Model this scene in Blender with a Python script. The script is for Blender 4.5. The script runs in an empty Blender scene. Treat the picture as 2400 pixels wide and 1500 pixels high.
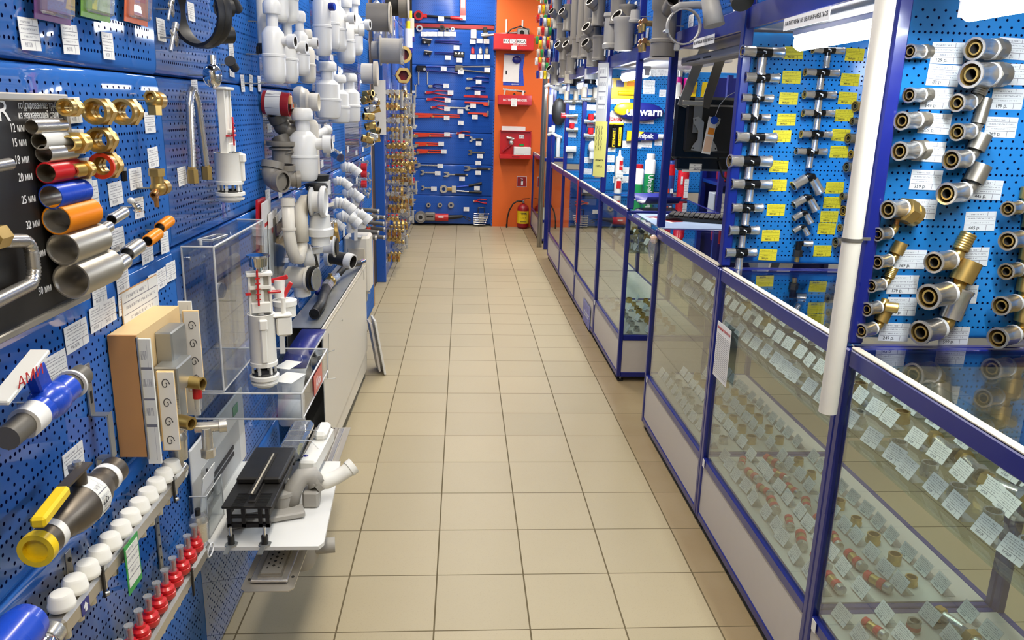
import bpy, math, random
from mathutils import Vector, Matrix
random.seed(7)
PI = math.pi
sc = bpy.context.scene
COL = sc.collection

# ---------------------------------------------------------------- camera
cam_d = bpy.data.cameras.new('camera'); cam = bpy.data.objects.new('camera', cam_d); COL.objects.link(cam)
sc.camera = cam
cam_d.sensor_width = 36.0; cam_d.lens = 27.42; cam_d.clip_start = 0.02; cam_d.clip_end = 60
def _cam(yaw, pitch, roll, loc):
    f = Vector((math.sin(yaw)*math.cos(pitch), math.cos(yaw)*math.cos(pitch), -math.sin(pitch)))
    r0 = Vector((math.cos(yaw), -math.sin(yaw), 0)); u0 = r0.cross(f)
    r = r0*math.cos(roll) + u0*math.sin(roll); u = u0*math.cos(roll) - r0*math.sin(roll)
    m = Matrix(((r.x, u.x, -f.x), (r.y, u.y, -f.y), (r.z, u.z, -f.z)))
    cam.matrix_world = Matrix.Translation(loc) @ m.to_4x4()
_cam(0.0670442, 0.262456, 0.0280063, (-0.224908, 0.0, 1.56423))

# ---------------------------------------------------------------- world and view
w = bpy.data.worlds.new('world'); sc.world = w; w.use_nodes = True
w.node_tree.nodes['Background'].inputs[0].default_value = (0.95, 0.97, 1.0, 1)
w.node_tree.nodes['Background'].inputs[1].default_value = 0.35
vs = sc.view_settings
vs.view_transform = 'Standard'; vs.look = 'None'; vs.gamma = 1.0; vs.use_curve_mapping = False
vs.exposure = 0.0
sc.cycles.max_bounces = 7; sc.cycles.transparent_max_bounces = 24; sc.cycles.transmission_bounces = 6
sc.cycles.glossy_bounces = 4; sc.cycles.diffuse_bounces = 3
sc.cycles.caustics_reflective = False; sc.cycles.caustics_refractive = False
sc.cycles.sample_clamp_indirect = 4.0
sc.cycles.use_denoising = True

def area_light(name, loc, sx, sy, power, col, rot=(0, 0, 0)):
    d = bpy.data.lights.new(name, 'AREA'); d.shape = 'RECTANGLE'; d.size = sx; d.size_y = sy
    d.energy = power; d.color = col
    o = bpy.data.objects.new(name, d); COL.objects.link(o); o.location = loc; o.rotation_euler = rot
    return o
# fluorescent fittings on the shop ceiling along the aisle
for k, (yy, pw) in enumerate(((-0.6, 30), (1.6, 32), (3.9, 32), (6.2, 32), (8.4, 32), (10.0, 24))):
    area_light('ceiling_lamp_light', (-0.15, yy, 3.14), 0.28, 1.2, pw, (1.0, 0.93, 0.82))
for yy in (3.0, 6.5, 9.6):
    area_light('staff_lamp_light', (1.7, yy, 3.14), 0.28, 1.2, 26, (1.0, 0.95, 0.88))

# ---------------------------------------------------------------- materials
def srgb(c):
    def f(v):
        v /= 255.0
        return v/12.92 if v <= 0.04045 else ((v+0.055)/1.055)**2.4
    return (f(c[0]), f(c[1]), f(c[2]), 1)
MATS = {}
def N(nt, t, **kw):
    n = nt.nodes.new(t)
    for k, v in kw.items():
        if k.startswith('i_'):
            n.inputs[int(k[2:])].default_value = v
        else:
            setattr(n, k, v)
    return n
def mth(nt, op, a, b=None, c=None):
    n = nt.nodes.new('ShaderNodeMath'); n.operation = op
    for i, v in enumerate((a, b, c)):
        if v is None: continue
        if isinstance(v, (int, float)): n.inputs[i].default_value = v
        else: nt.links.new(v, n.inputs[i])
    return n.outputs[0]
def mixc(nt, f, a, b):
    n = nt.nodes.new('ShaderNodeMix'); n.data_type = 'RGBA'
    if isinstance(f, (int, float)): n.inputs[0].default_value = f
    else: nt.links.new(f, n.inputs[0])
    for s, v in ((6, a), (7, b)):
        if isinstance(v, tuple): n.inputs[s].default_value = v
        else: nt.links.new(v, n.inputs[s])
    return n.outputs[2]
def M(name, col=(200, 200, 200), rough=0.45, metal=0.0, var=0.04, bump=0.0, scale=30, emit=0, coat=0.0, trans=0.0, alpha=1.0):
    if name in MATS: return MATS[name]
    m = bpy.data.materials.new(name); m.use_nodes = True; nt = m.node_tree; b = nt.nodes['Principled BSDF']
    c = srgb(col)
    tc = N(nt, 'ShaderNodeTexCoord'); no = N(nt, 'ShaderNodeTexNoise'); no.inputs['Scale'].default_value = scale
    no.inputs['Detail'].default_value = 3
    nt.links.new(tc.outputs['Object'], no.inputs['Vector'])
    lo = tuple(v*(1-var) for v in c[:3]) + (1,); hi = tuple(min(1, v*(1+var)) for v in c[:3]) + (1,)
    nt.links.new(mixc(nt, no.outputs[0], lo, hi), b.inputs['Base Color'])
    nt.links.new(mth(nt, 'ADD', mth(nt, 'MULTIPLY', no.outputs[0], 0.12), rough-0.06), b.inputs['Roughness'])
    b.inputs['Metallic'].default_value = metal
    if coat: b.inputs['Coat Weight'].default_value = coat; b.inputs['Coat Roughness'].default_value = 0.1
    if trans: b.inputs['Transmission Weight'].default_value = trans
    if emit:
        b.inputs['Emission Color'].default_value = c; b.inputs['Emission Strength'].default_value = emit
    if bump:
        bn = N(nt, 'ShaderNodeBump'); bn.inputs['Strength'].default_value = bump; bn.inputs['Distance'].default_value = 0.002
        nt.links.new(no.outputs[0], bn.inputs['Height']); nt.links.new(bn.outputs[0], b.inputs['Normal'])
    MATS[name] = m
    return m
def GLASS(name, tint=(244, 248, 246), boost=1.0, alpha_white=0.0, ior=1.5):
    if name in MATS: return MATS[name]
    m = bpy.data.materials.new(name); m.use_nodes = True; nt = m.node_tree; nt.nodes.clear()
    out = N(nt, 'ShaderNodeOutputMaterial'); tr = N(nt, 'ShaderNodeBsdfTransparent'); gl = N(nt, 'ShaderNodeBsdfGlossy')
    tr.inputs[0].default_value = srgb(tint); gl.inputs['Roughness'].default_value = 0.015
    fr = N(nt, 'ShaderNodeFresnel'); fr.inputs[0].default_value = ior
    ge = N(nt, 'ShaderNodeNewGeometry')
    # the back face of a pane reflects like its front face
    f2 = N(nt, 'ShaderNodeFresnel'); f2.inputs[0].default_value = 1/ior
    mx = N(nt, 'ShaderNodeMixShader')
    bf = ge.outputs['Backfacing']
    ff = mth(nt, 'ADD', mth(nt, 'MULTIPLY', fr.outputs[0], mth(nt, 'SUBTRACT', 1.0, bf)), mth(nt, 'MULTIPLY', f2.outputs[0], bf))
    fac = mth(nt, 'MINIMUM', mth(nt, 'MULTIPLY', ff, boost), 1.0)
    nt.links.new(fac, mx.inputs[0]); nt.links.new(tr.outputs[0], mx.inputs[1]); nt.links.new(gl.outputs[0], mx.inputs[2])
    last = mx.outputs[0]
    if alpha_white:
        df = N(nt, 'ShaderNodeBsdfDiffuse'); df.inputs[0].default_value = (0.8, 0.8, 0.8, 1)
        m2 = N(nt, 'ShaderNodeMixShader'); m2.inputs[0].default_value = alpha_white
        nt.links.new(last, m2.inputs[1]); nt.links.new(df.outputs[0], m2.inputs[2]); last = m2.outputs[0]
    nt.links.new(last, out.inputs[0])
    MATS[name] = m
    return m
def PEG(name, col, rough=0.22, dense=True, hole=0.0026, pitch=0.0265, row=0.0155, margin=0.028, hole_shade=(8, 14, 46)):  # holes are drawn as dark dots, their inside shade put into the colour
    m = bpy.data.materials.new(name); m.use_nodes = True; nt = m.node_tree; b = nt.nodes['Principled BSDF']
    tc = N(nt, 'ShaderNodeTexCoord'); sp = N(nt, 'ShaderNodeSeparateXYZ'); nt.links.new(tc.outputs['Object'], sp.inputs[0])
    X, Z = sp.outputs[0], sp.outputs[2]
    def layer(px, pz, ox, oz):
        fx = mth(nt, 'SUBTRACT', mth(nt, 'FRACT', mth(nt, 'ADD', mth(nt, 'DIVIDE', X, px), ox+20)), 0.5)
        fz = mth(nt, 'SUBTRACT', mth(nt, 'FRACT', mth(nt, 'ADD', mth(nt, 'DIVIDE', Z, pz), oz+20)), 0.5)
        dx = mth(nt, 'MULTIPLY', fx, px); dz = mth(nt, 'MULTIPLY', fz, pz)
        d2 = mth(nt, 'ADD', mth(nt, 'MULTIPLY', dx, dx), mth(nt, 'MULTIPLY', dz, dz))
        return mth(nt, 'LESS_THAN', d2, hole*hole)
    h = layer(pitch, row*4, 0.0, 0.0)
    for ox, k in ((0.5, 1), (0.0, 2), (0.5, 3)):
        h = mth(nt, 'MAXIMUM', h, layer(pitch, row*4, ox, k/4.0))
    if dense: h = mth(nt, 'MAXIMUM', h, layer(pitch, row*4, 0.5, 0.0))
    aw = N(nt, 'ShaderNodeAttribute'); aw.attribute_type = 'OBJECT'; aw.attribute_name = 'pw'
    ah = N(nt, 'ShaderNodeAttribute'); ah.attribute_type = 'OBJECT'; ah.attribute_name = 'ph'
    for v, a in ((X, aw), (Z, ah)):
        h = mth(nt, 'MULTIPLY', h, mth(nt, 'GREATER_THAN', v, margin))
        h = mth(nt, 'MULTIPLY', h, mth(nt, 'LESS_THAN', v, mth(nt, 'SUBTRACT', a.outputs['Fac'], margin)))
    no = N(nt, 'ShaderNodeTexNoise'); no.inputs['Scale'].default_value = 6; nt.links.new(tc.outputs['Object'], no.inputs['Vector'])
    c = srgb(col); lo = tuple(v*0.95 for v in c[:3])+(1,)
    nt.links.new(mixc(nt, h, mixc(nt, no.outputs[0], lo, c), srgb(hole_shade)), b.inputs['Base Color'])
    nt.links.new(mth(nt, 'ADD', mth(nt, 'MULTIPLY', h, 0.6), rough), b.inputs['Roughness'])
    nt.links.new(mth(nt, 'SUBTRACT', 0.5, mth(nt, 'MULTIPLY', h, 0.5)), b.inputs['Specular IOR Level'])
    bn = N(nt, 'ShaderNodeBump'); bn.inputs['Strength'].default_value = 0.10; bn.inputs['Distance'].default_value = 0.02
    n2 = N(nt, 'ShaderNodeTexNoise'); n2.inputs['Scale'].default_value = 2.2; nt.links.new(tc.outputs['Object'], n2.inputs['Vector'])
    nt.links.new(n2.outputs[0], bn.inputs['Height']); nt.links.new(bn.outputs[0], b.inputs['Normal'])
    MATS[name] = m
    return m
def CARD(name, col, ink=(120, 120, 130), price=True):
    # printed price label: ruled table and small grey print, from the label's own 0-1 coordinates
    m = bpy.data.materials.new(name); m.use_nodes = True; nt = m.node_tree; b = nt.nodes['Principled BSDF']
    tc = N(nt, 'ShaderNodeTexCoord'); sp = N(nt, 'ShaderNodeSeparateXYZ'); nt.links.new(tc.outputs['Generated'], sp.inputs[0])
    X, Z = sp.outputs[0], sp.outputs[2]
    def hl(z, t, x0=0.04, x1=0.96):
        a = mth(nt, 'LESS_THAN', mth(nt, 'ABSOLUTE', mth(nt, 'SUBTRACT', Z, z)), t)
        a = mth(nt, 'MULTIPLY', a, mth(nt, 'GREATER_THAN', X, x0))
        return mth(nt, 'MULTIPLY', a, mth(nt, 'LESS_THAN', X, x1))
    def vl(x, t, z0, z1):
        a = mth(nt, 'LESS_THAN', mth(nt, 'ABSOLUTE', mth(nt, 'SUBTRACT', X, x)), t)
        a = mth(nt, 'MULTIPLY', a, mth(nt, 'GREATER_THAN', Z, z0))
        return mth(nt, 'MULTIPLY', a, mth(nt, 'LESS_THAN', Z, z1))
    s = hl(0.31, 0.012)
    for k in (hl(0.52, 0.008), hl(0.76, 0.010), vl(0.72, 0.008, 0.03, 0.31), vl(0.72, 0.008, 0.76, 0.97)):
        s = mth(nt, 'MAXIMUM', s, k)
    no = N(nt, 'ShaderNodeTexNoise'); no.inputs['Scale'].default_value = 1.0
    mp = N(nt, 'ShaderNodeMapping'); mp.inputs['Scale'].default_value = (38, 1, 9)
    nt.links.new(tc.outputs['Generated'], mp.inputs[0]); nt.links.new(mp.outputs[0], no.inputs['Vector'])
    words = mth(nt, 'GREATER_THAN', no.outputs[0], 0.5)
    bands = mth(nt, 'MAXIMUM', hl(0.86, 0.035, 0.12, 0.66), mth(nt, 'MAXIMUM', hl(0.65, 0.03, 0.08, 0.9), hl(0.42, 0.03, 0.2, 0.8)))
    s = mth(nt, 'MAXIMUM', s, mth(nt, 'MULTIPLY', mth(nt, 'MULTIPLY', words, bands), 0.75))
    if price:
        s = mth(nt, 'MAXIMUM', s, mth(nt, 'MULTIPLY', words, mth(nt, 'MULTIPLY', hl(0.17, 0.07, 0.2, 0.55), 0.9)))
    nt.links.new(mixc(nt, s, srgb(col), srgb(ink)), b.inputs['Base Color'])
    b.inputs['Roughness'].default_value = 0.45
    MATS[name] = m
    return m

# ---------------------------------------------------------------- mesh builder
def basis(d):
    d = Vector(d).normalized()
    a = Vector((0, 0, 1)) if abs(d.z) < 0.9 else Vector((1, 0, 0))
    x = a.cross(d).normalized(); y = d.cross(x)
    return x, y, d
class B:
    def __init__(s):
        s.v = []; s.f = []; s.m = []; s.sm = []; s.mats = []; s.T = None
    def mi(s, mat):
        if isinstance(mat, str): mat = MATS[mat]
        if mat not in s.mats: s.mats.append(mat)
        return s.mats.index(mat)
    def pt(s, p):
        p = Vector(p)
        if s.T is not None: p = s.T @ p
        s.v.append(p); return len(s.v)-1
    def face(s, idx, mi, smooth=False):
        s.f.append(idx); s.m.append(mi); s.sm.append(smooth)
    def box(s, c, d, mat, rot=None, bev=0.0):
        mi = s.mi(mat); hx, hy, hz = d[0]/2, d[1]/2, d[2]/2
        R = Matrix.Identity(3) if rot is None else rot
        c = Vector(c)
        if bev <= 0:
            ids = [s.pt(c + R @ Vector((x*hx, y*hy, z*hz))) for x in (-1, 1) for y in (-1, 1) for z in (-1, 1)]
            for q in ((0, 1, 3, 2), (4, 6, 7, 5), (0, 4, 5, 1), (2, 3, 7, 6), (0, 2, 6, 4), (1, 5, 7, 3)):
                s.face([ids[i] for i in q], mi)
            return s
        b = min(bev, hx*0.9, hy*0.9, hz*0.9)
        # 24-vertex chamfered box
        V = {}
        for x in (-1, 1):
            for y in (-1, 1):
                for z in (-1, 1):
                    V[(x, y, z, 0)] = s.pt(c + R @ Vector((x*hx, y*(hy-b), z*(hz-b))))
                    V[(x, y, z, 1)] = s.pt(c + R @ Vector((x*(hx-b), y*hy, z*(hz-b))))
                    V[(x, y, z, 2)] = s.pt(c + R @ Vector((x*(hx-b), y*(hy-b), z*hz)))
        for x in (-1, 1):
            q = [V[(x, -1, -1, 0)], V[(x, 1, -1, 0)], V[(x, 1, 1, 0)], V[(x, -1, 1, 0)]]
            s.face(q if x > 0 else q[::-1], mi)
            q = [V[(-1, x, -1, 1)], V[(1, x, -1, 1)], V[(1, x, 1, 1)], V[(-1, x, 1, 1)]]
            s.face(q[::-1] if x > 0 else q, mi)
            q = [V[(-1, -1, x, 2)], V[(1, -1, x, 2)], V[(1, 1, x, 2)], V[(-1, 1, x, 2)]]
            s.face(q if x > 0 else q[::-1], mi)
        for a in (-1, 1):
            for e in (-1, 1):
                q = [V[(a, e, -1, 0)], V[(a, e, 1, 0)], V[(a, e, 1, 1)], V[(a, e, -1, 1)]]
                s.face(q if a*e < 0 else q[::-1], mi)
                q = [V[(a, -1, e, 0)], V[(a, 1, e, 0)], V[(a, 1, e, 2)], V[(a, -1, e, 2)]]
                s.face(q if a*e > 0 else q[::-1], mi)
                q = [V[(-1, a, e, 1)], V[(1, a, e, 1)], V[(1, a, e, 2)], V[(-1, a, e, 2)]]
                s.face(q if a*e < 0 else q[::-1], mi)
                for z in (-1, 1):
                    q = [V[(a, e, z, 0)], V[(a, e, z, 1)], V[(a, e, z, 2)]]
                    s.face(q if a*e*z > 0 else q[::-1], mi)
        return s
    def lathe(s, o, d, prof, mat, seg=20, hexa=False):
        # prof: list of (radius, height) along d; sharp corners keep their own rings; mat may be a list per segment
        x, y, z = basis(d); o = Vector(o)
        if hexa: seg = 6
        def ring(r, h):
            return [s.pt(o + z*h + (x*math.cos(2*PI*k/seg) + y*math.sin(2*PI*k/seg))*r) for k in range(seg)]
        prev = None; pang = None
        for i in range(len(prof)-1):
            (r0, h0), (r1, h1) = prof[i], prof[i+1]
            if abs(r0-r1) < 1e-7 and abs(h0-h1) < 1e-7: continue
            mt = mat[i] if isinstance(mat, (list, tuple)) else mat
            mi = s.mi(mt)
            ang = math.atan2(r1-r0, h1-h0)
            if prev is None or abs((ang-pang+PI) % (2*PI)-PI) > 0.75 or hexa: a = ring(r0, h0) if r0 > 1e-6 else [s.pt(o+z*h0)]
            else: a = prev
            b = ring(r1, h1) if r1 > 1e-6 else [s.pt(o+z*h1)]
            sm = not hexa
            for k in range(seg):
                k2 = (k+1) % seg
                if len(a) == 1 and len(b) == 1: continue
                if len(a) == 1: s.face([a[0], b[k2], b[k]], mi, sm)
                elif len(b) == 1: s.face([a[k], a[k2], b[0]], mi, sm)
                else: s.face([a[k], a[k2], b[k2], b[k]], mi, sm)
            prev, pang = b, ang
        return s
    def cyl(s, p0, p1, r, mat, r1=None, seg=16, cap=True, hexa=False):
        p0, p1 = Vector(p0), Vector(p1); L = (p1-p0).length; r1 = r if r1 is None else r1
        pr = [(r, 0), (r1, L)]
        if cap: pr = [(0, 0)] + pr + [(0, L)]
        return s.lathe(p0, p1-p0, pr, mat, seg, hexa)
    def pipe(s, p0, p1, ro, ri, mat, seg=18, inner=None, hexa=False, lip=0.0):
        p0, p1 = Vector(p0), Vector(p1); L = (p1-p0).length
        inn = inner or mat
        if hexa:
            s.lathe(p0, p1-p0, [(ri, 0), (ro, 0), (ro, L), (ri, L)], mat, 6, True)
            s.lathe(p0, p1-p0, [(ri, L), (ri, 0)], inn, 18)
            return s
        if lip:
            pr = [(ri, 0), (ro+lip, 0), (ro+lip, L*0.09), (ro, L*0.14), (ro, L), (ri, L), (ri, 0)]
            return s.lathe(p0, p1-p0, pr, [mat]*5+[inn], seg)
        return s.lathe(p0, p1-p0, [(ri, 0), (ro, 0), (ro, L), (ri, L), (ri, 0)], [mat, mat, mat, inn], seg)
    def ridged(s, p0, p1, r, mat, n=6, dr=0.001, seg=16, ri=None, inner=None):
        p0, p1 = Vector(p0), Vector(p1); L = (p1-p0).length
        pr = [(ri if ri else 0, 0)]
        for k in range(n):
            pr += [(r-dr, L*k/n), (r, L*(k+0.5)/n)]
        pr += [(r-dr, L), (ri if ri else 0, L)]
        s.lathe(p0, p1-p0, pr, mat, seg)
        if ri: s.lathe(p0, p1-p0, [(ri, L), (ri, 0)], inner or mat, seg)
        return s
    def tube(s, pts, r, mat, seg=12, caps=True, ridge=0, rid=0.0, closed=False, radii=None):
        P = [Vector(p) for p in pts]; mi = s.mi(mat)
        if ridge:
            Q = []
            for i in range(len(P)-1):
                n = max(1, int((P[i+1]-P[i]).length/ridge*2))
                for k in range(n): Q.append(P[i].lerp(P[i+1], k/n))
            Q.append(P[-1]); P = Q
        up = None; rings = []
        for i, p in enumerate(P):
            if closed: t = (P[(i+1) % len(P)]-P[i-1]).normalized()
            else: t = (P[min(i+1, len(P)-1)]-P[max(i-1, 0)])
            if not closed: t = t.normalized() if t.length > 1e-9 else Vector((0, 0, 1))
            if up is None: x, y, _ = basis(t)
            else:
                y = t.cross(up); y = y.normalized() if y.length > 1e-6 else basis(t)[1]; x = y.cross(t)
            up = x
            rr = radii[i] if radii else r
            if ridge: rr = r + (rid if i % 2 else 0)
            rings.append([s.pt(p + (x*math.cos(2*PI*k/seg)+y*math.sin(2*PI*k/seg))*rr) for k in range(seg)])
        n = len(rings)
        for i in range(n if closed else n-1):
            a, b = rings[i], rings[(i+1) % n]
            for k in range(seg):
                k2 = (k+1) % seg; s.face([a[k], a[k2], b[k2], b[k]], mi, True)
        if caps and not closed:
            s.face(rings[0][::-1], mi); s.face(rings[-1], mi)
        return s
    def prism(s, poly, h, mat, o=(0, 0, 0), ax=((1, 0, 0), (0, 0, 1)), side=None):
        # poly in the plane of ax, extruded by h along ax0 x ax1
        a, b = Vector(ax[0]), Vector(ax[1]); n = a.cross(b)*h; o = Vector(o); mi = s.mi(mat); ms = s.mi(side or mat)
        A = [s.pt(o+a*p[0]+b*p[1]) for p in poly]; C = [s.pt(o+a*p[0]+b*p[1]+n) for p in poly]
        area = sum(poly[i-1][0]*poly[i][1]-poly[i][0]*poly[i-1][1] for i in range(len(poly)))
        fl = area*h < 0
        s.face(A if fl else A[::-1], mi); s.face(C[::-1] if fl else C, mi)
        k = len(poly)
        for i in range(k):
            j = (i+1) % k
            q = [A[i], A[j], C[j], C[i]]; s.face(q[::-1] if fl else q, ms)
        return s
    def sphere(s, c, r, mat, seg=16, rings=8, sc=(1, 1, 1)):
        c = Vector(c); mi = s.mi(mat)
        R = []
        for i in range(rings+1):
            th = PI*i/rings
            if i in (0, rings): R.append([s.pt(c+Vector((0, 0, r*math.cos(th)*sc[2])))])
            else: R.append([s.pt(c+Vector((r*math.sin(th)*math.cos(2*PI*k/seg)*sc[0], r*math.sin(th)*math.sin(2*PI*k/seg)*sc[1], r*math.cos(th)*sc[2]))) for k in range(seg)])
        for i in range(rings):
            a, b = R[i], R[i+1]
            for k in range(seg):
                k2 = (k+1) % seg
                if len(a) == 1: s.face([a[0], b[k], b[k2]], mi, True)
                elif len(b) == 1: s.face([a[k], b[0], a[k2]], mi, True)
                else: s.face([a[k], b[k], b[k2], a[k2]], mi, True)
        return s
    def sheet(s, pts, t, mat, back=None):
        # a curved strip: pts = list of (p_left, p_right), thickness t along the local normal
        mi = s.mi(mat); mb = s.mi(back or mat); F = []; K = []
        n = len(pts)
        for i, (a, b) in enumerate(pts):
            a, b = Vector(a), Vector(b)
            pa = Vector(pts[max(i-1, 0)][0]); pb = Vector(pts[min(i+1, n-1)][0])
            nr = (pb-pa).cross(b-a).normalized()*t
            F.append((s.pt(a), s.pt(b))); K.append((s.pt(a+nr), s.pt(b+nr)))
        for i in range(n-1):
            s.face([F[i][0], F[i][1], F[i+1][1], F[i+1][0]], mi, True)
            s.face([K[i][0], K[i+1][0], K[i+1][1], K[i][1]], mb, True)
            s.face([F[i][0], F[i+1][0], K[i+1][0], K[i][0]], mb); s.face([F[i][1], K[i][1], K[i+1][1], F[i+1][1]], mb)
        s.face([F[0][0], K[0][0], K[0][1], F[0][1]], mb); s.face([F[-1][0], F[-1][1], K[-1][1], K[-1][0]], mb)
        return s
    def mesh(s, name):
        me = bpy.data.meshes.new(name); me.from_pydata([tuple(v) for v in s.v], [], s.f)
        for m in s.mats: me.materials.append(m)
        me.polygons.foreach_set('material_index', s.m); me.polygons.foreach_set('use_smooth', s.sm)
        me.update(); return me
# ---------------------------------------------------------------- objects
def link(name, data, parent=None, loc=(0, 0, 0), rz=0.0, rot=None, scale=None):
    o = bpy.data.objects.new(name, data); COL.objects.link(o)
    o.location = loc
    o.rotation_euler = rot if rot is not None else (0, 0, rz)
    if scale is not None: o.scale = (scale,)*3 if isinstance(scale, (int, float)) else scale
    if parent is not None: o.parent = parent
    return o
def tag(o, label, cat, group=None, kind=None):
    #DBG if len(label.split()) > 16: print('LONG', len(label.split()), label)
    o['label'] = label; o['category'] = cat
    if group: o['group'] = group
    if kind: o['kind'] = kind
    return o
def thing(name, label, cat, loc=(0, 0, 0), rz=0.0, group=None, rot=None, scale=None):
    return tag(link(name, None, None, loc, rz, rot, scale), label, cat, group)
def part(name, b, parent, label=None, loc=(0, 0, 0), rot=None):
    o = link(name, b.mesh(name) if isinstance(b, B) else b, parent, loc, 0, rot)
    if label: o['label'] = label
    return o
def solo(name, b, label, cat, loc=(0, 0, 0), rz=0.0, group=None, rot=None, kind=None, scale=None):
    return tag(link(name, b.mesh(name) if isinstance(b, B) else b, None, loc, rz, rot, scale), label, cat, group, kind)
def struct(name, b, loc=(0, 0, 0), rz=0.0, parent=None):
    o = link(name, b.mesh(name) if isinstance(b, B) else b, parent, loc, rz); o['kind'] = 'structure' if parent is None else o.get('kind', 'structure')
    return o
def text(s, size, mat, parent, loc=(0, 0, 0), name='lettering', rot=(PI/2, 0, 0), align='CENTER', label=None, sx=1.0, bold=0.0):
    c = bpy.data.curves.new(name, 'FONT'); c.body = s; c.size = size; c.align_x = align; c.align_y = 'CENTER'
    c.extrude = 0.0002; c.offset = bold; c.resolution_u = 2
    t = bpy.data.objects.new(name, c); me = bpy.data.meshes.new_from_object(t)
    bpy.data.objects.remove(t); me.name = name
    me.materials.clear(); me.materials.append(MATS[mat] if isinstance(mat, str) else mat)
    o = link(name, me, parent, loc, 0, rot)
    o.scale = (sx, 1, 1)
    if label: o['label'] = label
    return o
LW = PI/2      # things on the left wall: local x runs down the aisle, local -y points into the room
RW = -PI/2     # things facing the aisle on the right side
KIND = {}
def proto(key, fn):
    """fn() -> list of (part_name, B, label or None); one entry = a single-mesh thing"""
    if key not in KIND: KIND[key] = [(n, b.mesh(n), l) for n, b, l in fn()]
    return KIND[key]
def put(key, fn, name, label, cat, loc, rz=0.0, group=None, rot=None, scale=None):
    parts = proto(key, fn)
    if len(parts) == 1:
        return solo(name, parts[0][1], label, cat, loc, rz, group, rot, None, scale)
    t = thing(name, label, cat, loc, rz, group, rot, scale)
    for n, me, l in parts: part(n, me, t, l)
    return t
def near_label(loc, group_words, lead, limit=16):
    best = None
    for o in COL.objects:
        if o.parent is None and o.get('label') and o.get('group', '') in group_words:
            d = (o.location-Vector(loc)).length
            if best is None or d < best[0]: best = (d, o['label'])
    words = (lead+' '+best[1]).split()[:limit]
    while words[-1] in ('the', 'a', 'of', 'with', 'on', 'and', 'in', 'at', 'to', 'right', 'under', 'low', 'small'): words.pop()
    s = ' '.join(words).rstrip(',')
    USED[s] = USED.get(s, 0)+1
    return s if USED[s] == 1 else ' '.join((s.replace('price', ('second', 'third', 'fourth', 'fifth', 'sixth')[USED[s]-2]+' price', 1)).split()[:limit])
USED = {}
ORD = ['first', 'second', 'third', 'fourth', 'fifth', 'sixth', 'seventh', 'eighth', 'ninth', 'tenth', 'eleventh', 'twelfth', 'thirteenth', 'fourteenth', 'fifteenth', 'sixteenth']

# material palette
PEG('peg_left', (52, 110, 192), rough=0.055, hole=0.0032)
PEG('peg_right_lit', (40, 132, 208), rough=0.22, hole=0.0029)  # same pegboard blue, the cool strip light on it put into the colour
PEG('peg_far', (40, 88, 176), rough=0.25, hole=0.0024)
CARD('card_white', (240, 240, 237)); CARD('card_yellow', (228, 212, 50), ink=(120, 110, 20))
CARD('card_white_np', (222, 226, 228), price=False); CARD('card_plain', (228, 228, 222), price=False)
M('frame_blue', (17, 30, 116), 0.3, var=0.03, coat=0.3)
M('board_blue', (34, 84, 172), 0.3)
M('panel_white', (196, 190, 184), 0.35)
M('ivory', (200, 190, 170), 0.5)
M('white_plastic', (222, 222, 219), 0.32, var=0.01)
M('cream_plastic', (222, 216, 202), 0.35)
M('matt_white', (232, 230, 222), 0.6)
M('grey_pvc', (128, 122, 112), 0.42)
M('grey_dark', (92, 88, 80), 0.45)
M('grey_light', (160, 156, 148), 0.45)
M('black_rubber', (24, 23, 22), 0.5)
M('black_gloss', (12, 12, 13), 0.22)
M('board_black', (26, 24, 22), 0.45)
M('brass', (206, 174, 104), 0.32, metal=0.88)
M('brass_dark', (178, 148, 88), 0.38, metal=0.85)
M('bronze', (186, 134, 80), 0.35, metal=0.85)
M('nickel', (206, 204, 198), 0.27, metal=0.80)
M('nickel_dark', (160, 154, 142), 0.33, metal=0.80)
M('chrome', (225, 226, 228), 0.08, metal=1.0)
M('steel', (212, 208, 202), 0.24, metal=0.85)
M('steel_brushed', (196, 190, 178), 0.34, metal=0.82)
M('zinc', (168, 170, 168), 0.38, metal=0.75)
M('bore', (30, 26, 22), 0.7)
M('red', (196, 28, 34), 0.3, coat=0.3)
M('red_dark', (150, 22, 30), 0.35)
M('orange_red', (214, 62, 30), 0.35)
M('orange', (236, 142, 26), 0.3)
M('orange_wall', (224, 100, 26), 0.6, var=0.03, scale=3)
M('blue_plastic', (28, 72, 190), 0.28, coat=0.3)
M('navy', (24, 32, 120), 0.35)
M('yellow', (236, 200, 22), 0.35)
M('green', (40, 150, 70), 0.4)
M('magenta', (210, 30, 140), 0.35)
M('ink', (40, 40, 46), 0.6)
M('ink_red', (190, 40, 40), 0.6)
M('ink_white', (236, 236, 236), 0.5)
M('paper', (232, 230, 226), 0.6)
M('paper_grey', (196, 196, 194), 0.6)
M('tie', (225, 225, 225), 0.4)
M('brown_wood', (122, 66, 34), 0.4, var=0.2, scale=18)
M('ceiling_white', (215, 213, 205), 0.8)
M('wall_cream', (176, 170, 156), 0.8)
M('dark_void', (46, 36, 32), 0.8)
M('tube_glow', (240, 247, 255), 0.3, emit=50)
M('ceiling_glow', (255, 248, 236), 0.3, emit=9)
M('yellow_pale', (226, 220, 120), .6); M('bronze_steel', (150, 144, 132), .3, metal=.85, var=.01, scale=4)
M('flesh', (226, 190, 160), 0.5)
GLASS('showcase_glass', (240, 245, 242), boost=1.5)
GLASS('shelf_glass', (234, 243, 240), boost=1.2)
GLASS('acrylic', (248, 250, 251), boost=1.1)
GLASS('clear_bag', (244, 246, 248), boost=2.5, alpha_white=0.14)
GLASS('acrylic_edge', (236, 240, 240), boost=3.0, alpha_white=0.55)
GLASS('clear_plastic', (238, 238, 236), boost=2.0, alpha_white=0.22)

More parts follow.
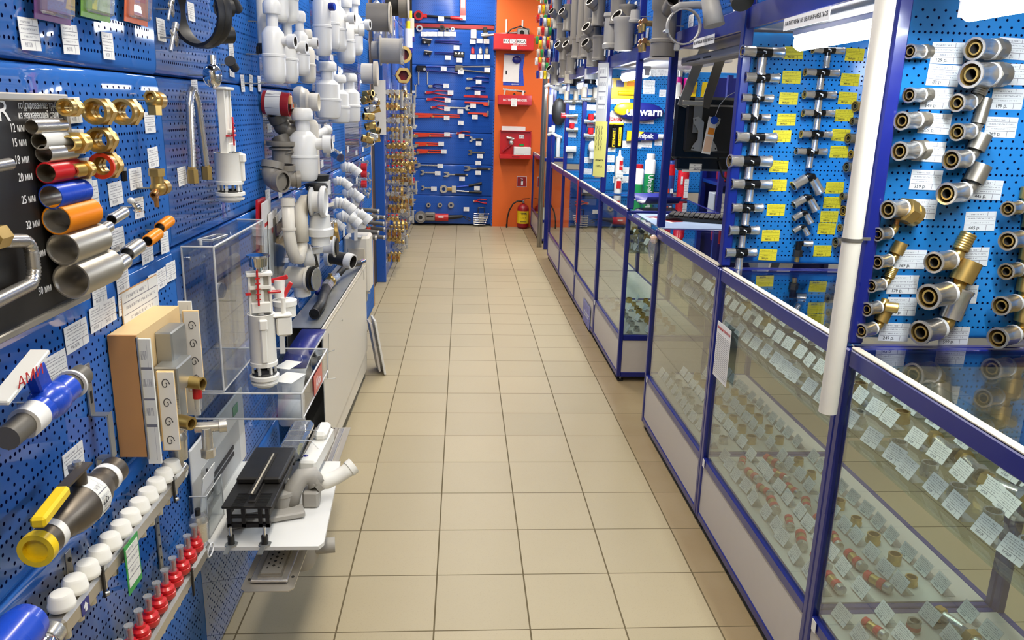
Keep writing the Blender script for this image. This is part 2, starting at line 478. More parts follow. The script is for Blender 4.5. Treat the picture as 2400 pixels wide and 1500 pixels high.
def PRINT(name):
    m = bpy.data.materials.new(name); m.use_nodes = True; nt = m.node_tree; b = nt.nodes['Principled BSDF']
    tc = N(nt, 'ShaderNodeTexCoord'); sp = N(nt, 'ShaderNodeSeparateXYZ'); nt.links.new(tc.outputs['Generated'], sp.inputs[0])
    no = N(nt, 'ShaderNodeTexNoise'); mp = N(nt, 'ShaderNodeMapping'); mp.inputs['Scale'].default_value = (40, 1, 14)
    no.inputs['Scale'].default_value = 1.0; nt.links.new(tc.outputs['Generated'], mp.inputs[0]); nt.links.new(mp.outputs[0], no.inputs['Vector'])
    l = mth(nt, 'GREATER_THAN', mth(nt, 'FRACT', mth(nt, 'MULTIPLY', sp.outputs[2], 22)), 0.5)
    s = mth(nt, 'MULTIPLY', l, mth(nt, 'GREATER_THAN', no.outputs[0], 0.40))
    nt.links.new(mixc(nt, mth(nt, 'MULTIPLY', s, 0.55), srgb((232, 230, 226)), srgb((60, 60, 70))), b.inputs['Base Color'])
    MATS[name] = m
PRINT('print_lines')

# ================================================================ the shell of the shop
def floor_mat():
    m = bpy.data.materials.new('floor_tiles'); m.use_nodes = True; nt = m.node_tree; b = nt.nodes['Principled BSDF']
    tc = N(nt, 'ShaderNodeTexCoord'); sp = N(nt, 'ShaderNodeSeparateXYZ'); nt.links.new(tc.outputs['Object'], sp.inputs[0])
    X, Y = sp.outputs[0], sp.outputs[1]
    def cell(v, off): return mth(nt, 'DIVIDE', mth(nt, 'SUBTRACT', v, off), 0.3)
    cx, cy = cell(X, -9.0), cell(Y, 2.0932-9.0)
    def dist(c): return mth(nt, 'MULTIPLY', mth(nt, 'SUBTRACT', 0.5, mth(nt, 'ABSOLUTE', mth(nt, 'SUBTRACT', mth(nt, 'FRACT', c), 0.5))), 0.3)
    g = mth(nt, 'MAXIMUM', mth(nt, 'LESS_THAN', dist(cx), 0.0026), mth(nt, 'LESS_THAN', dist(cy), 0.0021))
    cmb = N(nt, 'ShaderNodeCombineXYZ'); nt.links.new(mth(nt, 'FLOOR', cx), cmb.inputs[0]); nt.links.new(mth(nt, 'FLOOR', cy), cmb.inputs[1])
    wn = N(nt, 'ShaderNodeTexWhiteNoise'); wn.noise_dimensions = '2D'; nt.links.new(cmb.outputs[0], wn.inputs['Vector'])
    n1 = N(nt, 'ShaderNodeTexNoise'); n1.inputs['Scale'].default_value = 260; n1.inputs['Detail'].default_value = 4; nt.links.new(tc.outputs['Object'], n1.inputs['Vector'])
    n2 = N(nt, 'ShaderNodeTexNoise'); n2.inputs['Scale'].default_value = 5; n2.inputs['Detail'].default_value = 5; nt.links.new(tc.outputs['Object'], n2.inputs['Vector'])
    t = mixc(nt, wn.outputs[0], srgb((166, 153, 123)), srgb((174, 160, 129)))
    t = mixc(nt, mth(nt, 'MULTIPLY', mth(nt, 'GREATER_THAN', n1.outputs[0], 0.62), 0.22), t, srgb((128, 115, 88)))
    t = mixc(nt, mth(nt, 'MULTIPLY', n2.outputs[0], 0.16), t, srgb((146, 131, 100)))
    # scuffed brownish strip of cut tiles and dirt along the foot of the counters
    side = mth(nt, 'MULTIPLY', mth(nt, 'GREATER_THAN', X, 0.6), mth(nt, 'LESS_THAN', X, 0.9))
    t = mixc(nt, mth(nt, 'MULTIPLY', side, mth(nt, 'ADD', 0.3, mth(nt, 'MULTIPLY', n2.outputs[0], 0.35))), t, srgb((128, 100, 60)))
    nt.links.new(mixc(nt, g, t, srgb((96, 84, 58))), b.inputs['Base Color'])
    nt.links.new(mth(nt, 'ADD', 0.40, mth(nt, 'MULTIPLY', g, 0.4)), b.inputs['Roughness'])
    b.inputs['Specular IOR Level'].default_value = 0.3
    bn = N(nt, 'ShaderNodeBump'); bn.inputs['Strength'].default_value = 0.5; bn.inputs['Distance'].default_value = 0.0015
    nt.links.new(mth(nt, 'SUBTRACT', 1.0, g), bn.inputs['Height']); nt.links.new(bn.outputs[0], b.inputs['Normal'])
    return m
FLOOR = floor_mat(); MATS['floor_tiles'] = FLOOR
struct('floor', B().box((0.7, 4.9, -0.05), (4.4, 12.6, 0.1), FLOOR))
struct('ceiling', B().box((0.7, 4.9, 3.25), (4.4, 12.6, 0.1), 'ceiling_white'))
struct('wall_left', B().box((-1.25, 4.9, 1.6), (0.42, 12.6, 3.2), 'wall_cream'))
struct('wall_right', B().box((2.85, 4.9, 1.6), (0.1, 12.6, 3.2), 'wall_cream'))
struct('wall_behind', B().box((0.7, -1.35, 1.6), (4.4, 0.1, 3.2), 'wall_cream'))
bw = B().box((-0.4, 11.0, 1.6), (2.2, 0.1, 3.2), 'wall_cream').box((1.85, 10.97, 1.6), (1.9, 0.16, 3.2), 'wall_cream')
struct('wall_back', bw)
struct('trim_1', B().box((0.54, 10.885, 1.6), (0.72, 0.13, 3.2), 'orange_wall'))     # orange pier beside the tool board
# ceiling luminaires
def lamp_fn():
    h = B().box((0, 0, 0), (0.34, 1.26, 0.05), 'white_plastic', bev=0.008)
    d = B().box((0, 0, -0.027), (0.29, 1.2, 0.008), 'ceiling_glow')
    return [('housing', h, None), ('diffuser', d, None)]
for k, yy in enumerate((-0.6, 1.6, 3.9, 6.2, 8.4, 10.0)):
    put('ceil', lamp_fn, 'ceiling_lamp', 'fluorescent ceiling lamp above the aisle, %s from the near end' % ORD[k], 'ceiling lamp', (-0.15, yy, 3.172), 0, 'ceiling lamps above the aisle')
for k, yy in enumerate((3.0, 6.5, 9.6)):
    put('ceil', lamp_fn, 'ceiling_lamp', 'fluorescent ceiling lamp behind the counters, %s from the near end' % ORD[k], 'ceiling lamp', (1.7, yy, 3.172), 0, 'ceiling lamps behind the counters')

# ---------------------------------------------------------------- pegboard trays
def tray(w, h, mat, d=0.024):
    b = B(); mi = b.mi(mat); e = 0.012; dz = 0.006
    sag = 0.0036 if d > .02 else 0.0
    zs = [(0, dz*1.6), (e*0.35, dz*0.6), (e, dz*0.2)]+[(e*2+(h-e*4)*k/12, 0) for k in range(13)]+[(h-e, dz*0.2), (h-e*0.35, dz*0.6), (h, dz*1.6)]
    zs = [(z, y+sag*((2*z-h)/h)**2) for z, y in zs]      # the thin steel trays bulge a little
    rows = [(b.pt((0, y, z)), b.pt((w, y, z))) for z, y in zs]
    for i in range(len(rows)-1):
        b.face([rows[i][0], rows[i][1], rows[i+1][1], rows[i+1][0]], mi, True)
    k = [b.pt((0, d, 0)), b.pt((w, d, 0)), b.pt((w, d, h)), b.pt((0, d, h))]
    b.face([k[3], k[2], k[1], k[0]], mi)
    b.face([r[0] for r in rows][::-1]+[k[0], k[3]][::1], mi); b.face([r[1] for r in rows]+[k[2], k[1]], mi)
    b.face([rows[0][1], rows[0][0], k[0], k[1]], mi); b.face([rows[-1][0], rows[-1][1], k[2], k[3]], mi)
    return b
def board(w, h, mat, loc, rz, label, group, name='pegboard_panel', cat='pegboard', d=0.024):
    o = solo(name, tray(w, h, mat, d), label, cat, loc, rz, group)
    o['pw'] = w; o['ph'] = h
    return o
ys = [-0.9, 0.03, 0.98, 1.925, 2.87, 3.84, 4.80, 6.15]
zs = [0.0, 0.395, 0.80, 1.215, 1.62, 2.035, 2.45, 2.86]
gap = 0.0015
rown = ['bottom', 'second lowest', 'third lowest', 'fourth lowest', 'third highest', 'second highest', 'top']
for i in range(len(ys)-1):
    if i == 0: continue
    for j in range(len(zs)-1):
        board(ys[i+1]-ys[i]-2*gap, zs[j+1]-zs[j]-2*gap, 'peg_left', (-0.927, ys[i]+gap, zs[j]+gap), LW,
              'blue perforated panel of the left wall, %s row, %s column' % (rown[j], ORD[i-1]), 'perforated panels of the left wall')
# wooden edge, dark recess and the blue end post beyond it
struct('trim_2', B().box((-0.975, 6.20, 1.3), (0.09, 0.05, 2.6), 'brown_wood').box((-0.965, 6.165, 1.3), (0.07, 0.018, 2.6), 'paper_grey'))
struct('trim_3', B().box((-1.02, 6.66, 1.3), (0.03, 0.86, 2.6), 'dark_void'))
struct('trim_4', B().box((-0.985, 7.12, 1.3), (0.125, 0.04, 2.6), 'board_blue', bev=0.004))
ys2 = [7.145, 8.08, 9.01, 9.94, 10.84]
for i in range(4):
    for j in range(7):
        board(ys2[i+1]-ys2[i]-2*gap, zs[j+1]-zs[j]-2*gap, 'peg_far', (-0.935, ys2[i]+gap, zs[j]+gap), LW,
              'blue perforated panel beyond the wooden edge, %s row, %s column' % (rown[j], ORD[i]), 'perforated panels of the far left wall')
# back wall: one column of trays in front of the wall
zb = [0.02, 0.41, 0.83, 1.25, 1.68, 2.11, 2.565]
for j in range(6):
    board(1.075, zb[j+1]-zb[j]-2*gap, 'peg_far', (-0.905, 10.83, zb[j]+gap), 0,
          'blue perforated tool panel on the back wall, %s of the stack' % rown[j], 'perforated panels of the back wall')
board(1.075, .5, 'peg_far', (-0.905, 10.83, 2.63), 0, 'blue perforated tool panel above the red strip', 'perforated panels of the back wall')
bp = B().box((0.178, 10.84, 1.58), (0.02, 0.05, 3.14), 'board_blue')
for k in range(75): bp.box((0.178, 10.8145, 0.05+k*0.041), (0.008, 0.003, 0.017), 'bore')
solo('slotted_upright', bp, 'slotted blue steel upright between the tool board and the orange pier', 'upright')

# ================================================================ right side: glass counters
FX = 0.71
units = [('A', 0.80, 1.77), ('B', 1.77, 2.745), ('C', 2.745, 3.72), ('D', 4.40, 5.33), ('E', 5.33, 6.35), ('F', 6.35, 7.42), ('G', 7.42, 8.48)]
def counter(y0, y1, label, depth=0.54, x0=FX, tall0=True, tall1=False, top=True, low=0.275, tz=1.03, sh=0.66, endglass=False):
    L = y1-y0; p = 0.026
    t = thing('glass_showcase', label, 'showcase', (x0, y0, 0), 0, 'glass showcases along the aisle')
    fr = B()
    for yy in (p/2, L-p/2):
        for xx in (p/2, depth-p/2):
            fr.box((xx, yy, 0.03+(tz-0.03)/2), (p, p-0.001, tz-0.03-0.002), 'frame_blue', bev=0.004)
    for zz, hh in ((0.045, 0.03), (low, 0.034), (tz-0.022, 0.044)):
        for xx in (p/2, depth-p/2): fr.box((xx, L/2, zz), (p-0.004, L-2*p, hh), 'frame_blue', bev=0.003)
        for yy in (p/2, L-p/2): fr.box((depth/2, yy, zz), (depth-2*p, p-0.004, hh), 'frame_blue', bev=0.003)
    part('frame', fr, t)
    part('top_edge', B().box((p/2, L/2, tz+0.004), (p*.75, L-2*p, 0.006), 'ivory', bev=0.002), t)
    bp = B().box((0.010, L/2, (0.06+low-0.017)/2), (0.008, L-2*p, low-0.017-0.06), 'panel_white')
    part('base_panel', bp, t)
    part('end_panel', B().box((depth/2, 0.010, (0.06+low-0.017)/2), (depth-2*p, 0.008, low-0.077), 'panel_white'), t)
    part('front_glass', B().box((0.014, L/2, (low+0.017+tz-0.044)/2), (0.004, L-2*p, tz-0.044-low-0.017), 'showcase_glass'), t)
    part('top_glass', B().box((depth/2+0.01, L/2, tz-0.004), (depth-0.03, L-0.03, 0.006), 'showcase_glass'), t)
    if endglass: part('end_glass', B().box((depth/2, 0.014, (low+0.017+tz-0.044)/2), (depth-2*p, 0.004, tz-0.044-low-0.017), 'showcase_glass'), t)
    part('glass_shelf', B().box((depth/2+0.01, L/2, sh), (depth-0.05, L-0.03, 0.006), 'shelf_glass'), t)
    part('bottom_shelf', B().box((depth/2, L/2, low+0.012), (depth-2*p, L-2*p, 0.012), 'panel_white'), t)
    for xx in (0.03, depth-0.03):
        for yy in (0.03, L-0.03):
            part('foot', B().cyl((xx, yy, 0.0), (xx, yy, 0.012), 0.018, 'black_rubber').cyl((xx, yy, 0.01), (xx, yy, 0.032), 0.006, 'zinc'), t)
    return t
cn = ['nearest', 'second nearest', 'third nearest, beside the cash desk', 'first beyond the cash desk', 'second beyond the cash desk', 'third beyond the cash desk', 'fourth beyond the cash desk, with the pale end']
CT = {}
for (nm, a, b_), l in zip(units, cn):
    CT[nm] = counter(a, b_, 'blue framed glass showcase with white base, %s' % l, endglass=(nm in 'AD'), sh=0.785)
# tall blue posts from the counter tops to the top beam, each at a joint of two showcases
postys = [1.775, 2.75, 3.70, 4.42, 5.335, 6.355, 7.42, 8.46]
pl = ['behind the white pipe', 'left of the press fittings board', 'left of the monitor', 'right of the yellow sealant packs', 'left of the glue packs', 'with the orange sticker', 'third from the far end', 'second from the far end']
for yy, l in zip(postys, pl):
    solo('showcase_post', B().box((FX+0.02, yy, (1.04+2.6)/2), (0.034, 0.040, 2.6-1.04), 'frame_blue', bev=0.004),
         'tall blue aluminium post on the counters, %s' % l, 'post', group='posts of the showcases')
# the beam under the upper boards and the upper boards facing the aisle
solo('top_beam', B().box((FX+0.024, 4.85, 1.885), (0.022, 7.9, 0.075), 'frame_blue', bev=0.003), 'long blue beam above the showcase glass carrying notice stickers', 'beam')
uys = [0.85, 1.77, 2.75, 3.70, 4.42, 5.335, 6.355, 7.42, 8.46, 9.3]
for i in range(len(uys)-1):
    for j, (z0, z1) in enumerate(((1.925, 2.32), (2.32, 2.72))):
        board(uys[i+1]-uys[i]-0.044, z1-z0-0.003, 'peg_left', (FX+0.035, uys[i+1]-0.022, z0), RW,
              'blue perforated panel above the showcases, %s row, %s from the camera' % (('lower', 'upper')[j], ORD[i]), 'perforated panels above the showcases')
# cross boards facing the camera, one at each joint
def crossboard(y, w, l, z0=1.045, z1=1.845, mat='peg_right_lit', x=0.735):
    return board(w, z1-z0, mat, (x, y, z0), 0, l, 'perforated cross boards inside the showcases', d=0.012)
crossboard(1.79, 0.62, 'perforated blue board, lamp light in its colour, holding press elbows, nearest to the camera')
crossboard(2.765, 0.56, 'perforated blue board, lamp light in its colour, holding black and steel tees')
crossboard(5.35, 0.98, 'perforated blue board, lamp light in its colour, holding glue tubes and sealants')
crossboard(6.37, 0.52, 'perforated blue board, lamp light in its colour, behind the yellow paper strip', z0=1.09)
crossboard(7.44, 0.50, 'perforated blue board, lamp light in its colour, with the white mounting box', z0=1.09)
crossboard(8.48, 0.46, 'perforated blue board, lamp light in its colour, with white pipe clips', z0=1.09)
# canopy boards over the glass and the fluorescent strip in each bay
def strip_fn():
    h = B().box((0, 0, 0.024), (0.045, 0.66, 0.02), 'white_plastic', bev=0.004).box((0, 0.322, 0.0), (0.03, 0.02, 0.034), 'white_plastic').box((0, -0.322, 0.0), (0.03, 0.02, 0.034), 'white_plastic')
    g = B().cyl((0, -0.312, -0.003), (0, 0.312, -0.003), 0.024, 'tube_glow')
    return [('housing', h, None), ('glow_tube', g, None)]
for k, (yy, xx) in enumerate(((1.32, 0.80), (2.15, 0.80), (4.86, 0.80), (5.84, 0.80), (6.88, 0.80), (7.94, 0.80), (9.0, 0.8))):
    put('strip', strip_fn, 'strip_light', 'glowing fluorescent strip light under the beam, %s from the near end' % ORD[k], 'strip light', (xx, yy, 1.79), 0, 'strip lights of the showcases')
    area_light('strip_light_glow', (xx, yy, 1.765), 0.06, 0.62, 8.0, (0.86, 0.94, 1.0))
cab = B()
for (a, b_) in ((0.85, 1.75), (1.80, 2.73), (2.78, 3.68), (4.44, 5.31), (5.36, 6.33), (6.38, 7.40), (7.45, 8.44)):
    part_b = B().box((1.0, (a+b_)/2, 1.862), (0.50, b_-a, 0.016), 'panel_white')
    solo('canopy_board', part_b, 'pale canopy board roofing the showcase bay at %s' % ('the camera end' if a < 1 else 'the %s joint' % ORD[int(a)-1]), 'canopy', group='canopy boards of the showcases')

# ================================================================ left wall, near part
WX = -0.927
def W(o):
    b = B(); b.T = Matrix.Translation(-Vector(o)); return b
def P(yz, off=0.0): return (WX+off, yz[0], yz[1])
def card_fn(w, h, mat='card_white'):
    return lambda: [('price_card', B().box((0, -0.0012, 0), (w, 0.0006, h), mat), None)]
NC = [0]
def card(yz, label, w=0.075, h=0.046, mat='card_white', group='price cards on the left wall', rx=0.0, rz=LW, x=None, off=0.0, tilt=0.0, cat='price card'):
    loc = ((WX if x is None else x)+off, yz[0], yz[1])
    return put('card%s%.3f%.3f' % (mat, w, h), card_fn(w, h, mat), 'price_card', label, cat, loc, 0, group, rot=(tilt, rx, rz))
L_CARDS = [
 ((1.381, 1.662), 'under the violet blister pack', .06, .05), ((1.517, 1.665), 'under the green blister pack', .06, .05), ((1.670, 1.665), 'under the orange blister pack', .05, .05),
 ((1.965, 1.722), 'left of the thumb clamps', .05, .05), ((2.186, 1.786), 'inside the big black rubber ring', .05, .045), ((2.528, 1.717), 'right of the rubber ring', .05, .045),
 ((2.522, 1.654), 'under the small black rubber plug', .05, .03), ((2.634, 1.624), 'on the panel seam, left of three', .04, .052), ((2.737, 1.628), 'on the panel seam, middle of three', .04, .052), ((2.844, 1.629), 'on the panel seam, right of three', .04, .052),
 ((2.167, 1.594), 'in a tall strip beside the braided hose, upper', .05, .05), ((2.170, 1.553), 'in a tall strip beside the braided hose, lower', .05, .05),
 ((1.502, 1.543), 'behind the topmost brass coupling', .05, .045), ((1.502, 1.488), 'behind the brass nipple', .05, .045), ((1.511, 1.433), 'behind the brass barb', .055, .05),
 ((1.847, 1.516), 'under the brass union elbow', .06, .045), ((1.848, 1.439), 'above the brass drain valve', .06, .045), ((2.024, 1.383), 'hanging under the ribbed hose', .06, .045),
 ((1.741, 1.401), 'right of the dark plug', .065, .045), ((1.523, 1.390), 'right of the blue pipe sample', .075, .05), ((1.636, 1.380), 'right of the blue pipe sample, second', .065, .046),
 ((1.744, 1.338), 'behind the chrome tap', .05, .045), ((1.622, 1.288), 'between the short steel hoses', .065, .048), ((1.871, 1.241), 'under the orange gas hoses', .05, .05),
 ((1.765, 1.236), 'right of the lower steel hose', .065, .046), ((1.626, 1.204), 'under the lower steel hose', .06, .048), ((1.519, 1.200), 'right of the largest pipe sample', .06, .04),
 ((1.413, 1.146), 'above the steel hanger strap', .085, .05), ((1.327, 1.112), 'behind the blue clamp', .08, .05), ((1.348, 0.923), 'behind the yellow handled valve', .075, .06),
 ((1.513, 1.293), 'behind the forty millimetre sample', .05, .05),
 ((1.498, 1.156), 'in the ruled strip, first from the left', .06, .048), ((1.550, 1.156), 'in the ruled strip, second from the left', .06, .048),
 ((1.622, 1.154), 'in the ruled strip, third from the left', .055, .045), ((1.671, 1.156), 'in the ruled strip, fourth from the left', .055, .045), ((1.724, 1.157), 'in the ruled strip, fifth from the left', .055, .045),
 ((1.781, 1.161), 'in the ruled strip, sixth from the left', .055, .045), ((1.834, 1.163), 'in the ruled strip, seventh from the left', .055, .045), ((1.895, 1.167), 'in the ruled strip, last on the right', .06, .045),
 ((2.956, 1.479), 'left of the dark grey sleeve', .06, .03), ((3.049, 1.355), 'behind the grey elbow', .07, .03), ((2.879, 1.248), 'above the red brochures', .07, .035), ((3.072, 1.234), 'behind the white floor trap', .06, .035),
 ((3.954, 1.787), 'under the tall bottle trap', .1, .03), ((4.405, 1.809), 'under the second bottle trap', .1, .03), ((4.661, 1.760), 'under the slim trap', .1, .03),
 ((3.964, 1.456), 'left of the hanging trap, first', .08, .035), ((4.136, 1.460), 'left of the hanging trap, second', .08, .035), ((4.224, 1.450), 'left of the hanging trap, third', .08, .035),
 ((4.377, 1.390), 'under the hanging trap', .08, .035), ((4.632, 1.293), 'right of the chrome tailed nut, lower', .08, .035), ((4.909, 1.308), 'right of the chrome tailed nut, upper', .08, .035),
 ((4.000, 1.282), 'under the chrome tailed nut', .08, .035), ((5.293, 1.267), 'under the brass cluster, left', .09, .03), ((5.632, 1.273), 'under the brass cluster, right', .09, .03),
 ((3.855, 0.929), 'under the white waste fittings, first', .08, .045), ((4.000, 0.923), 'under the white waste fittings, second', .08, .045), ((4.401, 0.840), 'under the white waste fittings, third', .08, .045), ((4.659, 0.837), 'under the white waste fittings, fourth', .08, .045),
 ((5.283, 1.096), 'beside the small valves, upper', .1, .06), ((5.252, 0.931), 'beside the small valves, lower', .1, .06), ((5.619, 1.200), 'beside the small valves, top', .1, .04),
]
for yz, l, cw, ch in L_CARDS:
    card(yz, 'white price card %s' % l, cw, ch, tilt=random.uniform(-.02, .02), rx=random.uniform(-.05, .05))

# ---- display board with corrugated pipe samples
o = (WX, 0.78, 1.209)
t = thing('pipe_sample_board', 'black display board with steel frame and coloured corrugated pipe samples', 'display board', o, LW)
bw_, bh_ = 0.665, 0.36
part('board', B().box((bw_/2, -0.007, bh_/2), (bw_, 0.012, bh_), 'board_black'), t)
fr = B()
for c, d in (((bw_/2, -0.010, bh_-0.005), (bw_, 0.02, 0.012)), ((bw_/2, -0.010, 0.005), (bw_, 0.02, 0.012)), ((bw_-0.004, -0.010, bh_/2), (0.010, 0.0195, bh_-0.02)), ((0.004, -0.010, bh_/2), (0.010, 0.0195, bh_-0.02))): fr.box(c, d, 'steel_brushed', bev=0.002)
part('frame', fr, t, 'brushed steel edging')
def bl(yz): return yz[0]-o[1], yz[1]-o[2]
samples = [('12', 'steel', .0105, (1.304, 1.516), (1.402, 1.522), (1.286, 1.517)), ('15', 'white_plastic', .0125, (1.317, 1.496), (1.410, 1.497), (1.286, 1.495)),
 ('18', 'steel', .0135, (1.324, 1.475), (1.416, 1.477), (1.287, 1.469)), ('20', 'red', .0155, (1.319, 1.445), (1.421, 1.447), (1.290, 1.442)),
 ('25', 'blue_plastic', .0185, (1.318, 1.407), (1.425, 1.409), (1.291, 1.407)), ('32', 'orange', .0225, (1.319, 1.369), (1.434, 1.371), (1.294, 1.367)),
 ('40', 'steel_brushed', .0255, (1.321, 1.323), (1.446, 1.319), (1.300, 1.317)), ('50', 'steel_brushed', .029, (1.328, 1.269), (1.464, 1.265), (1.304, 1.257))]
for s, mt, r, a, b_, tx in samples:
    a = bl(a); b_ = bl(b_); r *= 1.08; z = (a[1]+b_[1])/2; L = (b_[0]-a[0]); x0 = a[0]
    bb = B(); n = int(L/0.0045); off = -(r+0.014)
    pr = [(r*0.88, 0)]
    for k in range(n): pr += [(r-0.0011, L*k/n), (r+0.0008, L*(k+.5)/n)]
    pr += [(r, L), (r*0.88, L)]
    bb.lathe((x0, off, z), (1, 0, 0), pr, mt, 26)
    pi = []
    for k in range(n): pi += [(r*0.88, L-L*k/n), (r*0.84, L-L*(k+.5)/n)]
    pi.append((r*0.88, 0))
    bb.lathe((x0, off, z), (1, 0, 0), pi, 'steel_brushed', 26)
    col = {'steel': 'bare steel', 'white_plastic': 'white', 'red': 'red', 'blue_plastic': 'blue', 'orange': 'orange', 'steel_brushed': 'wide bare steel'}[mt]
    part('pipe_sample', bb, t, '%s corrugated pipe sample marked %s' % (col, s))
    q = bl(tx); text('%s мм' % s, 0.0185, 'ink_white', t, (q[0], -0.0136, q[1]), sx=0.8)
q = bl((1.347, 1.551)); text('гофрированные трубы', 0.0165, 'ink_white', t, (q[0]+.012, -0.0136, q[1]), sx=0.70)
q = bl((1.343, 1.536)); text('из нержавеющей стали', 0.0165, 'ink_white', t, (q[0]+.012, -0.0136, q[1]), sx=0.66)
q = bl((1.253, 1.542)); text('R', 0.045, 'ink_white', t, (q[0], -0.0136, q[1]), sx=1.3)
bb = B(); a = bl((1.197, 1.468)); bb.tube([(a[0]-.1, -.035, a[1]-.004), (a[0]+.015, -.035, a[1])], .008, 'steel', ridge=.004, rid=.0012)
part('bent_pipe', bb, t, 'short straight ribbed steel pipe at the left edge')
bb = B(); a = bl((1.165, 1.369)); c = bl((1.236, 1.349)); e = bl((1.226, 1.298)); g = bl((1.143, 1.290))
pts = [Vector((a[0]-.05, -.035, a[1])), Vector((c[0]-.012, -.035, c[1]+.003)), Vector((c[0]-.002, -.035, c[1]-.004)), Vector((c[0]+.003, -.035, c[1]-.014)), Vector((c[0]+.003, -.035, e[1]+.006)), Vector((c[0]-.002, -.035, e[1]-.006)), Vector((c[0]-.012, -.035, e[1]-.014)), Vector((g[0]-.05, -.035, g[1]-.012))]
bb.tube(pts, .0095, 'steel', ridge=.005, rid=.0013)
part('bent_pipe', bb, t, 'ribbed steel pipe bent into a bracket shape')
part('nut', B().pipe((a[0]-.028, -.035, a[1]), (a[0]+.002, -.035, a[1]), .018, .011, 'brass', hexa=True), t)

# ---- fitting kinds (local x = axis of the bore, -x end faces the camera)
def nut_big(r=.024, mat='brass', ring=None):
    def f():
        b = B(); b.pipe((-.022, 0, 0), (-.004, 0, 0), r, r*.78, mat, 24); b.pipe((-.004, 0, 0), (.012, 0, 0), r*1.16, r*.6, mat, hexa=True)
        b.ridged((.012, 0, 0), (.030, 0, 0), r*.86, mat, 5, .0012, 20, r*.62)
        if ring: b.pipe((-.024, 0, 0), (-.018, 0, 0), r*1.02, r*.72, ring, 24)
        return [('body', b, None)]
    return f
def hook(b, x, y, z, L=.04):
    b.tube([(x, y, z), (x, y-L, z), (x, y-L-.004, z+.008)], .0016, 'zinc', 6)
def nipple():
    b = B(); b.ridged((-.028, 0, 0), (-.006, 0, 0), .0135, 'brass', 6, .001, 16, .010); b.pipe((-.006, 0, 0), (.006, 0, 0), .020, .010, 'brass', hexa=True)
    b.ridged((.006, 0, 0), (.028, 0, 0), .0165, 'brass', 6, .001, 16, .012); return [('body', b, None)]
def barb():
    b = B(); b.ridged((-.030, 0, 0), (0, 0, 0), .012, 'brass', 5, .003, 16, .006); b.pipe((0, 0, 0), (.008, 0, 0), .018, .008, 'brass', hexa=True); b.ridged((.008, 0, 0), (.026, 0, 0), .014, 'brass', 5, .001, 16, .008)
    return [('body', b, None)]
def elbow_union():
    b = B(); b.pipe((0, 0, -.030), (0, 0, -.010), .015, .010, 'brass', hexa=True); b.sphere((0, 0, 0), .0165, 'brass'); b.pipe((.002, 0, 0), (.028, 0, 0), .019, .012, 'brass', 18); b.pipe((-.020, 0, .008), (-.002, 0, .004), .014, .009, 'brass', hexa=True)
    return [('body', b, None)]
HK = 0.045
def onwall(yz, off=HK): return (WX+off, yz[0], yz[1])
put('nut1', nut_big(.017), 'brass_coupling', 'brass coupling nearest the top right corner of the black board', 'coupling', onwall((1.395, 1.549)), LW, 'brass fittings beside the sample board', scale=.85)
put('nip', nipple, 'brass_nipple', 'brass hexagon nipple at the right edge of the black board', 'nipple', onwall((1.401, 1.491)), LW, 'brass fittings beside the sample board')
put('barb', barb, 'brass_hose_barb', 'brass fitting tucked behind the red pipe sample', 'hose barb', onwall((1.411, 1.445)), LW, 'brass fittings beside the sample board')
put('nut2', nut_big(.023), 'brass_reducer', 'wide brass reducer, left one of the top pair', 'reducer', onwall((1.502, 1.542)), LW, 'brass fittings beside the sample board')
put('nut2', nut_big(.023), 'brass_reducer', 'wide brass reducer, right one of the top pair', 'reducer', onwall((1.620, 1.541)), LW, 'brass fittings beside the sample board', scale=1.08)
put('nut2', nut_big(.023), 'brass_reducer', 'brass reducer under the top pair', 'reducer', onwall((1.501, 1.492)), LW, 'brass fittings beside the sample board', scale=.95)
put('nut3', nut_big(.023, 'brass', 'orange_red'), 'brass_reducer', 'brass reducer with an orange seal ring in its mouth', 'reducer', onwall((1.508, 1.446)), LW, 'brass fittings beside the sample board')
put('elb', elbow_union, 'brass_union_elbow', 'brass union elbow left of the ribbed hose', 'elbow', onwall((1.763, 1.564)), LW, 'brass fittings beside the sample board')
def drain_valve():
    b = B(); b.pipe((.012, 0, .0), (.036, 0, 0), .017, .011, 'brass_dark', hexa=False); b.sphere((0, 0, 0), .0165, 'brass_dark'); b.cyl((0, 0, .008), (0, 0, .03), .013, 'brass_dark'); b.pipe((0, 0, .026), (0, 0, .042), .0175, .011, 'brass_dark', hexa=True)
    b.pipe((-.03, 0, -.012), (-.006, 0, -.004), .008, .005, 'bronze'); b.cyl((-.016, 0, -.02), (-.014, 0, -.038), .005, 'bronze'); b.cyl((-.024, 0, -.020), (-.012, 0, -.016), .006, 'bronze')
    return [('body', b, None)]
put('drain', drain_valve, 'brass_drain_valve', 'brass drain valve with a small side spout', 'valve', onwall((1.743, 1.381)), LW)
b = B(); b.cyl((0, 0, -.012), (0, 0, .008), .006, 'black_gloss').cyl((0, 0, .008), (0, 0, .014), .007, 'zinc'); hook(b, 0, .03, .004, .03)
solo('rubber_plug', b, 'small dark plug on a hook under the orange ringed reducer', 'plug', (WX+.03, 1.613, 1.420), LW)
b = B(); b.sphere((0, 0, 0), .010, 'chrome').cyl((0, 0, 0), (-.018, 0, .014), .005, 'chrome').sphere((-.02, 0, .016), .007, 'white_plastic').cyl((0, 0, 0), (.014, 0, -.004), .008, 'chrome')
solo('chrome_tap', b, 'tiny chrome tap on a hook above the steel hose samples', 'tap', (WX+.03, 1.655, 1.350), LW)
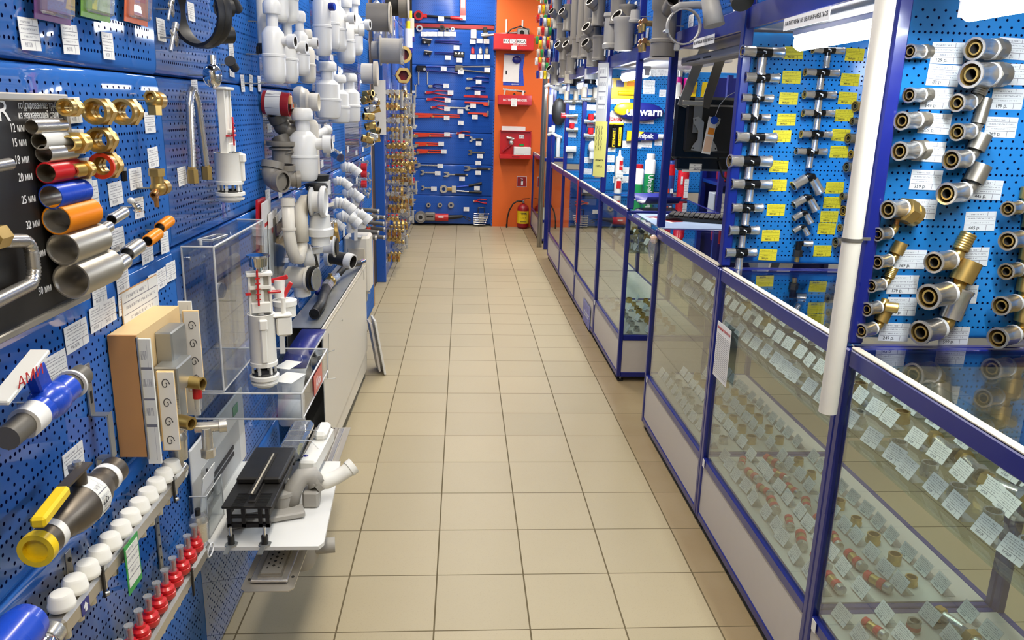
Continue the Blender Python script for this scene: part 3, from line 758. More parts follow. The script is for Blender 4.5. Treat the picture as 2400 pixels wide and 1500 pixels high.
# hanging ribbed gas hose
o = (WX, 2.085, 1.587)
b = B(); yL, yR = -.035, .035
pts = [(-.046+.014*0, -.022, -.19), (-.030, -.022, -.03), (-.018, -.022, -.006), (0, -.022, .006), (.018, -.022, -.006), (.034, -.022, -.03), (.062, -.022, -.19)]
b.tube(pts, .0085, 'steel', ridge=.0085, rid=.0022, seg=14)
t = thing('braided_hose', 'ribbed steel gas hose hung in a narrow loop with two hexagon nuts', 'hose', o, LW)
part('hose', b, t)
for x in (-.047, .063): part('nut', B().pipe((x, -.022, -.222), (x, -.022, -.188), .014, .009, 'brass_dark', hexa=True).cyl((x, -.022, -.192), (x, -.022, -.182), .010, 'brass_dark'), t)
# short hose samples
def hose_pair(mat, r):
    def f():
        out = []
        for x0, z0 in ((-.075, -.012), (.0, .006)):
            b = B(); n = 13; L = .062
            pr = [(r*.8, 0)]
            for k in range(n): pr += [(r-.0006, L*k/n), (r+.0006, L*(k+.5)/n)]
            pr += [(r, L), (r*.8, L)]
            b.lathe((x0, 0, z0), (1, 0, .12), pr, mat, 20); b.lathe((x0, 0, z0), (1, 0, .12), [(r*.8, L), (r*.8, 0)], 'bore', 20)
            out.append(('hose', b, None))
        return out
    return f
put('hp1', hose_pair('steel', .0105), 'hose_sample', 'pair of short bare steel ribbed hoses above the forty millimetre sample', 'hose sample', onwall((1.538, 1.335), .03), LW)
put('hp2', hose_pair('steel', .015), 'hose_sample', 'pair of thicker steel ribbed hoses beside the fifty millimetre sample', 'hose sample', onwall((1.579, 1.261), .035), LW)
put('hp3', hose_pair('orange', .0125), 'hose_sample', 'pair of short orange coated ribbed hoses', 'hose sample', onwall((1.773, 1.285), .03), LW)

# ---- blister packs at the top left
def pack(c1, c2):
    def f():
        m = 'pack_%d_%d' % c1[:2]
        M(m, c1, .35, var=.25, scale=60)
        a = B().box((0, -.003, 0), (.12, .001, .17), m); M(m+'b', c2, .4)
        a.box((.02, -.0038, .01), (.05, .0006, .10), m+'b')
        c = B().box((0, -.010, -.01), (.105, .014, .13), 'clear_bag', bev=.006)
        return [('backing_card', a, None), ('blister', c, None)]
    return f
for k, (yz, c1, c2, l) in enumerate((((1.438, 1.771), (110, 60, 120), (210, 200, 190), 'violet'), ((1.601, 1.792), (120, 170, 60), (190, 60, 40), 'green'), ((1.790, 1.803), (236, 110, 50), (220, 40, 60), 'orange'))):
    put('pack%d' % k, pack(c1, c2), 'blister_pack', '%s blister pack hanging at the top left' % l, 'blister pack', (WX+.02, yz[0], yz[1]), LW, 'blister packs at the top left', rot=(.12, 0, LW))
# ---- thumb clamps, rubber ring, little rubber parts
def clampf():
    b = B(); b.cyl((-.02, 0, -.028), (.022, 0, .03), .004, 'nickel', seg=10); b.box((.004, 0, .004), (.034, .005, .008), 'nickel', Matrix.Rotation(.6, 3, 'Y'), .002)
    b.sphere((.024, .002, .0), .014, 'nickel_dark', sc=(.7, .3, 1.2)); b.pipe((.016, 0, .018), (.024, 0, .03), .007, .004, 'nickel')
    return [('body', b, None)]
put('clamp', clampf, 'pipe_clamp', 'small nickel pipe clamp with a long screw, upper one', 'clamp', (WX+.03, 1.948, 1.766), LW, 'small nickel clamps', scale=.9)
put('clamp', clampf, 'pipe_clamp', 'small nickel pipe clamp with a long screw, lower one', 'clamp', (WX+.03, 1.953, 1.705), LW, 'small nickel clamps', scale=1.1)
yz = (2.073, 1.754)
b = B()
pr = [(.072, -.02), (.08, -.022), (.084, -.008), (.08, 0), (.084, .008), (.08, .022), (.072, .02), (.070, 0), (.072, -.02)]
b.lathe((0, 0, 0), (1, -.55, .05), pr, 'black_rubber', 36)
t = thing('rubber_ring', 'large black ribbed rubber ring with two collars hanging high up', 'gasket', (WX+.06, yz[0], yz[1]+.02), LW)
part('ring', b, t)
for x, z in ((.085, .02), (.075, -.045)):
    part('collar', B().pipe((x-.01, -.02, z), (x+.016, -.045, z+.004), .022, .013, 'black_rubber', 20), t)
solo('rubber_plug', B().cyl((-.02, 0, .008), (.022, 0, -.008), .013, 'black_rubber').cyl((-.024, 0, .01), (-.02, 0, .008), .016, 'black_rubber'), 'black rubber plug right of the big ring', 'plug', (WX+.03, 2.428, 1.670), LW)
solo('rubber_plug', B().cyl((-.045, 0, .02), (.03, 0, -.01), .015, 'black_rubber'), 'black rubber sleeve near the top edge of the picture', 'plug', (WX+.03, 2.489, 1.842), LW)
b = B(); b.sphere((0, 0, 0), .024, 'chrome', sc=(1, 1, 1.3)); b.cyl((0, 0, .028), (0, 0, .05), .010, 'chrome')
solo('chrome_button', b, 'egg shaped chrome piece above the hanging flush valve', 'button', (WX+.06, 2.131, 1.629), LW)

# ---- cistern flush valves
def flush(h, button, cf=.42):
    def f():
        wp = 'matt_white'; out = []
        b = B(); b.lathe((0, 0, 0), (0, 0, 1), [(0, 0), (.022, 0), (.026, .004), (.034, .008), (.036, .014), (.030, .018), (.030, .022), (.038, .024), (.038, .034), (.031, .036)], wp, 28)
        out.append(('outlet_base', b, None))
        b = B().lathe((0, 0, .036), (0, 0, 1), [(0, 0), (.031, 0), (.033, .003), (.030, .006)], 'black_rubber', 24)
        for k in range(6):
            a = k*PI/3; b.box((.029*math.cos(a), .029*math.sin(a), .050), (.006, .006, .028), wp, Matrix.Rotation(a, 3, 'Z'))
        out.append(('seal_cage', b, 'white cage with black seal ring'))
        b = B().lathe((0, 0, .062), (0, 0, 1), [(.030, 0), (.036, 0), (.036, .010), (.034, .012), (.034, h*cf), (.0355, h*cf+.003), (.030, h*cf+.003)], wp, 30)
        b.box((.0, -.036, .062+h*cf*.5), (.016, .010, h*cf*.8), wp, bev=.003); b.box((0, -.038, .062+h*cf*.86), (.022, .014, .028), wp, bev=.003)
        out.append(('float_cylinder', b, None))
        b = B(); z0 = .062+h*cf
        b.box((-.026, 0, (z0+h-.02)/2), (.007, .02, h-.02-z0), wp, bev=.0015).box((.026, 0, (z0+h-.02)/2), (.007, .02, h-.02-z0), wp, bev=.0015)
        b.box((0, 0, h-.02), (.066, .036, .010), wp, bev=.002).box((0, 0, z0+.02), (.05, .028, .030), wp, bev=.003).box((0, .010, (z0+h)/2), (.046, .003, h-.04-z0), wp)
        b.cyl((0, 0, z0), (0, 0, h-.018), .011, wp); b.box((0, -.012, z0+.075), (.052, .010, .008), wp)
        out.append(('tower', b, None))
        b = B(); b.box((-.006, -.02, z0+.075), (.005, .004, .095), 'red', bev=.001)
        for k in range(5): b.box((-.006, -.0225, z0+.045+k*.014), (.012, .003, .003), 'red')
        b.box((-.03, -.014, z0+.06), (.014, .01, .006), 'red').box((.036, -.006, z0+.06), (.034, .012, .007), 'red', bev=.002)
        out.append(('adjuster', b, 'red adjusting rod and clips'))
        b = B(); b.box((.056, 0, z0-.035), (.040, .034, .050), wp, bev=.004).box((.052, 0, z0-.005), (.050, .040, .006), wp, bev=.002).cyl((.058, 0, z0-.065), (.058, 0, z0+.04), .006, wp)
        out.append(('side_float', b, None))
        if button:
            b = B().lathe((0, 0, h-.016), (0, 0, 1), [(0, 0), (.012, 0), (.012, .014), (.022, .016), (.024, .038), (.030, .041), (.029, .046), (.0, .049)], 'chrome', 28)
            out.append(('push_button', b, 'round chrome push button'))
        return out
    return f
put('flushA', flush(.40, False, .26), 'flush_valve', 'white cistern flush valve hanging on the wall with red clips', 'flush valve', (WX+.055, 2.235, 1.296), LW, scale=(1.05, 1.05, .80))
t2 = put('flushB', flush(.33, True), 'flush_valve', 'white cistern flush valve standing on the clear acrylic stand', 'flush valve', (-0.752, 2.024, 0.827), .35)
def fill_valve():
    b = B().cyl((-.045, 0, 0), (.005, 0, 0), .013, 'matt_white').cyl((.0, 0, -.02), (.0, 0, .03), .016, 'matt_white').lathe((-.05, 0, 0), (-1, 0, 0), [(0, 0), (.02, 0), (.022, .02), (0, .022)], 'white_plastic')
    b.box((0, 0, -.1), (.014, .014, .17), 'matt_white'); r = B().box((-.01, -.004, .03), (.07, .010, .012), 'red', Matrix.Rotation(-.25, 3, 'Y'), .002).box((.02, -.004, .0), (.012, .012, .05), 'red', Matrix.Rotation(.5, 3, 'Y'), .002)
    c = B().lathe((.012, 0, -.075), (0, 0, 1), [(0, 0), (.030, 0), (.030, .03), (.034, .032), (.034, .046), (0, .048)], 'matt_white', 26)
    return [('body', b, None), ('lever', r, 'red lever'), ('float_cup', c, None)]
put('fill', fill_valve, 'fill_valve', 'white cistern fill valve with red levers beside the standing flush valve', 'fill valve', (-0.735, 2.17, 1.06), .2)
# ---- clear acrylic stand
t = thing('acrylic_stand', 'clear acrylic wall case and shelf holding the flush valve', 'display stand', (WX, 1.975, .75))
def frame_edges(b, x0, x1, y0, y1, z0, z1, r=.0028, mt='acrylic_edge'):
    for (p, q) in (((x0, y0, z0), (x1, y0, z0)), ((x0, y0, z1), (x1, y0, z1)), ((x1, y0, z0), (x1, y0, z1)), ((x1, y0, z1), (x1, y1, z1)), ((x1, y0, z0), (x1, y1, z0)), ((x1, y1, z0), (x1, y1, z1)), ((x0, y1, z1), (x1, y1, z1)), ((x0, y0, z0), (x0, y0, z1))):
        b.cyl(p, q, r, mt, seg=6)
b = B(); b.box((.04, .25, .462), (.08, .5, .003), 'acrylic').box((.08, .25, .27), (.003, .5, .385), 'acrylic').box((.04, .0, .27), (.08, .003, .385), 'acrylic').box((.002, .25, .23), (.003, .5, .46), 'acrylic')
part('case', b, t)
b = B(); b.box((.14, .2, .0015), (.28, .4, .003), 'acrylic').box((.14, .2, .0735), (.28, .4, .003), 'acrylic').box((.14, 0, .037), (.28, .003, .07), 'acrylic').box((.2805, .2, .037), (.003, .4, .07), 'acrylic')
part('shelf_box', b, t)
b = B(); frame_edges(b, .001, .080, 0, .5, .08, .463); frame_edges(b, .001, .281, 0, .4, .002, .074); b.pipe((.04, .03, .463), (.04, .03, .475), .004, .002, 'acrylic_edge'); b.cyl((.004, .04, .425), (.008, .04, .425), .006, 'chrome')
for (p, q) in (((.01, .10, .465), (.03, .19, .465)), ((.03, .19, .465), (.06, .19, .465)), ((.06, .19, .465), (.045, .10, .465)), ((.045, .10, .465), (.01, .10, .465))): b.cyl(p, q, .002, 'acrylic_edge', seg=6)
part('polished_edge', b, t)
lb = B().box((.284, .22, .037), (.001, .13, .06), 'red'); s = part('brand_label', lb, t, 'red label with white lettering')
text('Alca', .042, 'ink_white', s, (.2848, .22, .032), rot=(PI/2, 0, PI/2))
solo('price_card', B().box((0, 0, 0), (.06, .085, .0006), 'card_plain'), 'white price slip lying beside the flush valve, nearer one', 'price card', (-0.703, 2.093, .8275), -.3, 'price slips on the acrylic stand')
solo('price_card', B().box((0, 0, 0), (.05, .075, .0006), 'card_plain'), 'white price slip lying beside the flush valve, farther one', 'price card', (-0.729, 2.202, .8285), -.3, 'price slips on the acrylic stand')
# hanging bag of a valve kit seen through the case
b = B().box((0, 0, 0), (.07, .02, .28), 'clear_bag', bev=.008)
solo('bagged_valve_kit', b, 'bagged valve kit hanging inside the clear wall case', 'bag', (WX+.04, 2.28, 1.0), LW)

# ---- wooden block with tile pieces and concealed valve box
t = thing('wall_box_display', 'wooden block display of a concealed valve box with tile pieces', 'display model', (WX, 1.53, .85))
M('pine', (206, 160, 104), .5, var=.22, scale=9); M('pine_light', (226, 194, 140), .5, var=.08, scale=14); M('grain', (190, 138, 82), .5, var=.22, scale=7)
b = B().box((.0305, .12, .1325), (.055, .24, .261), 'pine_light').box((.0305, -.002, .1325), (.055, .006, .261), 'grain')
part('wooden_block', b, t, 'pale pine block')
part('text_strip', B().box((.070, .002, .12), (.026, .006, .27), 'card_plain').box((.0588, -.002, .128), (.004, .006, .262), 'steel_brushed'), t, 'white strip printed with small text')
part('text_strip', B().box((.066, .255, .13), (.03, .006, .28), 'card_plain'), t, 'white strip printed with small text')
part('steel_box', B().box((.075, .13, .20), (.036, .085, .085), 'zinc', bev=.003).box((.09, .09, .15), (.05, .09, .06), 'zinc', bev=.003).box((.075, .10, .085), (.02, .12, .11), 'zinc'), t)
part('tile_piece', B().box((.095, .03, .09), (.034, .008, .175), 'pine_light').box((.097, .0255, .09), (.032, .0016, .172), 'paper'), t, 'tile strip with a lilac scroll pattern')
part('tile_piece', B().box((.100, .19, .17), (.034, .008, .19), 'pine_light').box((.102, .1855, .17), (.032, .0016, .187), 'paper'), t, 'tile strip with a lilac scroll pattern')
for (x, y, z) in ((.095, .03, .09), (.102, .19, .17)):
    for k in range(4):
        b = B(); zc = z-.065+k*.042
        pts = [(x+.009*math.cos(a*.7)*(1-a/14.), y-.0056, zc+.013*math.sin(a*.7)*(1-a/14.)) for a in range(12)]
        b.tube(pts, .0009, 'ink', 5); part('scroll', b, t, 'curl of the tile pattern')
part('label', B().box((.085, .080, .085), (.03, .001, .045), 'card_plain'), t)
part('brass_socket', B().pipe((.09, .12, .125), (.145, .10, .125), .014, .010, 'brass', 20), t)
part('brass_socket', B().pipe((.085, .09, .045), (.125, .07, .045), .015, .010, 'brass', 20), t)
b = B().pipe((.125, .12, .11), (.125, .12, .085), .010, .006, 'red').cyl((.125, .12, .085), (.125, .12, .06), .008, 'clear_plastic')
part('red_ring', b, t, 'red ring over a clear spigot')
b = B().cyl((.11, .13, .01), (.16, .14, .01), .012, 'nickel').cyl((.135, .13, .01), (.135, .13, -.04), .012, 'nickel').pipe((.16, .14, .01), (.175, .145, .01), .015, .010, 'nickel').pipe((.135, .13, -.04), (.135, .13, -.06), .016, .010, 'nickel', hexa=True)
part('nickel_tee', b, t)
# mirror of light nickel elbow and the text sheet
b = B().sphere((0, 0, 0), .016, 'nickel').pipe((0, 0, 0), (.004, -.03, -.004), .015, .010, 'nickel').cyl((0, 0, 0), (0, .04, .01), .012, 'nickel')
solo('nickel_elbow', b, 'nickel elbow hanging under the wooden block display', 'elbow', (WX+.05, 1.691, 0.849), LW)
solo('info_sheet', B().box((0, -.002, 0), (.19, .001, .10), 'card_plain').box((0, -.0012, 0), (.196, .001, .106), 'pine'), 'white printed sheet under the ruled strip of price cards', 'sheet', (WX, 1.705, 1.127), LW)

# ---- blue pipe clamp
yc, zc = (1.207, 1.094)
t = thing('clamp_sample', 'dark grey pipe sample held in a blue plastic saddle clamp with white tape', 'clamp sample', (WX+.05, yc, zc), LW)
part('pipe', B().cyl((-.125, 0, -.006), (.11, 0, .01), .0185, 'grey_dark', seg=22), t)
part('saddle', B().cyl((-.06, 0, -.002), (.055, 0, .006), .0235, 'blue_plastic', seg=22).sphere((0, 0, 0.004), .030, 'blue_plastic', sc=(1.4, 1, 1)).box((-.012, .006, .04), (.034, .02, .06), 'blue_plastic', Matrix.Rotation(-.35, 3, 'Y'), .003), t, 'blue plastic saddle')
part('tape', B().cyl((-.078, 0, -.003), (-.045, 0, -.001), .0245, 'paper', seg=22), t, 'white wrapped tape')
part('cable_tie', B().pipe((.070, 0, .006), (.075, 0, .0065), .0255, .0205, 'tie'), t)
part('sign', B().box((-.085, -.008, .075), (.13, .03, .008), 'white_plastic', Matrix.Rotation(-.30, 3, 'Y'), .002), t, 'white sign with red letters')
text('АМИ', .022, 'ink_red', t, (-.085, -.0235, .075), sx=1.4, rot=(PI/2+0.0, -.0, 0))
# steel hanger straps
def strap_fn():
    pts = [(0, 0, 0), (0, 0, -.10), (0, -.028, -.104), (.012, -.028, -.106), (.014, -.028, -.20), (.0, -.002, -.205), (.0, -.002, -.26)]
    b = B()
    b.box((0, -.004, -.045), (.018, .003, .10), 'zinc').box((.003, -.018, -.097), (.02, .028, .003), 'zinc').box((.006, -.032, -.14), (.018, .003, .09), 'zinc').box((.005, -.018, -.186), (.02, .028, .003), 'zinc').box((.002, -.004, -.225), (.018, .003, .08), 'zinc')
    for z in (-.02, -.06, -.215, -.24): b.box((0 if z > -.1 else .002, -.0062, z), (.006, .001, .024), 'bore')
    return [('body', b, None)]
put('strap', strap_fn, 'hanger_strap', 'bent galvanised hanger strap left of the wooden block', 'strap', (WX, 1.430, 1.080), LW)
def lbr_fn():
    b = B().box((0, -.004, .0), (.016, .003, .16), 'zinc').box((0, -.03, -.078), (.016, .055, .003), 'zinc').box((0, -.058, -.085), (.016, .003, .014), 'zinc')
    for z in (-.05, -.02, .01, .04): b.cyl((0, -.005, z), (0, -.0064, z), .003, 'bore', seg=8)
    return [('body', b, None)]
put('lbr', lbr_fn, 'manifold_bracket', 'galvanised bracket between the two manifolds', 'bracket', (WX, 1.667, 0.579), LW)
b = B().box((0, -.004, 0), (.02, .003, .075), 'zinc', bev=.001).box((.01, -.02, -.02), (.004, .03, .02), 'zinc').cyl((0, -.005, .02), (0, -.0075, .02), .004, 'bore')
solo('manifold_bracket', b, 'short galvanised bracket left of the upper manifold', 'bracket', (WX, 1.282, 0.746), LW)

# ---- ball valve with the yellow handle
yc, zc = (1.243, 0.898)
t = thing('ball_valve', 'dark steel ball valve with yellow lever and yellow end plug', 'ball valve', (WX+.06, yc, zc), LW)
M('raw_steel', (108, 100, 90), .42, metal=.85, var=.12, scale=50)
b = B().lathe((-.135, 0, 0), (1, 0, 0), [(0, 0), (.025, 0), (.025, .06), (.027, .065), (.034, .09), (.0385, .115), (.0385, .155), (.034, .18), (.027, .20), (.0255, .205), (.0255, .265), (0, .265)], 'raw_steel', 28)
part('body', b, t)
part('stem', B().cyl((0, 0, .03), (0, 0, .062), .013, 'raw_steel').cyl((0, 0, .062), (0, 0, .070), .016, 'nickel_dark', hexa=True).cyl((0, 0, .07), (0, 0, .078), .007, 'nickel'), t)
lv = B().box((-.040, -.012, .069), (.10, .018, .004), 'raw_steel', Matrix.Rotation(-.03, 3, 'Y'))
lv2 = part('lever', lv, t)
part('grip', B().box((-.125, -.018, .062), (.10, .022, .018), 'yellow', Matrix.Rotation(-.03, 3, 'Y') @ Matrix.Rotation(.1, 3, 'Z'), .004), t, 'yellow plastic grip')
part('end_plug', B().pipe((-.150, 0, 0), (-.134, 0, 0), .0275, .019, 'yellow', 26).cyl((-.140, 0, 0), (-.136, 0, 0), .019, 'yellow'), t, 'yellow plastic end plug')
part('sticker', B().lathe((-.01, 0, 0), (1, 0, 0), [(.0389, 0), (.0389, .035)], 'card_plain', 28), t)
part('paper_band', B().pipe((-.112, 0, 0), (-.096, 0, 0), .0262, .024, 'paper', 26), t)
part('paper_band', B().pipe((.085, 0, 0), (.10, 0, 0), .0268, .024, 'paper', 26), t)
text('LD', .016, 'ink', t, (.004, -.0395, .004))
# ---- blue pipe end at the bottom left corner
yc, zc = (0.967, 0.830)
b = B().pipe((-.05, 0, 0), (.03, 0, 0), .034, .026, 'blue_plastic', 28, inner='cream_plastic').lathe((.03, 0, 0), (1, 0, 0), [(.034, 0), (.030, .02), (0, .03)], 'blue_plastic', 28)
solo('blue_pipe_coupling', b, 'bright blue pipe coupling in the lower left corner', 'coupling', (WX+.08, yc, zc), LW)

# ---- manifolds
def air_vent(b, x, y, z):
    b.lathe((x, y, z), (0, 0, 1), [(0, 0), (.010, 0), (.010, .02), (.020, .024), (.021, .066), (.022, .070), (.022, .075), (.016, .088), (0, .09)], 'nickel', 24)
    b.cyl((x, y, z+.088), (x, y, z+.105), .0065, 'black_rubber')
def manifold(y0, n, zc, off, caps, label, bar_y1, group=None):
    t = thing('manifold', label, 'manifold', (WX+off, y0, zc), LW)
    L = bar_y1-y0
    part('bar', B().box((L/2, 0, 0), (L, .034, .034), 'steel_brushed', bev=.006), t)
    return t, L
ya = (1.125, 0.778)[0]; sp = ((1.610, 0.801)[0]-ya)/11
z1 = .757
t, L = manifold(ya-.03, 12, z1, .07, True, 'steel underfloor manifold with white caps and a green label', ya+11*sp+.035)
for k in range(12):
    x = .03+k*sp
    b = B().lathe((x, 0, .016), (0, 0, 1), [(.010, 0), (.010, .006), (.0205, .006), (.0212, .010), (.0205, .014), (.0198, .015), (.0182, .027), (.0150, .031), (0, .0318)], 'matt_white', 26)
    part('cap', b, t, 'white protective cap')
    part('outlet', B().pipe((x, .0, -.016), (x, .0, -.034), .0085, .006, 'nickel', 12), t)
b = B(); air_vent(b, L+.012, 0, .006); b.cyl((L-.002, 0, 0), (L+.03, 0, 0), .014, 'nickel'); b.cyl((L+.02, 0, -.01), (L+.02, -.012, -.012), .009, 'matt_white'); part('air_vent', b, t)
for x in (.13, .47):
    b = B().box((x, -.019, 0), (.006, .004, .060), 'black_rubber').box((x+.008, 0, .0195), (.012, .044, .004), 'zinc').box((x, .035, -.02), (.010, .06, .004), 'zinc').cyl((x-.0035, -.021, -.022), (x+.001, -.026, -.022), .004, 'zinc')
    part('clamp', b, t)
lb = B().box((.235, -.024, -.03), (.060, .0012, .10), 'green').box((.235, -.0248, -.028), (.050, .001, .078), 'card_plain'); part('label', lb, t, 'green edged label card')
part('arrow_sticker', B().box((.065, -.0176, -.002), (.026, .001, .024), 'navy').prism([(0, .008), (.007, 0), (.0035, 0), (.0035, -.008), (-.0035, -.008), (-.0035, 0), (-.007, 0)], .001, 'ink_white', o=(.065, -.018, -.002)), t, 'violet sticker with a white arrow')
b = B().cyl((-.03, 0, -.002), (.0, 0, 0), .019, 'nickel').sphere((-.05, 0, -.004), .030, 'chrome', sc=(1.3, 1, 1)).pipe((-.085, 0, -.006), (-.07, 0, -.006), .030, .02, 'nickel', hexa=True).cyl((-.048, -.03, -.02), (-.048, -.045, -.024), .012, 'nickel').box((-.02, 0, -.075), (.03, .02, .10), 'nickel', bev=.006).box((-.062, -.01, .0), (.006, .05, .05), 'red', bev=.002)
part('end_valve', b, t)
yb = (1.383, 0.563)[0]; ye = (1.655, 0.575)[0]; sp = (ye-yb)/6; z2 = ((1.383, 0.563)[1]+(1.655, 0.575)[1])/2-.036
n0 = 4
t = thing('manifold', 'steel underfloor manifold with red flow meters, lower one', 'manifold', (WX+.09, yb-n0*sp, z2), LW)
Lm = (n0+6)*sp+.035
part('bar', B().box((Lm/2-.02, 0, 0), (Lm+.03, .034, .034), 'steel_brushed', bev=.006), t)
M('clear_meter', (214, 206, 202), .15, trans=.6)
for k in range(n0+7):
    x = k*sp
    fm = part('flow_meter', B().lathe((x, 0, .016), (0, 0, 1), [(.009, 0), (.009, .006), (.0165, .007), (.0185, .011), (.0185, .020), (.0160, .021), (.0160, .023), (.0175, .024), (.0165, .030), (.0105, .034), (.0100, .040), (0, .040)], 'red', 12), t, 'red flow meter body')
    part('sight_glass', B().lathe((x, 0, .054), (0, 0, 1), [(.0065, 0), (.0065, .028), (.0085, .031), (.0085, .034), (0, .034)], 'clear_plastic', 14).cyl((x, 0, .056), (x, 0, .078), .0028, 'red_dark', seg=8), fm, 'clear sight tube with red scale')
    part('outlet', B().pipe((x, .0, -.016), (x, .0, -.030), .0085, .006, 'nickel', 12), t)
b = B(); air_vent(b, Lm-.002, 0, .006); b.cyl((Lm-.012, 0, 0), (Lm+.02, 0, 0), .0155, 'nickel'); b.cyl((Lm+.012, .01, .016), (Lm+.024, .01, .016), .011, 'matt_white'); part('air_vent', b, t)
b = B().tube([(Lm+.022+.022*math.cos(a*PI/8), -.014, -.012+.014*math.sin(a*PI/8)) for a in range(16)], .002, 'tie', 6, closed=True); part('tie_ring', b, t)
b = B().box((Lm-.12, -.019, -.006), (.006, .004, .066), 'black_rubber').box((Lm-.112, 0, .0195), (.012, .044, .004), 'zinc').box((Lm-.12, .045, -.02), (.010, .07, .004), 'zinc'); part('clamp', b, t)

# ---- white L stand with the black linear drain
sx0, sy0, sz = -0.918, 1.80, 0.475
t = thing('drain_stand', 'white display stand with upright poster panel and shelf', 'display stand', (sx0, sy0, sz))
part('shelf', B().prism([(0.0, 0.0), (.335, 0.0), (.345, .02), (.315, .50), (0.0, .50)], -.010, 'white_plastic', o=(0, 0, 0), ax=((1, 0, 0), (0, 1, 0))), t)
pp = B().box((.006, .31, .115), (.008, .48, .235), 'white_plastic', bev=.003)
part('poster_panel', pp, t)
pr_ = B().box((.0108, .31, .08), (.001, .35, .14), 'paper_grey').box((.0115, .46, .19), (.001, .05, .03), 'green')
pr_.box((.013, .30, .09), (.003, .22, .012), 'ink').box((.013, .30, .07), (.003, .22, .010), 'ink').box((.013, .17, .085), (.003, .004, .1), 'ink')
part('poster', pr_, t, 'poster picturing a dark linear drain')
b = B().box((.05, .10, .06), (.003, .12, .12), 'acrylic').box((.03, .04, .06), (.045, .003, .12), 'acrylic').box((.03, .165, .06), (.045, .003, .12), 'acrylic')
for (p, q) in (((.05, .04, .12), (.05, .165, .12)), ((.05, .04, 0), (.05, .04, .12)), ((.008, .04, .12), (.05, .04, .12)), ((.05, .165, 0), (.05, .165, .12))): b.cyl(p, q, .0016, 'acrylic_edge', seg=6)
part('leaflet_pocket', b, t, 'clear acrylic leaflet pocket')
t2 = thing('leaflet', 'white and yellow leaflet standing in the clear pocket', 'leaflet', (sx0+.03, sy0+.105, sz+.004))
part('sheet', B().box((0, 0, .08), (.002, .10, .155), 'paper', Matrix.Rotation(.12, 3, 'Y')), t2)
part('yellow_band', B().box((.0075, 0, .14), (.0012, .10, .022), 'yellow', Matrix.Rotation(.12, 3, 'Y')).box((.0025, .02, .085), (.0012, .05, .02), 'grey_dark', Matrix.Rotation(.12, 3, 'Y')), t2)
# black linear drain on four feet
cx, cy = -0.762, 1.965
t = thing('linear_drain', 'black linear shower drain with a long slot standing on the white shelf', 'drain', (cx, cy, sz))
yaw = .0
b = B().box((0, -.0, .102), (.125, .30, .008), 'board_black', bev=.002).box((0, .07, .115), (.115, .20, .018), 'board_black', bev=.004)
for k in range(13): b.box((-.022+.085*(0), -.155+k*.006, .1068), (.03, .002, .001), 'black_rubber').box((.035, -.155+k*.006, .1068), (.03, .002, .001), 'black_rubber')
b.box((.008, .0, .1255), (.018, .25, .002), 'bore').box((.008, -.07, .1075), (.018, .12, .002), 'bore')
part('cover', b, t)
part('slot_insert', B().box((.008, -.005, .128), (.004, .24, .002), 'ivory'), t, 'cream slot insert')
b = B()
for x in (-.048, -.012, .03, .048): b.box((x, -.135, .072), (.010, .012, .06), 'board_black')
b.box((0, -.135, .046), (.108, .012, .010), 'board_black').box((0, -.135, .07), (.108, .006, .008), 'board_black').box((-.05, .0, .085), (.008, .27, .03), 'board_black').box((.05, .0, .085), (.008, .27, .03), 'board_black')
part('channel', b, t)
for x in (-.042, .042):
    for y in (-.155, .12):
        part('foot', B().cyl((x, y, 0), (x, y, .003), .017, 'zinc', hexa=True).cyl((x, y, .003), (x, y, .026), .0085, 'black_rubber').cyl((x, y, .026), (x, y, .05), .004, 'nickel').box((x-.002, y-.028, .002), (.012, .04, .003), 'zinc'), t)
# grey trap and white hose
t = thing('drain_trap', 'grey siphon under the black drain with a white outlet hose', 'trap', (-.715, 1.99, sz))
b = B().box((-.03, -.06, .012), (.20, .05, .018), 'grey_light', Matrix.Rotation(.35, 3, 'Z'), .004).lathe((.0, .0, .0), (0, 0, 1), [(0, 0), (.034, 0), (.034, .05), (.037, .052), (.037, .062), (0, .064)], 'grey_light', 24)
b.tube([(.02, 0, .02), (.03, .01, .06), (.05, .03, .085), (.075, .04, .085), (.09, .035, .06)], .026, 'grey_light', 18)
b.box((.075, .03, .025), (.045, .05, .05), 'grey_light', bev=.006)
part('body', b, t)
part('neck_ring', B().pipe((.082, .04, .062), (.096, .044, .070), .031, .02, 'grey_light', 20), t)
part('outlet_hose', B().tube([(.09, .045, .062), (.115, .05, .062), (.14, .062, .068), (.165, .075, .080), (.175, .080, .086)], .0205, 'matt_white', 18, radii=[.023, .0225, .0205, .0205, .022]).pipe((.173, .079, .085), (.186, .087, .093), .024, .020, 'matt_white', 20), t, 'white ribbed hose end')
# foam channel blocks with purple part
t = thing('foam_drain_kit', 'bagged narrow drain in white foam strips tied with cable ties', 'drain kit', (-.74, 2.30, .49))
part('foam', B().box((.07, -.02, .03), (.05, .26, .05), 'matt_white', Matrix.Rotation(-.05, 3, 'Z'), .006).box((.075, .05, .066), (.04, .10, .03), 'matt_white', bev=.01), t)
part('rails', B().box((-.02, .0, .05), (.016, .30, .014), 'board_black').box((.018, .0, .05), (.016, .30, .014), 'board_black').box((0, 0, .04), (.03, .30, .006), 'steel'), t, 'dark double rail')
part('wrapping', B().box((.0, .0, .058), (.07, .26, .030), 'clear_bag', bev=.01), t)
part('purple_knob', B().sphere((.052, -.11, .045), .013, 'navy'), t, 'violet knob')
b = B().tube([(-.04, -.06, .05), (-.02, -.06, .082), (.06, -.06, .082), (.085, -.06, .05)], .0016, 'tie', 6).tube([(-.04, .02, .05), (-.02, .02, .082), (.06, .02, .082), (.09, .02, .06)], .0016, 'tie', 6)
part('cable_tie', b, t)
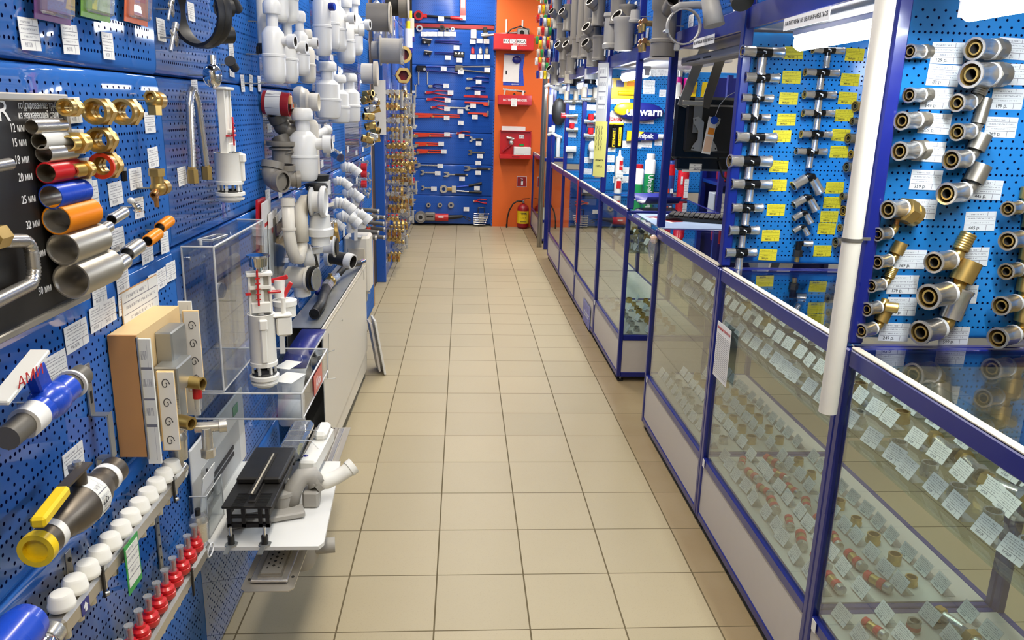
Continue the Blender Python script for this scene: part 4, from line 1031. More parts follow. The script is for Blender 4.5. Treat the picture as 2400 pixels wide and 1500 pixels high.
# stainless drain channel under the shelf (long, low)
y0, y1 = 1.72, 2.75
t = thing('steel_drain_channel', 'long stainless drain channel with a perforated grate below the white shelf', 'drain', (-.765, y0, .40))
L = y1-y0
pl = [(.012, 0), (.118, 0), (.130, .012), (.130, L), (0, L), (0, .012)]
part('flange', B().prism(pl, -.003, 'steel_brushed', o=(0, 0, 0), ax=((1, 0, 0), (0, 1, 0))), t)
b = B().box((.065, L/2, .007), (.092, L-.06, .008), 'steel', bev=.002).box((.065, L/2, .0125), (.060, L-.085, .004), 'nickel_dark')
part('tray', b, t)
b = B().box((.065, L/2, .0165), (.05, L-.10, .003), 'steel_brushed')
for k in range(46):
    for i in range(3):
        x = .065+(i-1)*.014; y = .075+k*.020+(.010 if i == 1 else 0); s = .0042 if i == 1 else .0028
        b.prism([(s, 0), (0, s*1.3), (-s, 0), (0, -s*1.3)], .0006, 'bore', o=(x, y, .0182), ax=((1, 0, 0), (0, 1, 0)))
part('grate', b, t, 'perforated grate')
for x, y in ((.012, .05), (.118, .06)): part('screw_hole', B().cyl((x, y, -.001), (x, y, .0015), .004, 'bore'), t)
solo('grey_trap_body', B().lathe((0, 0, 0), (0, 0, 1), [(0, 0), (.03, .0), (.045, .03), (.045, .09), (0, .09)], 'grey_light', 24).cyl((.03, 0, .06), (.09, .01, .06), .022, 'grey_light'), 'pale grey trap cup hanging under the steel channel', 'trap', (-.665, 1.98, .305), 0)

# ---- white manifold cabinet along the wall and what lies on it
cy0, cy1, cz, cd = 3.05, 4.47, .70, .14
t = thing('manifold_cabinet', 'long white metal manifold cabinet standing against the wall', 'cabinet', (WX+.004, cy0, 0))
L = cy1-cy0
dr = part('door', B().box((cd, L/2, (.17+cz)/2), (.006, L, cz-.17), 'cream_plastic', bev=.002).box((cd+.003, L/2, cz-.022), (.004, L-.02, .004), 'ivory').box((cd+.003, L-.09, cz-.06), (.003, .03, .05), 'grey_light').box((cd+.003, L-.30, cz-.06), (.001, .03, .004), 'cream_plastic'), t, 'flat cream door')
part('lock', B().cyl((cd+.002, L*.35, cz-.10), (cd+.006, L*.35, cz-.10), .006, 'zinc'), dr, 'small metal lock')
part('lower_apron', B().prism([(0, .17), (L, .17), (L, .05), (.10, .10), (0, .12)], .004, 'cream_plastic', o=(cd-.006, 0, 0), ax=((0, 1, 0), (0, 0, 1))), t)
part('shell', B().box((.002, L/2, (.12+cz)/2), (.003, L, cz-.12), 'zinc').box((cd/2-.002, L/2, cz-.002), (cd-.008, L-.02, .003), 'zinc').box((cd/2-.002, L-.002, (.12+cz)/2), (cd-.008, .003, cz-.12), 'zinc').box((cd/2-.002, L/2, .13), (cd-.008, L-.01, .003), 'zinc'), t, 'grey galvanised shell')
for y in (.06, L-.03):
    for x in (.03, cd-.02): part('leg', B().box((x, y, .07), (.018, .018, .14), 'zinc'), t)
t = thing('hose_assembly', 'thick black hose with brass valve and blue lever lying on the cabinet', 'hose', (-.855, 3.30, cz+.002))
part('hose', B().tube([(.02, -.12, .024), (.018, .05, .024), (.0, .22, .026), (-.01, .34, .026)], .022, 'black_rubber', 16).pipe((.02, -.125, .024), (.02, -.118, .024), .0222, .015, 'black_rubber', 16), t)
part('hose', B().tube([(.0, .60, .03), (.02, .72, .05), (.05, .85, .045), (.07, .95, .03)], .016, 'black_rubber', 14), t)
part('valve', B().cyl((-.012, .34, .028), (-.012, .44, .028), .026, 'nickel', hexa=True).sphere((-.012, .48, .030), .028, 'brass').cyl((-.012, .5, .03), (.0, .60, .03), .022, 'nickel', hexa=True).cyl((-.012, .48, .03), (-.012, .48, .07), .009, 'brass'), t)
part('lever', B().box((-.03, .30, .045), (.012, .11, .010), 'navy', Matrix.Rotation(.4, 3, 'X'), .003).sphere((-.03, .24, .03), .014, 'navy'), t, 'dark blue lever')
part('coupling', B().pipe((.068, .94, .03), (.08, 1.02, .026), .019, .010, 'chrome', 16), t)
t = thing('catalogue', 'rolled catalogue with violet cover leaning at the end of the cabinet', 'catalogue', (-.86, 2.78, .52))
n = 14; pts = []
for k in range(n):
    a = -.9+k*PI*1.12/(n-1)
    c = Vector((.10-.0*k, .03, .10)); pts.append(((c.x-.085*math.sin(a)*.55-.01, 0.03+.11*math.cos(a), c.z+.09*math.sin(a)), (c.x-.085*math.sin(a)*.55+.13, .09+.11*math.cos(a), c.z+.09*math.sin(a)+.02)))
# cover sheet curving over into the pages
prof = [(.0, -.10, .02), (-.012, -.06, .055), (-.01, -.01, .10), (.0, .04, .135), (.01, .10, .155), (.015, .18, .165), (.02, .26, .172)]
cov = [((x-.02, y, z), (x+.075, y, z)) for x, y, z in prof]
part('pages', B().sheet(cov, .006, 'paper'), t)
cov2 = [((x-.02, y, z+.0075), (x+.075, y, z+.0075)) for x, y, z in prof[2:]]
part('cover', B().sheet(cov2, .0012, 'navy'), t, 'violet blue cover with white print')
part('curled_page', B().sheet([((-.02, -.10+.0, .018), (.075, -.10, .018)), ((-.02, -.115, -.03), (.075, -.115, -.03)), ((-.02, -.10, -.075), (.075, -.10, -.075)), ((-.02, -.06, -.10), (.075, -.06, -.10)), ((-.02, -.01, -.10), (.075, -.01, -.10))], .004, 'paper'), t)
t = thing('wire_rack', 'thin wire rack between the catalogue and the cabinet', 'rack', (-.82, 2.98, .50))
b = B()
for k in range(4): b.cyl((k*.02, k*.01, 0), (k*.02+.01, k*.01, .19), .0016, 'zinc', seg=6)
b.cyl((-.01, 0, .09), (.09, .04, .12), .0016, 'zinc', seg=6).cyl((-.01, 0, .0), (.09, .04, .0), .0016, 'zinc', seg=6)
part('wires', b, t)
# cream plastic wall box
t = thing('plastic_enclosure', 'cream plastic wall enclosure standing behind the cabinet', 'enclosure', (WX, 4.62, .50))
part('body', B().box((.075, .10, .15), (.15, .20, .34), 'cream_plastic', bev=.014), t)
part('door', B().box((.075, -.004, .14), (.10, .006, .22), 'ivory', bev=.003).box((.075, .0, .322), (.07, .08, .002), 'paper_grey'), t)
# white inspection door leaning on the floor
t = thing('inspection_door', 'white steel inspection door leaning against the cabinet end', 'door panel', (-.755, 4.55, 0), 0)
R = Matrix.Rotation(-.16, 3, 'Y')
part('leaf', B().box((.028, .02, .17), (.012, .17, .34), 'white_plastic', R @ Matrix.Rotation(.25, 3, 'Z'), .002), t)
part('lock', B().cyl((.03, -.03, .17), (.042, -.034, .17), .008, 'zinc'), t)
part('backing_frame', B().box((.0, .03, .165), (.012, .15, .30), 'panel_white', R @ Matrix.Rotation(.25, 3, 'Z')), t)  # pale grey backing slab behind the leaf
# orange shears and chrome tools hanging at the wooden edge
t = thing('pipe_shears', 'orange pipe shears hanging by the wooden edge', 'shears', (WX+.04, 5.55, .62), LW)
part('handle', B().box((.04, 0, -.02), (.03, .02, .20), 'orange_red', Matrix.Rotation(-.25, 3, 'Y'), .006).box((-.02, 0, -.02), (.03, .02, .16), 'orange_red', Matrix.Rotation(.15, 3, 'Y'), .006), t)
part('blade', B().cyl((0, .012, .08), (0, -.012, .08), .04, 'orange_red').cyl((0, -.012, .08), (0, -.016, .08), .016, 'chrome').box((0, 0, .14), (.03, .008, .08), 'zinc', bev=.002), t)
for k, (zz, l) in enumerate(((.42, 'upper'), (.28, 'lower'))):
    solo('steel_bracket', B().box((0, -.02, 0), (.05, .02, .11), 'zinc', bev=.004).cyl((0, -.03, .02), (.0, -.05, .02), .02, 'chrome'), 'galvanised bracket hanging under the orange shears, %s one' % l, 'bracket', (WX+.002, 5.45, zz), LW, 'brackets under the shears')

# ---- brochures in a rack
t = thing('brochure_rack', 'wall rack of red and white brochures above the acrylic case', 'brochure rack', (WX, 2.688, 1.117), LW)
t.location = (WX, 2.66, .98)
part('holder', B().box((.10, -.06, .09), (.26, .003, .18), 'acrylic').box((.10, -.03, .001), (.26, .06, .003), 'acrylic').box((-.03, -.03, .09), (.003, .06, .18), 'acrylic'), t, 'clear acrylic pocket')
k = 0
for (x, y, h, ti, mt, l) in ((.03, -.016, .27, .0, 'red', 'red backed brochure stack, rearmost'), (.05, -.030, .26, .05, 'paper', 'white brochure with red print, leaning'), (.10, -.040, .22, .08, 'paper', 'white brochure in the middle'), (.14, -.045, .20, .10, 'grey_dark', 'dark brochure'), (.17, -.048, .21, .14, 'paper', 'white leaflet sticking out at the right'), (.15, -.052, .18, .16, 'board_black', 'black edged leaflet')):
    s = thing('brochure', '%s in the wall rack' % l, 'brochure', (WX-y, 2.66+x, .985), LW, 'brochures in the wall rack')
    part('cover', B().box((0, 0, h/2), (.105, .007, h), mt, Matrix.Rotation(-ti, 3, 'Y') @ Matrix.Rotation(.05, 3, 'X')), s)
    part('print', B().box((-.01, -.0055, h*.72), (.06, .002, .02), 'ink_red' if mt == 'paper' else 'paper', Matrix.Rotation(-ti, 3, 'Y')).box((.012, -.0055, h*.93), (.07, .002, .016), 'red' if mt == 'paper' else 'ivory', Matrix.Rotation(-ti, 3, 'Y')), s)

# ---- white and grey waste fittings
def bottle(h=.25, r=.034, mt='white_plastic', outlet=True, split=True):
    def f():
        b = B().lathe((0, 0, 0), (0, 0, 1), [(0, 0), (r*.7, .002), (r*.92, h*.04), (r, h*.12), (r*1.02, h*.33)], mt, 26)
        out = [('cup', b, None)]
        b = B().lathe((0, 0, h*.33), (0, 0, 1), [(r*1.0, -.001), (r*1.07, .0), (r*1.07, .007), (r*.98, .009), (r*.95, h*.28), (r*.70, h*.33), (r*.52, h*.36)], mt, 26)
        if outlet and h > .24 and r > .035: b.cyl((0, 0, h*.52), (.0, -r*1.7, h*.52), r*.42, mt).pipe((0, -r*1.4, h*.52), (0, -r*2.0, h*.52), r*.62, r*.4, mt, inner='bore')
        out.append(('body', b, None))
        b = B().lathe((0, 0, h*.69), (0, 0, 1), [(r*.5, 0), (r*.5, h*.14), (r*.72, h*.15), (r*.76, h*.17), (r*.76, h*.27), (r*.6, h*.31), (0, h*.31)], mt, 22)
        out.append(('collar', b, None))
        return out
    return f
def YP(xz, y): return (xz[0], y, xz[1])
def P2(yz, off): return (WX+off, yz[0], yz[1])
TR = 'white bottle traps hanging in a row'
for k, (yz, off, key, args, sc_, l) in enumerate((
  ((2.645, 1.625), .10, 'btA', (.25, .036), 1.0, 'nearest of the upper left bunch'), ((2.855, 1.633), .10, 'btA', (.25, .036), .92, 'second of the upper left bunch'),
  ((3.068, 1.666), .10, 'btA', (.25, .036), .9, 'third of the upper left bunch'), ((3.195, 1.643), .10, 'btB', (.22, .034, 'cream_plastic'), .9, 'cream one behind the upper left bunch'),
  ((2.748, 1.821), .10, 'btA', (.25, .036), .85, 'cut off by the top edge, left'), ((2.851, 1.826), .11, 'btA', (.25, .036), .9, 'cut off by the top edge, right'),
  ((3.494, 1.762), .11, 'btC', (.30, .034), 1.15, 'tall, with a blue cap'), ((3.860, 1.814), .09, 'btC', (.30, .034), 1.1, 'tall, right of the blue cap'),
  ((3.907, 1.807), .11, 'btA', (.25, .036), 1.15, 'slim, third of the upper row'), ((4.105, 1.764), .12, 'btA', (.25, .036), 1.25, 'fourth of the upper row'), ((4.432, 1.825), .12, 'btA', (.25, .036), 1.2, 'last of the upper row'),
  ((3.581, 1.504), .11, 'btD', (.22, .05), 1.1, 'wide, left of the middle row'), ((3.816, 1.482), .12, 'btD', (.22, .05), 1.0, 'wide, centre of the middle row'), ((4.171, 1.480), .12, 'btD', (.22, .05), 1.1, 'wide, right of the middle row'),
  ((2.899, 1.296), .13, 'btE', (.27, .052), .95, 'stout, between the grey elbow and the standing pipe'))):
    put(key, bottle(*args), 'bottle_trap', 'white plastic bottle trap, %s' % l, 'bottle trap', P2(yz, off), LW+random.uniform(-.2, .9), TR, scale=sc_)
part('screw_cap', B().cyl((0, -.030, .17), (0, -.048, .17), .014, 'navy', seg=20).cyl((0, -.048, .17), (0, -.051, .17), .011, 'blue_plastic'), [o for o in COL.objects if o.get('label', '').endswith('tall, with a blue cap')][0], 'blue screw cap')
t = thing('overflow_pipe', 'long white overflow pipe ending in a black brush grille', 'pipe', (WX+.06, 2.704, 1.717), LW)
part('pipe', B().cyl((0, 0, .03), (0, 0, .30), .021, 'cream_plastic', seg=24).lathe((0, 0, .22), (0, 0, 1), [(.0225, 0), (.0225, .02)], 'cream_plastic', 24), t)
b = B().lathe((0, 0, 0), (0, 0, 1), [(0, .002), (.026, .002), (.026, .032), (.021, .034)], 'black_rubber', 24)
for k in range(20): b.box((.0265*math.cos(k*PI/10), .0265*math.sin(k*PI/10), .012), (.003, .003, .022), 'black_rubber')
part('grille', b, t, 'black grille')
# red tin
yz = (2.855, 1.568)
t = thing('red_tub', 'red plastic tub with a pale label lying on its side on a hook', 'tub', (WX+.002, yz[0], yz[1]), LW)
part('tub', B().pipe((0, -.008, 0), (0, -.098, -.006), .040, .036, 'red_dark', 28), t)
part('label', B().lathe((0, -.02, 0), (0, -1, -.07), [(.0408, 0), (.0408, .05)], 'card_plain', 28), t, 'pale label with red print')
part('contents', B().cyl((0, -.05, 0), (0, -.09, 0), .034, 'bore').box((.01, -.10, -.01), (.03, .012, .02), 'chrome', bev=.003).box((-.01, -.10, .01), (.02, .012, .03), 'pine', bev=.003), t)
# grey fittings
def sleeve(mt='grey_pvc', r=.03, L=.06, lip=.005):
    def f():
        return [('body', B().pipe((0, -.004, 0), (0, -L, 0), r, r*.86, mt, 24, inner='bore').pipe((0, -L, 0), (0, -L-.016, 0), r+lip, r*.86, mt, 24, inner='bore'), None)]
    return f
def elbow(mt='grey_pvc', r=.03):
    def f():
        b = B(); pts = [(0, 0, .0), (0, 0, -.025), (0, -.012, -.045), (0, -.035, -.055), (0, -.06, -.055)]
        b.tube(pts, r, mt, 20); b.pipe((0, 0, 0), (0, 0, .03), r*1.14, r*.95, mt, 24, inner='bore'); b.pipe((0, -.05, -.055), (0, -.075, -.055), r*1.12, r*.9, mt, 24, inner='bore')
        return [('body', b, None)]
    return f
GG = 'grey waste fittings on the left wall'
put('el1', elbow('grey_dark', .030), 'waste_elbow', 'dark grey elbow behind the red tub, upper', 'elbow', P2((2.980, 1.537), .06), LW+.5, GG, rot=(.2, .5, LW+.3))
put('el1', elbow('grey_dark', .030), 'waste_elbow', 'dark grey elbow behind the red tub, lower', 'elbow', P2((2.902, 1.506), .05), LW-.4, GG, rot=(-.3, -.4, LW))
put('sl1', sleeve('grey_dark', .031, .06), 'rubber_sleeve', 'dark grey ribbed sleeve tilted above the wide collar', 'sleeve', P2((2.891, 1.455), .05), LW, GG, rot=(1.2, .2, LW))
b = B().lathe((0, 0, -.075), (0, 0, 1), [(0, 0), (.034, 0), (.034, .055), (.044, .06), (.044, .066), (.034, .068), (.034, .070), (.05, .072), (.052, .078), (.052, .088), (.0, .088)], 'grey_pvc', 28)
solo('grey_collar', b, 'wide grey waste collar with a dark seal', 'collar', P2((2.872, 1.424), .06), LW, GG)
put('el2', elbow('grey_pvc', .044), 'waste_elbow', 'large grey elbow with a round mouth, left one', 'elbow', P2((2.758, 1.350), .05), LW, GG, rot=(0, .28, LW-.5), scale=.76)
put('el2', elbow('grey_pvc', .044), 'waste_elbow', 'large grey elbow with a round mouth, right one', 'elbow', P2((2.798, 1.343), .09), LW, GG, rot=(0, -.1, LW+.3), scale=.60)
# white flange discs, pipes
def cone_flange():
    b = B().lathe((0, 0, 0), (0, -1, 0), [(0, 0), (.055, 0), (.060, .012), (.060, .03), (.054, .036), (.050, .05), (.036, .058), (.036, .095), (.033, .095), (.033, .05), (0, .05)], 'cream_plastic', 32)
    return [('body', b, None)]
put('cf', cone_flange, 'pan_connector', 'cream flared pan connector with a round mouth', 'connector', P2((3.333, 1.575), .02), LW)
t = thing('drain_pipe', 'white standing pipe with rounded top beside the stout trap', 'pipe', P2((3.351, 1.403), .08), LW)
part('pipe', B().cyl((0, 0, -.14), (0, 0, .08), .026, 'cream_plastic', seg=24).sphere((0, 0, .08), .026, 'cream_plastic'), t)
part('branch', B().cyl((0, 0, .03), (.07, -.05, .06), .018, 'white_plastic').sphere((.07, -.05, .06), .022, 'white_plastic'), t)
t = thing('waste_nut', 'round white plastic nut with a chrome tail pipe', 'nut', P2((3.474, 1.386), .12), LW+.5)
part('nut', B().lathe((0, .02, 0), (0, -1, 0), [(.012, 0), (.036, .004), (.042, .02), (.036, .036), (.026, .04), (.024, .02)], 'white_plastic', 28).cyl((0, 0, 0), (0, -.012, 0), .024, 'bore'), t)
part('tail', B().cyl((-.01, -.01, -.01), (-.10, -.02, -.035), .018, 'chrome', seg=18).ridged((-.03, -.012, -.016), (-.09, -.02, -.032), .020, 'chrome', 3, .003), t)
t = thing('floor_trap', 'white floor trap group of standing pipes with a large round flange', 'floor trap', P2((2.843, 1.186), .10), LW)
yy0 = t.location.y; zz0 = t.location.z
part('bent_pipe', B().tube([(-.10, 0, .05), (-.10, 0, -.06), (-.095, -.005, -.11), (-.07, -.01, -.15), (-.03, -.015, -.16), (.0, -.02, -.13), (.005, -.02, -.09)], .021, 'cream_plastic', 20).pipe((-.10, 0, .04), (-.10, 0, .065), .024, .018, 'cream_plastic').lathe((-.10, 0, -.045), (0, 0, 1), [(.024, 0), (.025, .005), (.024, .01)], 'cream_plastic', 20), t)
part('elbow', B().tube([(0, -.02, -.10), (0, -.02, -.02), (.01, -.02, .02), (.02, -.035, .04), (.02, -.06, .042)], .027, 'cream_plastic', 20), t)
part('flange', B().lathe((.02, -.055, .042), (0, -1, 0), [(0, 0), (.05, 0), (.052, .006), (.036, .010), (.036, .03), (.047, .034), (.056, .04), (.057, .052), (.050, .056), (.046, .050), (0, .046)], 'white_plastic', 32).lathe((.02, -.052, .042), (0, -1, 0), [(.046, 0), (.054, .001), (.046, .006)], 'black_rubber', 32), t)
part('lower_body', B().lathe((.05, -.08, -.12), (0, 0, 1), [(0, 0), (.034, 0), (.034, .03), (.047, .034), (.049, .06), (.04, .065), (.036, .11), (0, .12)], 'white_plastic', 28), t)
# black and blue stack
t = thing('roof_collar', 'stacked black, blue and white pipe collars', 'collar', P2((2.962, 1.259), .16), LW)
part('black_ring', B().lathe((0, 0, .0), (0, 0, 1), [(0, 0), (.038, 0), (.042, .014), (.038, .024), (0, .026)], 'black_rubber', 28).lathe((.05, 0, .032), (0, 0, 1), [(0, 0), (.038, 0), (.040, .02), (0, .022)], 'black_rubber', 28), t, 'black rubber rings')
part('blue_cone', B().lathe((.01, 0, -.045), (0, 0, 1), [(0, 0), (.056, .0), (.052, .01), (.036, .02), (.034, .044), (0, .045)], 'navy', 28), t, 'blue cone')
part('white_cone', B().lathe((.012, 0, -.12), (0, 0, 1), [(0, 0), (.022, 0), (.022, .052), (.060, .062), (.060, .074), (0, .075)], 'cream_plastic', 28).lathe((.06, 0, -.02), (0, 0, 1), [(0, 0), (.042, 0), (.042, .05), (0, .052)], 'white_plastic', 24), t)
# smaller white wastes on the right of the group
def waste(k):
    def f():
        mt = 'white_plastic'
        b = B().tube([(0, 0, .0), (0, -.03, .012), (0, -.055, .008), (0, -.08, -.012)], .024, mt, 18)
        for i in range(3): b.lathe((0, -.02-.016*i, .010), (0, -1, .1-.2*i), [(.0245, 0), (.028, .002), (.028, .008), (.0245, .01)], mt, 20)
        b.pipe((0, -.078, -.010), (0, -.10, -.030), .027, .021, mt, 20, inner='bore')
        if k: b.cyl((0, -.05, .0), (.02, -.055, -.05), .016, mt).pipe((.02, -.055, -.045), (.024, -.056, -.065), .024, .018, mt, 16)
        return [('body', b, None)]
    return f
WG = 'small white waste fittings'
for k, (px_, off, kk, s_, l) in enumerate((((4.237, 1.243), .06, 0, 1.15, 'topmost, under the empty clear bag'), ((3.974, 1.193), .06, 0, 1.0, 'left of the second row'), ((4.285, 1.103), .06, 1, 1.2, 'right of the second row'), ((3.840, 1.099), .07, 0, 1.25, 'with a wide open mouth'), ((4.136, 0.992), .05, 1, 1.35, 'lower row, pointing down'), ((3.843, 1.005), .05, 0, .9, 'lower row, small mouth'), ((4.644, 0.941), .04, 1, 1.4, 'lower right, beside the flat funnel'))):
    put('ws%d' % kk, waste(kk), 'waste_fitting', 'small white waste fitting, %s' % l, 'waste fitting', P2(px_, off), LW, WG, scale=s_*.82)
b = B().prism([(-.03, -.08), (.03, -.08), (.045, .06), (.02, .08), (-.045, .06)], .02, 'white_plastic', o=(0, 0, 0))
solo('flat_funnel', b, 'flat white funnel plate right of the waste fittings', 'funnel', P2((4.524, 0.896), .07), LW, rot=(0, 0, LW+.4))
b = B()
for k in range(9): b.tube([(.01*k-.04, -.01, 0), (.01*k-.045+.02*math.sin(k), -.03-.01*(k % 3), .02), (.012*k-.04, -.05, -.02-.003*k), (.01*k-.02, -.02, -.05)], .003, 'nickel_dark' if k % 2 else 'chrome', 6)
solo('basin_waste', b.cyl((.06, -.02, -.04), (.065, -.06, -.035), .045, 'brass_dark'), 'bundle of dark chrome basin wastes', 'basin waste', P2((3.499, 1.045), .08), LW)
for k, (yz, off, l) in enumerate((((2.964, 1.034), .14, 'with a blue inner ring, left'), ((3.358, 0.978), .12, 'with a dark sealing disc, right'))):
    b = B()
    if k == 0: b.lathe((0, 0, 0), (0, 0, 1), [(.02, -.06), (.022, -.015), (.034, -.01), (.036, .014), (.028, .016), (.026, .006)], 'white_plastic', 24).lathe((0, 0, 0), (0, 0, 1), [(0, .004), (.027, .006)], 'blue_plastic', 24)
    else: b.cyl((0, .03, 0), (0, -.03, 0), .03, 'white_plastic', seg=24).lathe((0, -.03, 0), (0, -1, 0), [(.03, 0), (.046, .002), (.046, .008), (0, .012)], 'white_plastic', 26).lathe((0, -.042, 0), (0, -1, 0), [(.036, 0), (.038, .006), (0, .008)], 'board_black', 26)
    solo('waste_flange', b, 'white waste flange %s' % l, 'flange', P2(yz, off), LW, 'white waste flanges in the lower row')
b = B().pipe((0, .03, 0), (0, -.05, -.01), .033, .028, 'black_rubber', 24, lip=.002).pipe((0, -.05, -.01), (-.004, -.085, -.016), .037, .030, 'white_plastic', 24, inner='bore').lathe((0, .03, 0), (0, 1, 0), [(.03, 0), (.045, .002), (.045, .02), (0, .022)], 'white_plastic', 20)
solo('flexible_connector', b, 'black and white ribbed connector pointing at the room', 'connector', P2((3.757, 0.857), .10), LW-.3)
b = B().lathe((0, 0, 0), (.3, -.9, .2), [(0, 0), (.042, 0), (.046, .005), (.046, .04), (.038, .045), (0, .046)], 'white_plastic', 10).lathe((.05, -.02, -.01), (.3, -.9, .2), [(0, 0), (.044, 0), (.044, .025), (0, .03)], 'board_black', 26).cyl((.06, -.01, -.02), (.07, -.02, -.085), .038, 'cream_plastic', seg=22)
solo('trap_nut', b, 'ribbed white trap nut with a black band', 'nut', P2((2.920, 1.012), .10), LW)
b = B().cyl((0, .02, 0), (0, -.045, 0), .036, 'cream_plastic', seg=26).lathe((0, -.045, 0), (0, -1, 0), [(.036, 0), (.042, .004), (.042, .012), (.0, .014)], 'cream_plastic', 26).lathe((0, -.058, 0), (0, -1, 0), [(.040, 0), (.042, .010), (0, .014)], 'board_black', 26).cyl((0, -.076, -.002), (0, -.080, -.002), .037, 'nickel', seg=26).cyl((.01, -.02, -.03), (.012, -.02, -.062), .028, 'white_plastic', seg=20).cyl((0, .02, 0), (-.01, .06, .0), .024, 'cream_plastic')
solo('shower_waste', b, 'white shower waste with black seal and metal plate facing the room', 'shower waste', P2((2.841, 0.952), .09), LW-.25, scale=1.1)

# ---- brass cluster and small valves near the wooden edge
def brassv(k):
    def f():
        mt = ('brass', 'nickel', 'brass_dark')[k % 3]
        b = B().pipe((0, -.01, 0), (0, -.05, 0), .013, .009, mt, 14, inner='bore').cyl((-.02, -.03, .0), (.02, -.03, 0), .011, mt, hexa=True)
        if k % 2: b.cyl((0, -.03, 0), (0, -.03, .026), .007, mt)
        out = [('body', b, None)]
        return out
    return f
G3 = 'brass fittings hanging near the wooden edge'
CL = [(5.147, 1.634), (5.367, 1.627), (5.096, 1.587), (5.429, 1.581), (5.215, 1.530), (5.468, 1.529), (5.102, 1.504), (5.362, 1.467), (5.175, 1.430), (5.474, 1.423), (5.301, 1.386), (4.996, 1.378), (5.435, 1.340), (5.154, 1.319)]
for k, yz in enumerate(CL):
    yz = (min(yz[0], 6.0), yz[1])
    put('bv%d' % (k % 6), brassv(k % 6), 'brass_fitting', 'small %s fitting in the cluster by the wooden edge, %s %s' % (('brass', 'nickel', 'dark brass')[k % 3], ORD[k//2], ('nearer', 'farther')[k % 2]), 'fitting', P2(yz, .06), LW+random.uniform(-.6, .6), G3, scale=1.7, rot=(random.uniform(-.4, .4), 0, LW+random.uniform(-.6, .6)))
def smallv(red):
    def f():
        b = B().cyl((-.018, -.04, 0), (.018, -.04, 0), .008, 'nickel', seg=10).cyl((0, 0, 0), (0, -.05, 0), .0035, 'nickel', seg=8).cyl((0, -.04, -.02), (0, -.04, .01), .007, 'nickel', seg=10)
        out = [('body', b, None)]
        if red: out.append(('knob', B().cyl((0, -.05, .002), (0, -.075, .002), .018, 'red', seg=14), 'red knob'))
        return out
    return f
SV = [((5.035, 1.193), 1), ((5.434, 1.199), 0), ((5.028, 1.151), 1), ((5.467, 1.116), 0), ((5.321, 1.094), 0), ((5.557, 1.065), 0), ((5.016, 1.088), 1), ((5.226, 1.069), 0), ((5.262, 1.021), 0), ((5.546, 1.004), 0), ((5.443, 0.982), 0), ((5.146, 0.994), 0), ((4.876, 0.981), 0)]
for k, (yz, rd) in enumerate(SV):
    yz = (min(yz[0], 5.85+.02*k), yz[1])
    put('sv%d' % rd, smallv(rd), 'small_valve', 'small nickel valve%s low on the wall by the wooden edge, %s' % (' with red knob' if rd else '', ORD[k]), 'valve', (WX-.001, yz[0], yz[1]), LW, 'small nickel valves by the wooden edge', scale=1.3)
RD = [(5.210, 0.908), (5.202, 0.867), (5.598, 0.815), (5.540, 0.778), (5.583, 0.732), (5.185, 0.771), (5.032, 0.761), (5.573, 0.676)]
for k, yz in enumerate(RD):
    b = B().cyl((0, -.005, 0), (0, -.14, -.012), .014, 'grey_dark', seg=14).cyl((0, -.14, -.012), (0, -.15, -.013), .016, 'nickel', seg=14)
    solo('pipe_insulation', b, 'short dark grey pipe sleeve on a hook above the cream enclosure, %s' % ORD[k], 'pipe sleeve', (WX+.002, yz[0], yz[1]), LW, 'dark pipe sleeves above the enclosure')
# grey ring drums and bags crowding the top of the wall before the blue end post
t = thing('inspection_ring', 'wide grey pipe ring with a pale rim near the ceiling', 'pipe ring', P2((5.369, 2.116), .10), LW)
part('ring', B().pipe((0, .02, 0), (0, -.12, 0), .085, .075, 'grey_pvc', 30).pipe((0, -.12, 0), (0, -.13, 0), .095, .075, 'ivory', 30), t)
t = thing('pipe_reducer', 'black and grey pipe reducer at the top edge', 'reducer', P2((6.670, 2.349), .08), LW, scale=.85)
part('black_body', B().cyl((0, 0, 0), (0, -.12, 0), .10, 'black_rubber', seg=28), t)
part('grey_end', B().cyl((0, -.12, 0), (0, -.20, 0), .115, 'grey_pvc', seg=28).cyl((0, -.20, 0), (0, -.21, 0), .125, 'grey_light', seg=28), t)
t = thing('pipe_socket', 'large pale grey pipe socket in front of the blue end post', 'socket', P2((6.107, 1.963), .05), LW, scale=.85)
part('body', B().cyl((0, .03, 0), (0, -.04, 0), .075, 'grey_light', seg=28).pipe((0, -.04, 0), (0, -.05, 0), .125, .07, 'grey_light', 28).pipe((0, -.05, 0), (0, -.22, 0), .105, .09, 'grey_light', 28), t)
part('film', B().pipe((0, -.215, 0), (0, -.24, 0), .112, .09, 'clear_bag', 20), t)
t = thing('cream_flange', 'cream round cap and flange left of the blue end post', 'flange', P2((5.435, 1.773), .03), LW, scale=.8)
part('body', B().cyl((0, .0, 0), (0, -.10, 0), .08, 'cream_plastic', seg=24).cyl((0, -.10, 0), (0, -.13, 0), .10, 'ivory', seg=24), t)
for k, (yz, h) in enumerate((((6.190, 2.143), .34), ((6.844, 2.107), .40), ((7.373, 2.222), .36))):
    solo('clear_bag', B().box((0, -.03, 0), (.16, .05, h), 'clear_bag', bev=.02).box((0, -.03, h*.1), (.06, .02, h*.5), 'grey_light', bev=.01), 'clear bag of grey clips hanging near the ceiling, %s' % ORD[k], 'bag', (WX+.03, yz[0], yz[1]), LW, 'clear bags near the ceiling')
solo('blank_sheet', B().box((0, -.004, 0), (.165, .003, .46), 'paper'), 'large blank white sheet taped over the blue end post', 'sheet', YP((-0.983, 1.556), 7.09), .0)

